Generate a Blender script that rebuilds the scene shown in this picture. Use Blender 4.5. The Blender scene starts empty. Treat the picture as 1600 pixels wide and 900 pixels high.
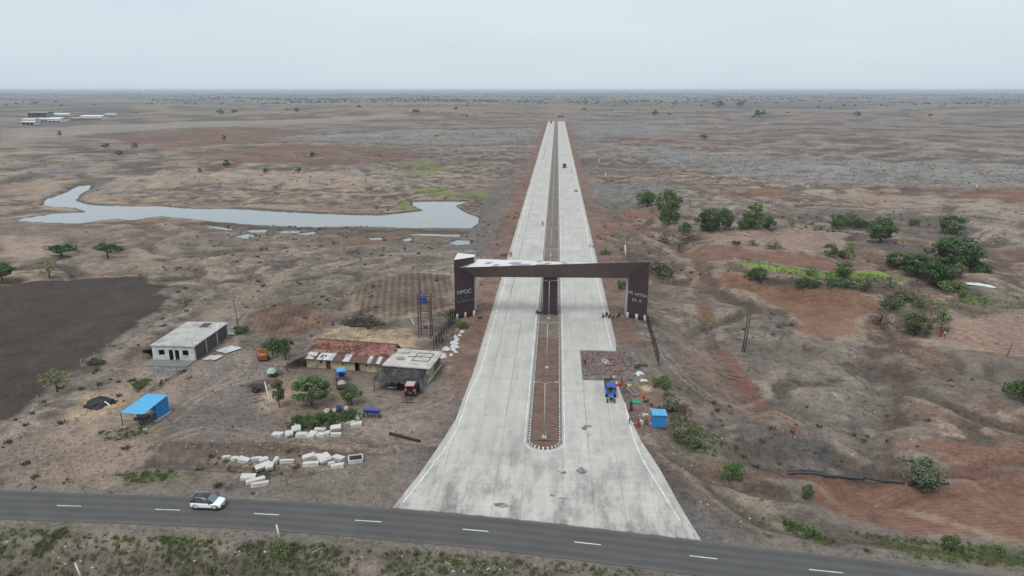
import bpy, bmesh, math, random
import numpy as np
from mathutils import Vector, Matrix

# ------------------------------------------------------------------ camera, sky, sun, exposure
scene = bpy.context.scene
F, CH, HY, VX = 1080.0, 50.0, 141.0, 871.0          # focal length in photo pixels, drone height, horizon row, road vanishing column
PITCH = math.atan((450 - HY) / F)
_t = Vector(((VX - 800) / F, math.cos(PITCH) + (450 - HY) / F * math.sin(PITCH)))
YAW = math.atan2(_t.x, _t.y)
cam = bpy.data.cameras.new('camera')
cam.sensor_width = 36.0
cam.lens = 36.0 * F / 1600.0
cam.clip_start = 0.5
cam.clip_end = 120000.0
cam_o = bpy.data.objects.new('camera', cam)
scene.collection.objects.link(cam_o)
cam_o.location = (0, 0, CH)
cam_o.rotation_euler = (math.pi / 2 - PITCH, 0, YAW)
scene.camera = cam_o

SUN_EL, SUN_AZ = math.radians(58), math.radians(205)   # high sun behind thin cloud
world = bpy.data.worlds.new('World')
scene.world = world
world.use_nodes = True
wn, wl = world.node_tree.nodes, world.node_tree.links
wn.clear()
w_out = wn.new('ShaderNodeOutputWorld'); w_bg = wn.new('ShaderNodeBackground')
w_sky = wn.new('ShaderNodeTexSky'); w_sky.sky_type = 'NISHITA'; w_sky.sun_disc = False
w_sky.sun_elevation = SUN_EL; w_sky.sun_rotation = SUN_AZ
w_sky.dust_density = 4.0; w_sky.air_density = 1.0; w_sky.ozone_density = 1.0
w_tc = wn.new('ShaderNodeTexCoord'); w_map = wn.new('ShaderNodeMapping'); w_map.inputs['Scale'].default_value = (1.0, 1.0, 5.0)
w_n = wn.new('ShaderNodeTexNoise'); w_n.inputs['Scale'].default_value = 1.6; w_n.inputs['Detail'].default_value = 6.0; w_n.inputs['Roughness'].default_value = 0.55
w_r = wn.new('ShaderNodeValToRGB')
w_r.color_ramp.elements[0].position = 0.3; w_r.color_ramp.elements[0].color = (5.55, 6.55, 7.30, 1)
w_r.color_ramp.elements[1].position = 0.7; w_r.color_ramp.elements[1].color = (6.65, 7.45, 7.95, 1)
w_mix = wn.new('ShaderNodeMixRGB'); w_mix.inputs['Fac'].default_value = 0.88     # cloud veil over the clear sky
wl.new(w_tc.outputs['Generated'], w_map.inputs['Vector']); wl.new(w_map.outputs['Vector'], w_n.inputs['Vector'])
wl.new(w_n.outputs['Fac'], w_r.inputs['Fac'])
wl.new(w_sky.outputs['Color'], w_mix.inputs['Color1']); wl.new(w_r.outputs['Color'], w_mix.inputs['Color2'])
wl.new(w_mix.outputs['Color'], w_bg.inputs['Color']); wl.new(w_bg.outputs['Background'], w_out.inputs['Surface'])
w_bg.inputs['Strength'].default_value = 0.1

sun = bpy.data.lights.new('sun', 'SUN'); sun.energy = 1.5; sun.angle = math.radians(24); sun.color = (1.0, 0.965, 0.91)
sun_o = bpy.data.objects.new('sun', sun); scene.collection.objects.link(sun_o)
_sd = Vector((math.sin(SUN_AZ) * math.cos(SUN_EL), math.cos(SUN_AZ) * math.cos(SUN_EL), math.sin(SUN_EL)))
sun_o.rotation_euler = _sd.to_track_quat('Z', 'Y').to_euler(); sun_o.location = (0, 0, 200)
scene.view_settings.view_transform = 'Standard'; scene.view_settings.look = 'None'
scene.view_settings.gamma = 1.0; scene.view_settings.use_curve_mapping = False
scene.view_settings.exposure = 0.22
scene.render.engine = 'CYCLES'
try:
    scene.cycles.use_denoising = True
    scene.cycles.max_bounces = 6; scene.cycles.diffuse_bounces = 2; scene.cycles.volume_bounces = 0
    scene.cycles.transparent_max_bounces = 8; scene.cycles.caustics_reflective = False; scene.cycles.caustics_refractive = False
except Exception:
    pass

# ------------------------------------------------------------------ calibrated rays of the drone camera -> places on the land
_r = np.array([math.cos(YAW), math.sin(YAW), 0.0])
_f = np.array([-math.sin(YAW) * math.cos(PITCH), math.cos(YAW) * math.cos(PITCH), -math.sin(PITCH)])
_u = np.cross(_r, _f)
def ray(px, py):
    return _r * ((px - 800) / F) + _u * (-(py - 450) / F) + _f
def G(px, py, z=0.0):
    d = ray(px, py); t = (z - CH) / d[2]
    return Vector((d[0] * t, d[1] * t, z))

# ------------------------------------------------------------------ numpy noise
def _hash(ix, iy, seed):
    h = (ix * 374761393 + iy * 668265263 + seed * 1274126177) & 0xFFFFFFFF
    h = ((h ^ (h >> 13)) * 1274126177) & 0xFFFFFFFF
    return ((h ^ (h >> 16)) & 0xFFFF) / 65535.0
def vnoise(x, y, seed=0):
    fx, fy = np.floor(x), np.floor(y)
    ix, iy = fx.astype(np.int64), fy.astype(np.int64)
    tx, ty = x - fx, y - fy
    tx = tx * tx * tx * (tx * (tx * 6 - 15) + 10); ty = ty * ty * ty * (ty * (ty * 6 - 15) + 10)
    a, b = _hash(ix, iy, seed), _hash(ix + 1, iy, seed)
    c, d = _hash(ix, iy + 1, seed), _hash(ix + 1, iy + 1, seed)
    return (a + (b - a) * tx) * (1 - ty) + (c + (d - c) * tx) * ty
def fbm(x, y, octv=4, seed=0, rough=0.5):
    s, amp, tot = 0.0, 1.0, 0.0
    for k in range(octv):
        s = s + amp * vnoise(x * 2 ** k + 17.3 * k, y * 2 ** k - 9.1 * k, seed + k)
        tot += amp; amp *= rough
    return s / tot
def sstep(a, b, x):
    t = np.clip((x - a) / (b - a), 0, 1); return t * t * (3 - 2 * t)
def seg_dist(x, y, pts, closed=False):
    d = np.full(x.shape, 1e9)
    n = len(pts)
    for i in range(n if closed else n - 1):
        ax, ay = pts[i][0], pts[i][1]; bx_, by_ = pts[(i + 1) % n][0], pts[(i + 1) % n][1]
        vx, vy = bx_ - ax, by_ - ay; L = vx * vx + vy * vy + 1e-9
        t = np.clip(((x - ax) * vx + (y - ay) * vy) / L, 0, 1)
        d = np.minimum(d, np.hypot(x - ax - t * vx, y - ay - t * vy))
    return d
def inside(x, y, pts):
    r = np.zeros(x.shape, bool); n = len(pts); j = n - 1
    for i in range(n):
        xi, yi, xj, yj = pts[i][0], pts[i][1], pts[j][0], pts[j][1]
        if yi != yj:
            r ^= ((yi > y) != (yj > y)) & (x < (xj - xi) * (y - yi) / (yj - yi) + xi)
        j = i
    return r
def sdf(x, y, pts):
    """negative inside"""
    d = np.full(x.shape, 1e6)
    P = np.array([(p[0], p[1]) for p in pts]); lo, hi = P.min(0) - 60, P.max(0) + 60
    m = (x > lo[0]) & (x < hi[0]) & (y > lo[1]) & (y < hi[1])
    if m.any():
        dd = seg_dist(x[m], y[m], pts, True)
        d[m] = np.where(inside(x[m], y[m], pts), -dd, dd)
    return d

# ------------------------------------------------------------------ layout lines (metres)
ASPH_C = [G(*p) for p in [(-700, 762), (-300, 776), (0, 787.5), (95, 791), (262, 797), (415, 804), (570, 815), (740, 830), (917, 850), (1097, 872), (1290, 894), (1500, 921), (1700, 950), (2100, 1015)]]
ASPH_W = 3.0
XL, XR, ML, MR = -14.6, 13.0, -3.35, 1.35      # concrete carriageways and median
YEND = 1190.0
ZW = -3.0                                      # pond level
pond_main = [(20, 345), (45, 340), (90, 333), (135, 331), (118, 326), (66, 322), (70, 312), (100, 302), (122, 290), (142, 288), (141, 296), (126, 304), (120, 314), (140, 320), (200, 322), (250, 322), (300, 326),
             (370, 326), (450, 331), (530, 335), (590, 336), (632, 332), (660, 329), (645, 322), (643, 315), (690, 314), (733, 315), (712, 322), (725, 331), (748, 340), (748, 350), (735, 358),
             (640, 357), (560, 355), (470, 356), (400, 353), (330, 347), (250, 338), (205, 345), (180, 342), (120, 350), (60, 348)]
pools = [[(310, 350), (335, 353), (365, 358), (360, 361), (330, 357)], [(366, 370), (385, 365), (400, 369), (385, 374)], [(380, 360), (420, 358), (415, 364), (395, 364)],
         [(425, 362), (470, 359), (468, 365), (440, 365)], [(458, 366), (490, 362), (495, 366), (475, 368)], [(573, 372), (595, 371), (598, 375), (582, 376)], [(626, 375), (640, 371), (645, 376), (635, 378)],
         [(700, 380), (715, 375), (733, 376), (735, 382), (715, 384)], [(625, 367), (660, 365), (720, 367), (716, 371), (660, 369)]]
POND = [[(v.x, v.y) for v in (G(px, py, ZW) for px, py in poly)] for poly in [pond_main] + pools]

def land_base(x, y):
    dr = np.abs(x + 0.8)
    dasph = seg_dist(x, y, [(p.x, p.y) for p in ASPH_C])
    far = sstep(200, 900, y)
    # how rough the land may be here: flat on roads and the farmyard
    road = sstep(19, 34, dr) + sstep(1200, 1260, y) * (1 - sstep(19, 34, dr))
    yard = 1 - (1 - sstep(-100, -80, -np.abs(x + 48) - 45)) * 0  # replaced below
    yx = sstep(34, 44, np.abs(x + 50)); yy = sstep(38, 52, np.abs(y - 112))
    yard = np.maximum(yx, yy)
    rough = road * sstep(5.5, 13, dasph) * (0.06 + 0.94 * yard)
    n_big = (fbm(x / 420, y / 420, 3, 11) - 0.5) * 26 * far * sstep(20, 260, dr)
    n_mid = (fbm(x / 62, y / 62, 4, 23) - 0.5) * (5.6 + 1.5 * far)
    rid = 1 - np.abs(2 * fbm(x / 34 + 0.4 * fbm(x / 15, y / 15, 2, 5), y / 34, 3, 37) - 1)
    q_ = n_mid * 0.9 + (fbm(x / 11, y / 11, 3, 61) - 0.5) * 0.5; fl = np.floor(q_); fr_ = q_ - fl
    terr = (fl + sstep(0.60, 0.95, fr_)) / 0.9
    n_mid = n_mid * 0.42 + terr * 0.58 * (1 - 0.5 * far) + n_mid * 0.29 * far
    gully = -np.power(rid, 6) * (1.9 - 1.2 * far)
    n_fine = (fbm(x / 7, y / 7, 4, 51, 0.6) - 0.5) * 0.9 * (1 - .5 * far) + (fbm(x / 1.6, y / 1.6, 2, 77) - 0.5) * 0.3
    h = rough * (n_mid + gully + n_fine) + n_big * road
    # land falls away to the right of the shoulder and below the asphalt
    h = h - 2.4 * sstep(17, 33, x) * (1 - sstep(170, 330, y)) * sstep(5, 14, dasph)
    h = h - 1.6 * sstep(10, 24, -(x + 14)) * sstep(190, 240, y) * (1 - sstep(330, 480, y))
    below = sstep(6.0, 15.0, dasph) * (y < np.interp(x, [p.x for p in ASPH_C], [p.y for p in ASPH_C]))
    h = h - 2.6 * below
    return h, rough
def land(x, y):
    x = np.asarray(x, float); y = np.asarray(y, float)
    h, rough = land_base(x, y)
    # field plots are worked smooth
    for poly, zone in SMOOTH:
        s = sdf(x, y, poly); k = 1 - sstep(-4, 5, s)
        if k.max() > 0: h = h * (1 - k) + k * (zone + 0.15 * h)
    # ridge of tipped soil along the farmyard
    k = np.exp(-(seg_dist(x, y, BANK) / 1.1) ** 2)
    h = h + 0.75 * k * (0.5 + fbm(x / 1.7, y / 1.7, 3, 91))
    k = np.exp(-(seg_dist(x, y, DITCH) / 0.8) ** 2); h = h - 0.6 * k
    for gp, w, dep in CUTS:
        k = np.exp(-(seg_dist(x, y, gp) / w) ** 2); h = h - dep * k * (0.6 + 0.8 * fbm(x / 5, y / 5, 2, 3))
    # pond basin and side pools
    for i, poly in enumerate(POND):
        s = sdf(x, y, poly); w = 30.0 if i == 0 else 3.0
        if i: h = np.where((s < 45) & (s > 0), np.minimum(h, ZW + 0.25 + 0.075 * np.maximum(s, 0)), h)
        if s.min() < w:
            shore = ZW + 0.12 + (fbm(x / 3, y / 3, 2, 8) - 0.4) * 0.35
            k = 1 - sstep(0, w, s)
            h = np.where(s < w, h * (1 - k) + k * np.minimum(np.maximum(h, shore + 0.05), shore + 0.25 + 0.09 * np.maximum(s, 0)), h)
            if i == 0: h = np.where((s >= 0) & (s < 58), np.maximum(h, ZW + 0.25), h)
            h = np.where(s < 0, ZW - 0.25 - np.clip(-s * 0.2, 0, 1.5), h)
    k = np.exp(-(seg_dist(x, y, PBANK) / 1.3) ** 2); h = np.where(k > 0.05, np.maximum(h, ZW + 0.9 * k * (0.6 + 0.8 * fbm(x / 3, y / 3, 2, 41))), h)
    # never under the roads
    dr = np.abs(x + 0.8); corr = (1 - sstep(15.5, 19, dr)) * (y > 60) * (y < 1215)
    da = seg_dist(x, y, [(p.x, p.y) for p in ASPH_C]); corr = np.maximum(corr, 1 - sstep(3.4, 6.0, da))
    h = h * (1 - corr) - 0.07 * corr
    return h

def gpoly(pts): return [(v.x, v.y) for v in (G(*p) for p in pts)]
BANK = gpoly([(240, 697), (330, 700), (450, 699), (560, 700), (670, 704)])
DITCH = gpoly([(200, 720), (320, 728), (480, 738)])
PBANK = [(v.x, v.y) for v in (G(px, py, ZW) for px, py in [(315, 349.5), (400, 355.5), (470, 358.5), (560, 358), (640, 360.5), (735, 361.5)])]
CUTS = [(gpoly([(1040, 700), (1080, 720), (1170, 742), (1240, 742), (1400, 748), (1480, 742), (1600, 722)]), 1.6, 1.3),
        (gpoly([(1095, 440), (1112, 520), (1150, 575), (1175, 620)]), 1.3, 0.5),
        (gpoly([(1400, 560), (1380, 620), (1370, 690), (1340, 730)]), 4.0, 1.6),
        (gpoly([(1165, 432), (1230, 446), (1310, 456)]), 3.2, 2.2),
        (gpoly([(1070, 425), (1160, 432), (1260, 455), (1370, 462), (1460, 500), (1560, 520)]), 4.5, 2.6),
        (gpoly([(1480, 430), (1540, 470), (1640, 500)]), 5, 2.0),
        (gpoly([(1000, 350), (1080, 380), (1110, 420)]), 3, 1.2),
        (gpoly([(1030, 620), (1075, 700), (1130, 760), (1200, 800), (1290, 835)]), 2.2, 0.9)]
F_DARK = [(-500, 480), (0, 446), (100, 436), (215, 432), (270, 447), (252, 459), (279, 463), (230, 500), (165, 547), (90, 600), (30, 650), (0, 664), (-300, 760)]
F_MOUND = [(541, 458), (570, 440), (640, 426), (708, 432), (708, 478), (690, 487), (610, 498), (555, 486)]
F_SCRUB = [(393, 490), (415, 477), (488, 474), (512, 495), (520, 508), (470, 520), (438, 532), (395, 515)]
F_RED_A = [(1106, 425), (1250, 444), (1340, 455), (1375, 470), (1398, 495), (1340, 500), (1345, 526), (1300, 534), (1250, 522), (1246, 500), (1190, 470)]
F_RED_B = [(1045, 392), (1110, 381), (1290, 400), (1425, 425), (1405, 431), (1290, 425), (1150, 402), (1130, 411), (1060, 402)]
F_PALE = [(1100, 366), (1200, 359), (1312, 360), (1320, 386), (1290, 396), (1130, 376)]
F_GREEN = [(1138, 408), (1180, 410.5), (1290, 428), (1412, 431.5), (1405, 438), (1290, 437), (1180, 419)]
F_PINK = [(1432, 531), (1490, 485), (1600, 490), (1760, 497), (1760, 565), (1600, 556), (1500, 546)]
F_RED_C = [(1238, 748), (1300, 744), (1480, 760), (1530, 746), (1600, 736), (1850, 722), (1850, 880), (1600, 852), (1450, 841), (1340, 821), (1268, 790)]
F_GREY1 = [(1350, 378), (1470, 388), (1465, 402), (1400, 398)]
F_GREY2 = [(1480, 432), (1545, 458), (1530, 462), (1470, 440)]
SMOOTH = [(gpoly(F_DARK), 0.0), (gpoly(F_MOUND), 1.2), (gpoly(F_SCRUB), 0.4), (gpoly(F_RED_A), -1.0), (gpoly(F_RED_B), -0.6), (gpoly(F_PALE), -0.4), (gpoly(F_GREEN), -0.9), (gpoly(F_PINK), -1.2), (gpoly(F_RED_C), -2.3), (gpoly(F_GREY1), -1), (gpoly(F_GREY2), -1)]

_ts = np.geomspace(45, 9000, 700)
def T(px, py):
    """where the sight line of a photo pixel meets the land"""
    d = ray(px, py); d = d / np.linalg.norm(d)
    z0, z1 = -9.0, 9.0
    ta = (z1 - CH) / d[2]; tb = (z0 - CH) / d[2]
    t = np.linspace(ta, tb, 160)
    x, y, z = d[0] * t, d[1] * t, CH + d[2] * t
    hh = land(x, y); k = np.argmax(z < hh)
    if k == 0: return G(px, py)
    t = np.linspace(t[k - 1], t[k], 12); x, y, z = d[0] * t, d[1] * t, CH + d[2] * t
    hh = land(x, y); k = int(np.argmax(z <= hh + 1e-6))
    return Vector((x[k], y[k], hh[k]))
def ground_z(x, y):
    return float(land(np.array([x]), np.array([y]))[0])
def ppm(v):
    """photo pixels per metre at a place"""
    return F / float(np.dot(np.array(v) - np.array([0, 0, CH]), _f))

# ------------------------------------------------------------------ materials
MATS = {}
def mat(name, col, rough=0.85, var=0.12, scale=3.0, bump=0.0, metal=0.0, spec=0.3, dirt=None, dirt_amt=0.0):
    """painted or raw surface with procedural mottling and wear"""
    if name in MATS: return MATS[name]
    m = bpy.data.materials.new(name); m.use_nodes = True; n, l = m.node_tree.nodes, m.node_tree.links
    b = n['Principled BSDF']; b.inputs['Roughness'].default_value = rough; b.inputs['Metallic'].default_value = metal
    b.inputs['Specular IOR Level'].default_value = spec
    tc = n.new('ShaderNodeTexCoord'); no = n.new('ShaderNodeTexNoise'); no.inputs['Scale'].default_value = scale
    no.inputs['Detail'].default_value = 5; no.inputs['Roughness'].default_value = 0.62
    l.new(tc.outputs['Object'], no.inputs['Vector'])
    r = n.new('ShaderNodeValToRGB'); r.color_ramp.elements[0].position = 0.28; r.color_ramp.elements[1].position = 0.74
    r.color_ramp.elements[0].color = tuple(c * (1 - var) for c in col) + (1,)
    r.color_ramp.elements[1].color = tuple(min(1, c * (1 + var)) for c in col) + (1,)
    l.new(no.outputs['Fac'], r.inputs['Fac']); last = r.outputs['Color']
    if dirt is not None:
        n2 = n.new('ShaderNodeTexNoise'); n2.inputs['Scale'].default_value = scale * 0.45; n2.inputs['Detail'].default_value = 6; n2.inputs['Roughness'].default_value = 0.7
        l.new(tc.outputs['Object'], n2.inputs['Vector'])
        r2 = n.new('ShaderNodeValToRGB'); r2.color_ramp.elements[0].position = 0.5 - 0.12 * dirt_amt; r2.color_ramp.elements[1].position = 0.72 - 0.1 * dirt_amt
        l.new(n2.outputs['Fac'], r2.inputs['Fac'])
        mx = n.new('ShaderNodeMixRGB'); l.new(r2.outputs['Color'], mx.inputs['Fac']); l.new(last, mx.inputs['Color1']); mx.inputs['Color2'].default_value = tuple(dirt) + (1,)
        last = mx.outputs['Color']
    l.new(last, b.inputs['Base Color'])
    if bump:
        bp = n.new('ShaderNodeBump'); bp.inputs['Strength'].default_value = bump; bp.inputs['Distance'].default_value = 0.05
        l.new(no.outputs['Fac'], bp.inputs['Height']); l.new(bp.outputs['Normal'], b.inputs['Normal'])
    MATS[name] = m
    return m
def leaf_mat(name, c1, c2):
    if name in MATS: return MATS[name]
    m = bpy.data.materials.new(name); m.use_nodes = True; n, l = m.node_tree.nodes, m.node_tree.links
    b = n['Principled BSDF']; b.inputs['Roughness'].default_value = 0.75; b.inputs['Specular IOR Level'].default_value = 0.15
    g = n.new('ShaderNodeNewGeometry'); oi = n.new('ShaderNodeObjectInfo')
    ad = n.new('ShaderNodeMath'); ad.operation = 'MULTIPLY_ADD'; ad.inputs[1].default_value = 0.75; 
    mu = n.new('ShaderNodeMath'); mu.operation = 'MULTIPLY'; mu.inputs[1].default_value = 0.25
    l.new(oi.outputs['Random'], mu.inputs[0]); l.new(g.outputs['Random Per Island'], ad.inputs[0]); l.new(mu.outputs[0], ad.inputs[2])
    mx = n.new('ShaderNodeMixRGB'); mx.inputs['Color1'].default_value = tuple(c1) + (1,); mx.inputs['Color2'].default_value = tuple(c2) + (1,)
    l.new(ad.outputs[0], mx.inputs['Fac']); l.new(mx.outputs['Color'], b.inputs['Base Color'])
    MATS[name] = m
    return m

# ------------------------------------------------------------------ mesh helpers
COL = scene.collection
class MB:
    """collects simple solids; build() links them as one mesh object"""
    def __init__(s): s.v = []; s.f = []; s.m = []; s.M = Matrix.Identity(4); s.k = 0
    def add(s, vs, fs, k=None):
        o = len(s.v); s.v += [tuple(s.M @ Vector(p)) for p in vs]; s.f += [tuple(i + o for i in f) for f in fs]; s.m += [s.k if k is None else k] * len(fs)
        return s
    def box(s, c, d, rz=0.0, k=None, top=1.0, rx=0.0, ry=0.0):
        x, y, z = d[0] / 2, d[1] / 2, d[2] / 2
        R = Matrix.Translation(c) @ Matrix.Rotation(rz, 4, 'Z') @ Matrix.Rotation(ry, 4, 'Y') @ Matrix.Rotation(rx, 4, 'X')
        vs = [R @ Vector(p) for p in ((-x, -y, -z), (x, -y, -z), (x, y, -z), (-x, y, -z), (-x * top, -y * top, z), (x * top, -y * top, z), (x * top, y * top, z), (-x * top, y * top, z))]
        return s.add(vs, [(3, 2, 1, 0), (4, 5, 6, 7), (0, 1, 5, 4), (1, 2, 6, 5), (2, 3, 7, 6), (3, 0, 4, 7)], k)
    def hexa(s, vs, k=None):
        return s.add(vs, [(3, 2, 1, 0), (4, 5, 6, 7), (0, 1, 5, 4), (1, 2, 6, 5), (2, 3, 7, 6), (3, 0, 4, 7)], k)
    def tube(s, pts, r, n=8, k=None, cap=True):
        pts = [Vector(p) for p in pts]; rs = r if isinstance(r, (list, tuple)) else [r] * len(pts)
        vs, fs = [], []
        for i, p in enumerate(pts):
            t = (pts[min(i + 1, len(pts) - 1)] - pts[max(i - 1, 0)]).normalized()
            a = Vector((0, 0, 1)) if abs(t.z) < 0.9 else Vector((1, 0, 0))
            u = t.cross(a).normalized(); w = t.cross(u)
            for j in range(n):
                an = 2 * math.pi * j / n; vs.append(p + (u * math.cos(an) + w * math.sin(an)) * rs[i])
        for i in range(len(pts) - 1):
            for j in range(n):
                fs.append((i * n + j, i * n + (j + 1) % n, (i + 1) * n + (j + 1) % n, (i + 1) * n + j))
        if cap: fs += [tuple(range(n - 1, -1, -1)), tuple((len(pts) - 1) * n + j for j in range(n))]
        return s.add(vs, fs, k)
    def ring(s, c, axis, R, r, n=16, m=6, k=None):
        """torus (tyre)"""
        ax = Vector(axis).normalized(); a = Vector((0, 0, 1)) if abs(ax.z) < 0.9 else Vector((1, 0, 0))
        u = ax.cross(a).normalized(); w = ax.cross(u); c = Vector(c); vs, fs = [], []
        rr, rw = r if isinstance(r, tuple) else (r, r)
        for i in range(n):
            A = 2 * math.pi * i / n; d = u * math.cos(A) + w * math.sin(A)
            for j in range(m):
                B = 2 * math.pi * j / m; vs.append(c + d * (R + rr * math.cos(B)) + ax * rw * math.sin(B))
        for i in range(n):
            for j in range(m):
                fs.append((i * m + j, i * m + (j + 1) % m, ((i + 1) % n) * m + (j + 1) % m, ((i + 1) % n) * m + j))
        return s.add(vs, fs, k)
    def loft(s, secs, k=None, cap=True):
        n = len(secs[0]); vs = [p for q in secs for p in q]; fs = []
        for i in range(len(secs) - 1):
            for j in range(n):
                fs.append((i * n + j, i * n + (j + 1) % n, (i + 1) * n + (j + 1) % n, (i + 1) * n + j))
        if cap: fs += [tuple(range(n - 1, -1, -1)), tuple((len(secs) - 1) * n + j for j in range(n))]
        return s.add(vs, fs, k)
    def quad(s, a, b, c, d, k=None): return s.add([a, b, c, d], [(0, 1, 2, 3)], k)
    def mesh(s, name, mats, smooth=False):
        me = bpy.data.meshes.new(name); me.from_pydata(s.v, [], s.f); me.update()
        for m in (mats if isinstance(mats, (list, tuple)) else [mats]): me.materials.append(m)
        if isinstance(mats, (list, tuple)): me.polygons.foreach_set('material_index', s.m)
        if smooth: me.polygons.foreach_set('use_smooth', [True] * len(me.polygons))
        return me
    def build(s, name, mats, parent=None, smooth=False):
        o = bpy.data.objects.new(name, s.mesh(name, mats, smooth)); COL.objects.link(o)
        if parent is not None: o.parent = parent
        return o
def link(name, me, parent=None, loc=(0, 0, 0), rz=0.0, sc=(1, 1, 1)):
    o = bpy.data.objects.new(name, me); COL.objects.link(o); o.location = loc; o.rotation_euler = (0, 0, rz); o.scale = sc
    if parent is not None: o.parent = parent
    return o
def tag(o, label, cat, group=None):
    o['label'] = label; o['category'] = cat
    if group: o['group'] = group
    return o
def thing(name, label, cat, loc=(0, 0, 0), rz=0.0, group=None):
    o = bpy.data.objects.new(name, None); COL.objects.link(o); o.location = loc; o.rotation_euler = (0, 0, rz); o.empty_display_size = 0.3
    return tag(o, label, cat, group)
def copy_tree(o, parent=None):
    c = o.copy(); COL.objects.link(c); c.parent = parent
    for ch in o.children: copy_tree(ch, c)
    return c
def scatter(name, tv, tf, pos, sc, rot, mats, tilt=None, flat=1.0, midx=None):
    """many small loose pieces as one mesh"""
    tv = np.array(tv, float); N = len(pos); nv = len(tv)
    c, s = np.cos(rot)[:, None], np.sin(rot)[:, None]
    x, y, z = tv[None, :, 0], tv[None, :, 1], tv[None, :, 2] * flat
    X = (x * c - y * s) * sc[:, None]; Y = (x * s + y * c) * sc[:, None]; Z = z * sc[:, None] + 0 * c
    if tilt is not None: Z = Z + X * tilt[:, None]
    V = np.stack([X + pos[:, 0:1], Y + pos[:, 1:2], Z + pos[:, 2:3]], -1).reshape(-1, 3)
    L = len(tf[0]); FA = (np.array(tf)[None] + (np.arange(N) * nv)[:, None, None]).reshape(-1)
    me = bpy.data.meshes.new(name); me.vertices.add(len(V)); me.vertices.foreach_set('co', V.ravel())
    nf = N * len(tf); me.loops.add(len(FA)); me.loops.foreach_set('vertex_index', FA.astype(np.int32))
    me.polygons.add(nf); me.polygons.foreach_set('loop_start', (np.arange(nf) * L).astype(np.int32))
    if midx is not None: me.polygons.foreach_set('material_index', np.repeat(midx, len(tf)).astype(np.int32))
    me.update(calc_edges=True); me.validate()
    for m in (mats if isinstance(mats, (list, tuple)) else [mats]): me.materials.append(m)
    o = bpy.data.objects.new(name, me); COL.objects.link(o)
    return o
rng = np.random.default_rng(4)
random.seed(7)

# ------------------------------------------------------------------ the land: one sheet out to the horizon
def axis(parts):
    out = [parts[0][0]]
    for a, b, s0, s1 in parts:
        p = a
        while p < b - 1e-6:
            st = s0 + (s1 - s0) * (p - a) / (b - a); p = min(b, p + st); out.append(p)
    return np.array(out)
ys = axis([(-150, 40, 12, 3), (40, 52, 2, 0.5), (52, 190, 0.42, 0.55), (190, 420, 0.55, 1.5), (420, 1300, 1.5, 10), (1300, 6000, 10, 130), (6000, 40000, 130, 3000)])
xp = axis([(0, 95, 0.45, 0.55), (95, 300, 0.55, 3.0), (300, 1200, 3, 22), (1200, 6000, 22, 300), (6000, 32000, 300, 4000)])
xs = np.concatenate([-xp[:0:-1], xp])
GX, GY = np.meshgrid(xs, ys)
gx, gy = GX.ravel(), GY.ravel()
gz = land(gx, gy)

def blend(c, col, k):
    return c + (np.array(col)[None, :] - c) * k[:, None]
wx = gx + (fbm(gx / 9, gy / 9, 3, 201) - 0.5) * 5 * sstep(60, 250, gy) + (fbm(gx / 2.5, gy / 2.5, 3, 203) - 0.5) * 1.6
wy = gy + (fbm(gx / 9, gy / 9, 3, 202) - 0.5) * 5 * sstep(60, 250, gy) + (fbm(gx / 2.5, gy / 2.5, 3, 204) - 0.5) * 1.6
def con(v): return np.clip(0.5 + (v - 0.5) * 1.9, 0, 1)
ux = gx + 40 * (fbm(gx / 45, gy / 45, 3, 321) - 0.5); uy = gy + 40 * (fbm(gx / 45, gy / 45, 3, 322) - 0.5)
na, nb, nc = fbm(ux / 75, uy / 60, 5, 301, .58), fbm(ux / 120, uy / 90, 5, 302, .58), fbm(ux / 40, uy / 34, 5, 303, .6)
nd, ne = fbm(gx / 12, gy / 12, 4, 304, 0.6), fbm(gx / 3.2, gy / 3.2, 4, 305, 0.65)
nh = fbm(gx / 500, gy / 500, 4, 306)
na, nb, nc, nd, ne = con(na), con(nb), con(nc), con(nd), con(ne)
STRAW, RED, DARK, STONE, GREEN, GREYB = (0.275, 0.215, 0.162), (0.155, 0.088, 0.064), (0.068, 0.058, 0.053), (0.20, 0.199, 0.197), (0.075, 0.112, 0.038), (0.147, 0.121, 0.105)
gc = np.tile(np.array(GREYB), (len(gx), 1))
gc = blend(gc, STRAW, 0.8 * sstep(0.50, 0.78, na * 0.45 + nd * 0.35 + ne * 0.2))
gc = blend(gc, RED, 0.85 * sstep(0.52, 0.68, nb * 0.6 + nc * 0.3 + ne * 0.1))
gc = blend(gc, DARK, 0.65 * sstep(0.55, 0.78, nc * 0.3 + (1 - nd) * 0.4 + (1 - ne) * 0.3))
gc = blend(gc, STONE, 0.7 * sstep(0.54, 0.64, fbm(gx / 150, gy / 60, 5, 307) * 0.7 + ne * 0.3) * sstep(230, 420, gy))
gc = blend(gc, (0.33, 0.275, 0.21), 0.6 * sstep(0.60, 0.8, ne * 0.6 + na * 0.4))
gc = blend(gc, (0.075, 0.066, 0.058), 0.7 * sstep(0.56, 0.72, fbm(gx / 1.1, gy / 1.1, 3, 310) * 0.55 + (1 - ne) * 0.45))
gc = blend(gc, (0.10, 0.098, 0.06), 0.32 * sstep(0.56, 0.68, fbm(gx / 22, gy / 22, 5, 311) * 0.75 + nd * 0.25))
gc = blend(gc, (0.078, 0.068, 0.062), 0.7 * sstep(0.53, 0.63, fbm(ux / 170, uy / 48, 5, 331, .6) * 0.75 + nd * 0.25) * sstep(180, 330, gy))
gc = blend(gc, (0.28, 0.228, 0.182), 0.42 * sstep(0.55, 0.66, fbm(ux / 140, uy / 40, 5, 332, .6) * 0.75 + ne * 0.25) * sstep(180, 330, gy))
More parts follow.
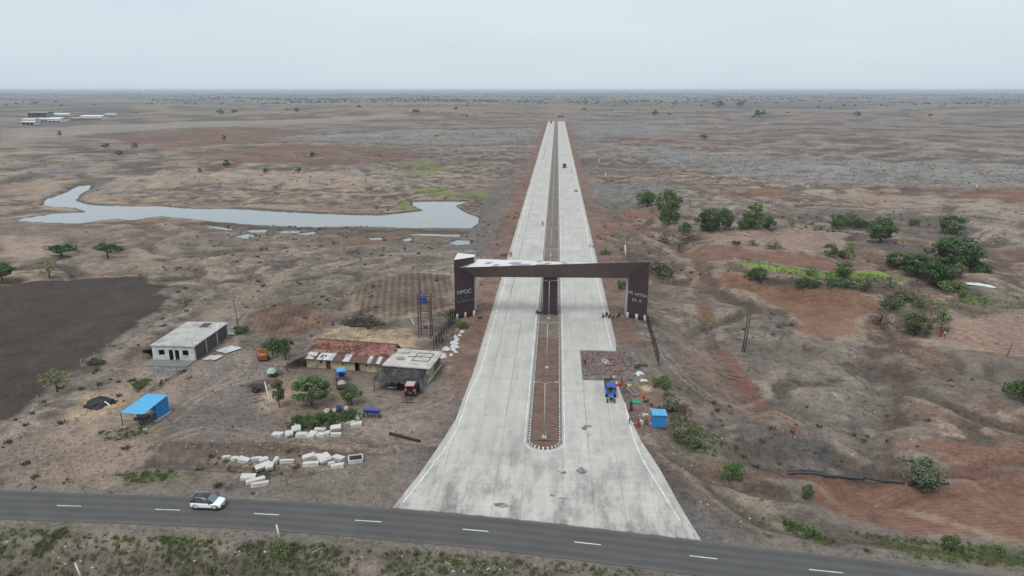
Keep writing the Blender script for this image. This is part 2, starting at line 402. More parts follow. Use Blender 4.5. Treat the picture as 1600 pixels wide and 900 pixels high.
# crests bleach dry, hollows hold dark soil and scrub
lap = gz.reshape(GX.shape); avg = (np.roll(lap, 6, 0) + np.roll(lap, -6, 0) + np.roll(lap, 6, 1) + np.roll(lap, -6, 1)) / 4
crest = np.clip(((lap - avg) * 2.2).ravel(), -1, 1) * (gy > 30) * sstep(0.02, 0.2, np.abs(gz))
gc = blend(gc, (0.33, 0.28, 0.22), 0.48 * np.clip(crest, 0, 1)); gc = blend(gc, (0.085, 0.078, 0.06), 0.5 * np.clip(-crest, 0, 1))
# bare banks show dark cut soil
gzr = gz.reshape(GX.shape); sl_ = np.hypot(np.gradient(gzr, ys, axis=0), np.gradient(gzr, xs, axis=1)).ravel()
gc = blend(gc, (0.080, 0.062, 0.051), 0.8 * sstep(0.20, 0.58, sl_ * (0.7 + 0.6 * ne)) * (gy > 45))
gc = blend(gc, (0.125, 0.100, 0.092), 0.35 * sstep(350, 900, gy))
# far plain: darker scrub belts
gc = blend(gc, (0.10, 0.105, 0.085), 0.65 * sstep(0.42, 0.62, nh) * sstep(1300, 2600, gy))
stony = 0.25 + 0.5 * sstep(0.5, 0.62, fbm(gx / 60, gy / 35, 4, 312)) * sstep(150, 400, gy)
furr = np.zeros(len(gx)); phase = np.zeros(len(gx))
def zone(px, col, k=1.0, soft=1.5, warp=1.0, stn=None, fur=None, brk=0.0, world=False, mott=0.12):
    """a patch of ground of its own colour; fur = (angle, spacing, strength)"""
    global gc, stony, furr, phase
    if world: pts = px
    else: pts = [(v.x, v.y) for v in (T(*p) for p in px)]
    P = np.array(pts); lo, hi = P.min(0) - 12 - soft * 2, P.max(0) + 12 + soft * 2
    m = np.where((gx > lo[0]) & (gx < hi[0]) & (gy > lo[1]) & (gy < hi[1]))[0]
    if not len(m): return
    x = gx[m] + (wx[m] - gx[m]) * warp; y = gy[m] + (wy[m] - gy[m]) * warp
    s = sdf(x, y, pts); kk = k * (1 - sstep(-soft, soft, s))
    if brk: kk = kk * sstep(0.5 - 0.35 / brk, 0.5 + 0.25 / brk, 0.5 * nd[m] + 0.5 * ne[m] + 0.12)
    c = np.array(col)[None, :] * (1 + mott * 2 * (ne[m] - 0.5) + mott * 2 * (nd[m] - 0.5))[:, None]
    gc[m] = gc[m] + (c - gc[m]) * kk[:, None]
    if stn is not None: stony[m] = stony[m] * (1 - kk) + stn * kk
    if fur is not None:
        a, sp, st = fur
        inn = kk > 0.3
        phase[m] = np.where(inn, (gx[m] * math.cos(a) + gy[m] * math.sin(a)) / sp, phase[m]); furr[m] = np.where(inn, st * kk, furr[m] * (1 - kk))
    else:
        furr[m] = furr[m] * (1 - kk)
def line_zone(px, w, col, k=1.0, soft=1.0, brk=0.0):
    global gc
    pts = [(v.x, v.y) for v in (T(*p) for p in px)]
    s = seg_dist(wx, wy, pts); kk = k * (1 - sstep(w - soft, w + soft, s))
    if brk: kk = kk * sstep(0.3, 0.6, 0.5 * nd + 0.5 * ne + 0.05)
    gc = blend(gc, col, kk)

# far bands
zone([(465, 212), (600, 206), (830, 200), (850, 215), (700, 226), (520, 220)], STONE, 0.75, 15, brk=1, stn=0.8)
zone([(890, 190), (1100, 195), (1060, 215), (905, 215)], STONE, 0.6, 20, brk=1, stn=0.7)
zone([(930, 222), (1250, 246), (1700, 265), (1700, 300), (1250, 285), (1050, 262)], STONE, 0.7, 6, brk=1, stn=1)
zone([(915, 285), (1040, 283), (1070, 300), (1000, 330), (930, 325)], (0.145, 0.145, 0.142), 0.8, 4, brk=1, stn=1)
zone([(900, 255), (1080, 262), (1000, 275), (910, 272)], (0.12, 0.118, 0.115), 0.6, 6, brk=1, stn=1)
zone([(180, 275), (300, 264), (520, 268), (600, 280), (560, 295), (340, 286), (200, 296)], (0.31, 0.235, 0.18), 0.8, 5, brk=1)
zone([(0, 290), (60, 280), (120, 283), (60, 300), (0, 305)], (0.29, 0.22, 0.165), 0.7, 4)
zone([(160, 215), (330, 200), (480, 205), (420, 222), (250, 230)], RED, 0.8, 10, brk=1)
zone([(280, 240), (450, 225), (640, 232), (660, 250), (520, 258), (360, 255)], (0.15, 0.088, 0.07), 0.8, 8, brk=1)
zone([(0, 205), (150, 195), (300, 190), (640, 178), (640, 182), (300, 199), (120, 212), (0, 222)], (0.25, 0.225, 0.19), 0.7, 8)
zone([(0, 345), (60, 352), (180, 355), (240, 372), (140, 372), (0, 375)], (0.20, 0.165, 0.135), 0.7, 4)
zone([(0, 368), (90, 372), (110, 395), (40, 405), (0, 402)], (0.30, 0.23, 0.175), 0.8, 3)
zone([(100, 405), (240, 395), (330, 405), (300, 430), (170, 428)], (0.24, 0.19, 0.145), 0.6, 4, brk=1)
for p in [[(505, 372), (620, 362), (640, 372), (560, 384)], [(940, 330), (1000, 318), (1060, 330), (1000, 345), (945, 348)], [(1120, 300), (1230, 292), (1250, 306), (1150, 312)], [(1340, 300), (1400, 298), (1420, 318), (1370, 326), (1330, 318)], [(1480, 296), (1640, 300), (1640, 316), (1520, 318)],
          [(930, 350), (1020, 345), (1030, 362), (950, 370)]]:
    zone(p, (0.175, 0.098, 0.068), 0.85, 3, brk=0.8)
zone([(1240, 300), (1400, 330), (1480, 322), (1600, 345), (1700, 360), (1700, 322), (1450, 305)], (0.29, 0.25, 0.20), 0.6, 4, brk=1)
zone([(1500, 350), (1600, 380), (1700, 420), (1700, 400), (1560, 350)], (0.27, 0.235, 0.19), 0.7, 4, brk=1)
zone([(1390, 335), (1480, 340), (1540, 370), (1560, 400), (1500, 395), (1440, 365)], (0.085, 0.078, 0.07), 0.8, 3, brk=1, stn=0.6)
zone([(1240, 335), (1330, 328), (1380, 342), (1300, 350)], (0.085, 0.078, 0.07), 0.7, 3, brk=1)
# greens near the pond and along the stream
for p in [[(618, 318), (640, 312), (660, 330), (632, 334)], [(640, 296), (690, 292), (770, 303), (760, 310), (680, 306)], [(612, 258), (650, 250), (700, 262), (650, 282)], [(90, 286), (140, 284), (120, 291), (95, 292)]]:
    zone(p, (0.125, 0.16, 0.052), 0.8, 2, brk=0.7)
zone([(1130, 400), (1240, 402), (1460, 440), (1540, 480), (1600, 505), (1600, 470), (1510, 440), (1440, 395), (1400, 420)], (0.085, 0.09, 0.055), 0.5, 3, brk=1)
zone([(1370, 478), (1440, 462), (1550, 480), (1600, 492), (1480, 484), (1440, 500), (1400, 510)], (0.095, 0.105, 0.055), 0.6, 2.5, brk=1)
zone([(1490, 455), (1545, 465), (1555, 478), (1500, 472)], (0.12, 0.18, 0.045), 0.8, 1.5)
# worked fields
zone(F_DARK, (0.058, 0.047, 0.041), 0.97, 0.9, 0.8, stn=0.15, fur=(math.radians(118), 0.95, 0.75), mott=0.10)
zone(F_MOUND, (0.112, 0.083, 0.064), 0.95, 1.2, fur=(math.radians(12), 1.7, 1.0), stn=0.3, mott=.3)
zone(F_SCRUB, (0.145, 0.09, 0.066), 0.9, 1.2, fur=(math.radians(15), 1.2, 0.5), stn=0.3, mott=.3)
zone(F_RED_A, (0.178, 0.100, 0.070), 0.95, 0.9, 0.7, fur=(math.radians(80), 1.3, 0.5), stn=0.1)
zone(F_RED_B, (0.165, 0.098, 0.073), 0.95, 1.0, 0.7, fur=(math.radians(85), 1.4, 0.3), stn=0.1)
zone(F_PALE, (0.235, 0.17, 0.135), 0.95, 1.2, 0.7, fur=(math.radians(30), 3.2, 0.6), stn=0.1)
zone([(1152, 402), (1290, 421), (1310, 428), (1290, 429), (1175, 411)], (0.10, 0.115, 0.055), 0.7, 0.6, 0.5)
zone(F_GREEN, (0.14, 0.205, 0.045), 0.97, 0.6, 0.6, stn=0.0)
zone(F_PINK, (0.245, 0.172, 0.135), 0.95, 1.0, 0.7, fur=(math.radians(35), 1.4, 0.45), stn=0.1)
zone(F_RED_C, (0.185, 0.106, 0.075), 0.95, 0.8, 0.6, fur=(math.radians(97), 0.7, 0.4), stn=0.1)
zone(F_GREY1, (0.095, 0.08, 0.075), 0.9, 1.0, 0.6, fur=(math.radians(80), 1.2, 0.3))
zone(F_GREY2, (0.09, 0.078, 0.073), 0.9, 1.0, 0.6)
zone([(1240, 500), (1300, 505), (1345, 500), (1330, 530), (1270, 530)], (0.215, 0.135, 0.10), 0.6, 1.5)
# dry margins left unploughed round the plots
for fld, wd in ((F_DARK[1:-1], .9), (F_RED_A, .8), (F_RED_B, .9), (F_PALE, .9), (F_PINK, .8), (F_RED_C[:1] + F_RED_C[-4:], .8), (F_MOUND, .8)):
    line_zone(list(fld) + ([fld[0]] if fld not in (F_DARK[1:-1],) and len(fld) > 5 else []), wd, (0.27, 0.222, 0.17), 0.6, 0.6, brk=1)
# right-hand slopes
zone([(1168, 424), (1290, 444), (1310, 456), (1240, 456), (1172, 441)], (0.062, 0.05, 0.04), 0.85, 1.2, brk=0.6)  # stream bank: dark soil and scrub, with the bank's shade mixed into the colour
zone([(1128, 672), (1200, 662), (1290, 690), (1312, 715), (1270, 728), (1170, 706)], (0.065, 0.063, 0.062), 0.9, 1.2, stn=0.7, brk=0.5)
zone([(1318, 646), (1360, 644), (1368, 664), (1332, 668)], (0.08, 0.075, 0.07), 0.8, 1.2)
zone([(1440, 560), (1600, 560), (1700, 600), (1600, 640), (1420, 625)], (0.125, 0.113, 0.10), 0.6, 3, brk=1)
zone([(1410, 692), (1600, 700), (1750, 700), (1750, 735), (1500, 736), (1480, 716)], (0.19, 0.10, 0.07), 0.85, 1.2, brk=0.7)
zone([(1050, 545), (1110, 555), (1170, 640), (1240, 680), (1180, 660), (1100, 600)], (0.20, 0.13, 0.10), 0.6, 2, brk=1)
zone([(1030, 450), (1100, 440), (1130, 520), (1080, 560), (1040, 520)], (0.20, 0.16, 0.13), 0.5, 2, brk=1)
zone([(1180, 560), (1300, 550), (1400, 600), (1370, 680), (1250, 640)], (0.22, 0.195, 0.16), 0.45, 3, brk=1)
zone([(1130, 500), (1200, 480), (1260, 540), (1220, 580), (1150, 560)], (0.12, 0.108, 0.095), 0.5, 3, brk=1)
line_zone([(1093, 440), (1110, 520), (1150, 575), (1178, 625), (1240, 670)], 1.4, (0.165, 0.085, 0.06), 0.9, 0.8, brk=1)
line_zone([(1085, 725), (1170, 742), (1240, 744), (1400, 750), (1480, 742), (1600, 722), (1700, 716)], 1.2, (0.13, 0.075, 0.055), 0.8, 0.8)
line_zone([(1240, 752), (1270, 795), (1340, 826), (1450, 846), (1600, 858)], 1.2, (0.165, 0.148, 0.125), 0.8, 0.8)
zone([(1000, 615), (1080, 690), (1120, 740), (1060, 725), (1030, 670)], (0.115, 0.11, 0.075), 0.6, 1.5, brk=1)
# soil shoulders of the concrete road
yy0 = gy
for (xa, xb, c) in ((-20.5, -14.2, (0.152, 0.098, 0.077)), (12.6, 18.2, (0.152, 0.102, 0.082))):
    k = sstep(xa - 0.9, xa + 0.9, wx) * (1 - sstep(xb - 0.9, xb + 0.9, wx)) * sstep(88, 100, wy) * (1 - sstep(1150, 1230, wy))
    c = np.array(c)[None] * (0.85 + 0.4 * ne + 0.1 * nd)[:, None]; gc = gc + (c - gc) * (0.9 * k)[:, None]; stony = stony * (1 - k * 0.6)
# slope of tipped stone towards the pond
k = sstep(-40, -33, wx) * (1 - sstep(-24, -20, wx)) * sstep(190, 220, wy) * (1 - sstep(380, 450, wy))
gc = blend(gc, (0.135, 0.128, 0.12), 0.7 * k); stony = stony * (1 - k) + k
# wet mud rim round the pond
for i, poly in enumerate(POND):
    s = sdf(gx, gy, poly); gc = blend(gc, (0.075, 0.068, 0.058), 0.7 * (1 - sstep(0.4, 2.6 if i == 0 else 1.4, s + (ne - 0.5) * 2)))
zone([(310, 346), (420, 350), (735, 358), (735, 372), (560, 370), (420, 366), (330, 360)], (0.095, 0.082, 0.068), 0.6, 1.5, brk=0.8)
# farmyard
zone([(140, 640), (330, 530), (350, 530), (480, 575), (690, 580), (720, 600), (690, 690), (240, 695), (160, 750)], (0.185, 0.150, 0.124), 0.75, 3, stn=0.35)
zone([(350, 560), (420, 560), (460, 620), (420, 690), (300, 690), (260, 650)], (0.140, 0.132, 0.123), 0.6, 3)
zone([(600, 650), (660, 640), (690, 660), (650, 692), (580, 684)], (0.30, 0.238, 0.195), 0.7, 2, brk=0.5)
zone([(560, 600), (640, 620), (650, 645), (570, 640)], (0.215, 0.18, 0.148), 0.6, 2)
zone([(420, 590), (520, 600), (560, 630), (500, 655), (430, 655), (400, 630)], (0.235, 0.175, 0.13), 0.75, 2)
zone([(0, 700), (120, 640), (200, 580), (330, 480), (420, 430), (470, 420), (440, 445), (350, 500), (330, 540), (250, 630), (230, 700), (170, 758), (20, 762)], (0.245, 0.19, 0.148), 0.85, 2.5)
zone([(60, 742), (130, 700), (210, 690), (230, 715), (160, 757), (60, 760)], (0.235, 0.182, 0.145), 0.85, 2)
zone([(0, 690), (60, 680), (100, 700), (60, 740), (0, 745)], (0.13, 0.12, 0.105), 0.6, 2, brk=1)
for p in [[(100, 640), (140, 612), (190, 612), (195, 632), (140, 660), (105, 655)], [(418, 600), (450, 610), (440, 650), (405, 640)], [(480, 528), (560, 505), (640, 515), (655, 545), (600, 540), (520, 535)], [(690, 565), (705, 562), (706, 580), (690, 582)]]:
    zone(p, (0.36, 0.275, 0.175), 0.8, 1.2, brk=0.8)
zone([(235, 566), (305, 567), (300, 576), (255, 590), (225, 590), (235, 572)], (0.145, 0.145, 0.145), 0.9, 0.3, 0.2)
line_zone([(290, 578), (262, 592), (232, 612)], 0.55, (0.075, 0.07, 0.066), 0.85, 0.5)
line_zone([(240, 695), (330, 700), (450, 700), (560, 702), (680, 706)], 1.3, (0.115, 0.082, 0.064), 0.85, 0.9)
line_zone([(520, 700), (600, 698), (680, 706)], 1.0, (0.085, 0.05, 0.037), 0.7, 0.9)
zone([(580, 660), (640, 700), (720, 610), (745, 600), (690, 700), (640, 760)], (0.155, 0.15, 0.143), 0.6, 2, brk=0.6)
zone([(390, 745), (620, 715), (650, 735), (610, 795), (380, 775)], (0.19, 0.162, 0.135), 0.6, 3)
# shoulders of the asphalt
k = 1 - sstep(4.2, 6.3, seg_dist(wx, wy, [(p.x, p.y) for p in ASPH_C])); gc = blend(gc, (0.165, 0.146, 0.126), 0.85 * k); stony = stony * (1 - k) + 0.6 * k
zone([(1000, 690), (1040, 690), (1100, 770), (1190, 835), (1090, 850), (1040, 770)], (0.105, 0.082, 0.072), 0.8, 1.5, stn=0.6)
zone([(1040, 755), (1100, 800), (1180, 850), (1090, 850)], (0.125, 0.120, 0.114), 0.8, 1.5, stn=0.7)
zone([(960, 600), (1010, 640), (1060, 720), (1010, 690), (980, 640)], (0.135, 0.098, 0.082), 0.7, 1.2)
line_zone([(1012, 680), (1040, 720), (1100, 770), (1160, 810)], 0.8, (0.30, 0.23, 0.19), 0.5, 0.8, brk=1)
zone([(900, 536), (985, 538), (1020, 575), (1000, 600), (905, 596)], (0.165, 0.150, 0.140), 0.9, 0.8, stn=1)
for p in [[(905, 545), (955, 541), (962, 548), (915, 556)], [(905, 552), (925, 552), (920, 575), (906, 572)], [(955, 553), (972, 552), (970, 568), (956, 566)], [(924, 574), (942, 573), (944, 583), (926, 584)], [(955, 576), (970, 573), (972, 580), (958, 581)]]:
    zone(p, (0.21, 0.115, 0.10), 0.75, 0.4, 0.3, stn=1, brk=0.7)
for p in [[(935, 562), (948, 558), (950, 568), (938, 570)], [(962, 572), (974, 566), (976, 573)], [(1000, 603), (1018, 602), (1020, 610), (1005, 612)], [(1030, 0), (1030, 0), (1030, 0)]][:3]:
    zone(p, (0.42, 0.33, 0.235), 0.85, 0.4, 0.4)
zone([(905, 585), (960, 586), (985, 600), (905, 596)], (0.145, 0.135, 0.10), 0.8, 0.6)
# green patches: verge and yard
for p, a in [([(205, 600), (225, 592), (238, 594), (215, 614)], 0.85), ([(150, 680), (220, 668), (230, 680), (170, 690)], 0.5), ([(180, 742), (270, 735), (290, 748), (210, 756)], 0.75), ([(260, 670), (290, 668), (300, 680), (270, 684)], 0.5),
             ([(0, 826), (60, 824), (110, 830), (40, 850), (0, 852)], 0.6), ([(60, 850), (100, 826), (105, 832), (75, 868), (45, 878)], 0.8), ([(250, 838), (330, 845), (330, 880), (255, 885)], 0.6), ([(390, 845), (540, 855), (530, 900), (380, 900)], 0.7),
             ([(600, 862), (800, 880), (800, 910), (600, 905)], 0.55), ([(1050, 660), (1130, 690), (1100, 710), (1060, 690)], 0.6), ([(1220, 805), (1310, 845), (1290, 850), (1225, 822)], 0.8), ([(1380, 845), (1600, 858), (1600, 885), (1420, 872)], 0.7), ([(1060, 520), (1110, 480), (1120, 500), (1080, 530)], 0.4), ([(460, 650), (560, 640), (570, 660), (470, 668)], 0.7)]:
    zone(p, (0.085, 0.125, 0.04), a, 1.5, brk=0.7)
zone([(-60, 822), (1300, 905), (1300, 960), (-60, 960)], (0.135, 0.122, 0.10), 0.35, 2, stn=0.4)
zone([(540, 856), (600, 858), (580, 910), (530, 910)], (0.20, 0.165, 0.14), 0.6, 1.2)
# wheel tracks and footpaths
def wheel_track(px, gauge=0.85, w=0.28, col=(0.27, 0.215, 0.172), k=0.75):
    global gc
    pts = [(v.x, v.y) for v in smooth_pts([T(*p) for p in px])]
    P_ = np.array(pts); m = np.where((gx > P_[:, 0].min() - 4) & (gx < P_[:, 0].max() + 4) & (gy > P_[:, 1].min() - 4) & (gy < P_[:, 1].max() + 4))[0]
    s_ = seg_dist(gx[m] + .5 * (wx[m] - gx[m]), gy[m] + .5 * (wy[m] - gy[m]), pts); kk = k * (1 - sstep(w, w + .35, np.abs(s_ - gauge))) * (0.4 + 0.6 * nd[m])
    gc[m] = gc[m] + (np.array(col)[None] - gc[m]) * kk[:, None]
def smooth_pts(p):
    out = []
    for i in range(len(p) - 1):
        p0, p1, p2, p3 = p[max(i - 1, 0)], p[i], p[i + 1], p[min(i + 2, len(p) - 1)]
        for q in range(5):
            t_ = q / 5; out.append(0.5 * ((2 * p1) + (p2 - p0) * t_ + (2 * p0 - 5 * p1 + 4 * p2 - p3) * t_ * t_ + (3 * p1 - p0 - 3 * p2 + p3) * t_ ** 3))
    return out + [p[-1]]
for tr in ([(110, 758), (170, 720), (260, 660), (330, 610), (400, 590)], [(160, 758), (230, 705), (330, 670), (450, 690), (600, 695), (680, 690)], [(60, 700), (180, 620), (300, 520), (360, 480), (450, 425), (520, 400)], [(330, 610), (380, 570), (360, 530), (390, 480)], [(560, 680), (600, 650), (650, 640), (700, 620)], [(600, 690), (560, 650), (545, 620), (640, 625)], [(1030, 545), (1080, 600), (1150, 640), (1240, 660)]): wheel_track(tr)
for tr in ([(1150, 236), (1270, 232), (1290, 222), (1250, 218)], [(1470, 335), (1540, 325), (1580, 345), (1530, 372), (1500, 380)], [(900, 230), (1100, 215), (1300, 212), (1600, 228)], [(500, 420), (640, 395), (740, 392)]): wheel_track(tr, 1.6, .9, (0.29, 0.24, 0.195), .7)
zone([(846, 190), (893, 190), (912, 167), (880, 160), (850, 168)], (0.22, 0.18, 0.152), 0.4, 20)
# dry cart track edging the dark field
line_zone([(30, 668), (100, 615), (170, 562), (235, 512), (290, 480)], 1.6, (0.255, 0.215, 0.172), 0.6, 1.2, brk=1)
line_zone([(315, 349), (400, 355), (470, 358), (560, 358), (640, 360), (735, 361)], 1.3, (0.075, 0.058, 0.046), 0.8, 0.8)
lum = (gc @ np.array([0.3, 0.55, 0.15]))[:, None]; gc = np.clip((lum + (gc - lum) * 0.97) * np.array([1.20, 1.165, 1.15])[None], 0.01, 1)

nx, ny = len(xs), len(ys)
me = bpy.data.meshes.new('ground')
me.vertices.add(nx * ny); me.vertices.foreach_set('co', np.stack([gx, gy, gz], -1).ravel())
ii = (np.arange(ny - 1)[:, None] * nx + np.arange(nx - 1)[None]).ravel()
fa = np.stack([ii, ii + 1, ii + nx + 1, ii + nx], -1).ravel().astype(np.int32); nq = len(ii)
me.loops.add(nq * 4); me.loops.foreach_set('vertex_index', fa)
me.polygons.add(nq); me.polygons.foreach_set('loop_start', (np.arange(nq) * 4).astype(np.int32))
me.polygons.foreach_set('use_smooth', np.ones(nq, bool))
me.update(calc_edges=True)
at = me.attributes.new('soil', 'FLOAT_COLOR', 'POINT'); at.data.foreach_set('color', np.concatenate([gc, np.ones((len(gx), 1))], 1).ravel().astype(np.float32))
at = me.attributes.new('till', 'FLOAT_VECTOR', 'POINT'); at.data.foreach_set('vector', np.stack([phase, furr, stony], -1).ravel().astype(np.float32))
gm = bpy.data.materials.new('soil'); gm.use_nodes = True; n, l = gm.node_tree.nodes, gm.node_tree.links
b = n['Principled BSDF']; b.inputs['Roughness'].default_value = 0.95; b.inputs['Specular IOR Level'].default_value = 0.1
ac = n.new('ShaderNodeAttribute'); ac.attribute_name = 'soil'; av = n.new('ShaderNodeAttribute'); av.attribute_name = 'till'
sp = n.new('ShaderNodeSeparateXYZ'); l.new(av.outputs['Vector'], sp.inputs[0])
tc = n.new('ShaderNodeTexCoord')
def nnoise(sc, det=6, ro=0.65):
    q = n.new('ShaderNodeTexNoise'); q.inputs['Scale'].default_value = sc; q.inputs['Detail'].default_value = det; q.inputs['Roughness'].default_value = ro
    l.new(tc.outputs['Object'], q.inputs['Vector']); return q.outputs['Fac']
def nmath(op, a, b_=None, c_=None):
    q = n.new('ShaderNodeMath'); q.operation = op
    for i, v in enumerate((a, b_, c_)):
        if v is None: continue
        if isinstance(v, (int, float)): q.inputs[i].default_value = v
        else: l.new(v, q.inputs[i])
    return q.outputs[0]
n1, n2, n3 = nnoise(0.9, 8, 0.7), nnoise(4.5, 5, 0.6), nnoise(0.12, 6, 0.6)
vo = n.new('ShaderNodeTexVoronoi'); vo.inputs['Scale'].default_value = 1.5; l.new(tc.outputs['Object'], vo.inputs['Vector'])
fw = nmath('ADD', sp.outputs['X'], nmath('MULTIPLY', nmath('SUBTRACT', n1, 0.5), 0.55))
fs = nmath('MULTIPLY', nmath('SINE', nmath('MULTIPLY', fw, 6.2832)), sp.outputs['Y'])
mod = nmath('ADD', nmath('MULTIPLY', nmath('SUBTRACT', n1, 0.5), 1.5), nmath('MULTIPLY', nmath('SUBTRACT', n2, 0.5), 1.0))
mod = nmath('ADD', mod, nmath('MULTIPLY', nmath('SUBTRACT', n3, 0.5), 0.5))
mod = nmath('ADD', mod, nmath('MULTIPLY', fs, 0.20))
n4, n5 = nnoise(1.7, 8, 0.78), nnoise(0.42, 8, 0.74)
def ramp(v, a, b_):
    q = n.new('ShaderNodeMapRange'); q.interpolation_type = 'SMOOTHSTEP'; q.inputs['From Min'].default_value = a; q.inputs['From Max'].default_value = b_; l.new(v, q.inputs['Value']); return q.outputs[0]
still = nmath('SUBTRACT', 1.0, nmath('MULTIPLY', nmath('MINIMUM', nmath('MULTIPLY', sp.outputs['Y'], 4.0), 1.0), 0.7))
mod = nmath('SUBTRACT', mod, nmath('MULTIPLY', nmath('MULTIPLY', ramp(n4, 0.54, 0.62), still), 0.42))
mod = nmath('SUBTRACT', mod, nmath('MULTIPLY', nmath('MULTIPLY', ramp(n5, 0.55, 0.64), still), 0.30))
mod = nmath('ADD', mod, nmath('MULTIPLY', nmath('MULTIPLY', ramp(n4, 0.44, 0.36), still), 0.40))
# loose stones lying on the soil: light chips
chip = nmath('MULTIPLY', nmath('GREATER_THAN', 0.20, vo.outputs['Distance']), nmath('MULTIPLY', sp.outputs['Z'], 0.55))
mod = nmath('ADD', nmath('ADD', mod, 1.0), nmath('MULTIPLY', chip, nmath('SUBTRACT', n3, 0.25)))
sc = n.new('ShaderNodeVectorMath'); sc.operation = 'SCALE'; l.new(ac.outputs['Color'], sc.inputs[0]); l.new(nmath('MAXIMUM', mod, 0.25), sc.inputs['Scale'])
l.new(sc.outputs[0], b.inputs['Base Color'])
hgt = nmath('ADD', nmath('ADD', nmath('MULTIPLY', n1, 0.55), nmath('MULTIPLY', n2, 0.18)), nmath('ADD', nmath('MULTIPLY', fs, 0.06), nmath('MULTIPLY', chip, 0.25)))
bp = n.new('ShaderNodeBump'); bp.inputs['Strength'].default_value = 0.9; bp.inputs['Distance'].default_value = 0.7; l.new(hgt, bp.inputs['Height']); l.new(bp.outputs['Normal'], b.inputs['Normal'])
me.materials.append(gm)
ground = bpy.data.objects.new('ground', me); COL.objects.link(ground); ground['kind'] = 'structure'; ground['label'] = 'bare grey brown land with red soil and straw patches out to the horizon'

# ------------------------------------------------------------------ water
wm = bpy.data.materials.new('water'); wm.use_nodes = True; n, l = wm.node_tree.nodes, wm.node_tree.links
b = n['Principled BSDF']; b.inputs['Base Color'].default_value = (0.22, 0.23, 0.225, 1); b.inputs['Roughness'].default_value = 0.06; b.inputs['IOR'].default_value = 1.33; b.inputs['Specular IOR Level'].default_value = 1.0
no = n.new('ShaderNodeTexNoise'); no.inputs['Scale'].default_value = 0.8; no.inputs['Detail'].default_value = 4
tc = n.new('ShaderNodeTexCoord'); l.new(tc.outputs['Object'], no.inputs['Vector'])
bp = n.new('ShaderNodeBump'); bp.inputs['Strength'].default_value = 0.25; bp.inputs['Distance'].default_value = 0.03; l.new(no.outputs['Fac'], bp.inputs['Height']); l.new(bp.outputs['Normal'], b.inputs['Normal'])
for i, poly in enumerate(POND):
    if i == 0: P = [(-230, 245), (-20, 245), (-20, 395), (-230, 395)]
    else:
        c = np.mean(poly, 0); P = [(float(c[0] + (p[0] - c[0]) * 1.3), float(c[1] + (p[1] - c[1]) * 1.3)) for p in poly]
    if i == 0:
        xs_ = [p[0] for p in poly]; ys_ = [p[1] for p in poly]; P = [(min(xs_) - 3, min(ys_) - 3), (max(xs_) + 3, min(ys_) - 3), (max(xs_) + 3, max(ys_) + 3), (min(xs_) - 3, max(ys_) + 3)]
    zz = ZW if i == 0 else ZW + 0.004 * i
    m = MB(); m.add([(x, y, zz) for x, y in P], [tuple(range(len(P)))])
    o = m.build('pond_water' if i == 0 else 'pool_water', wm); o['kind'] = 'structure'
    o['label'] = 'long grey pond with a hooked left arm' if i == 0 else 'small side pool of shallow water below the pond bank'

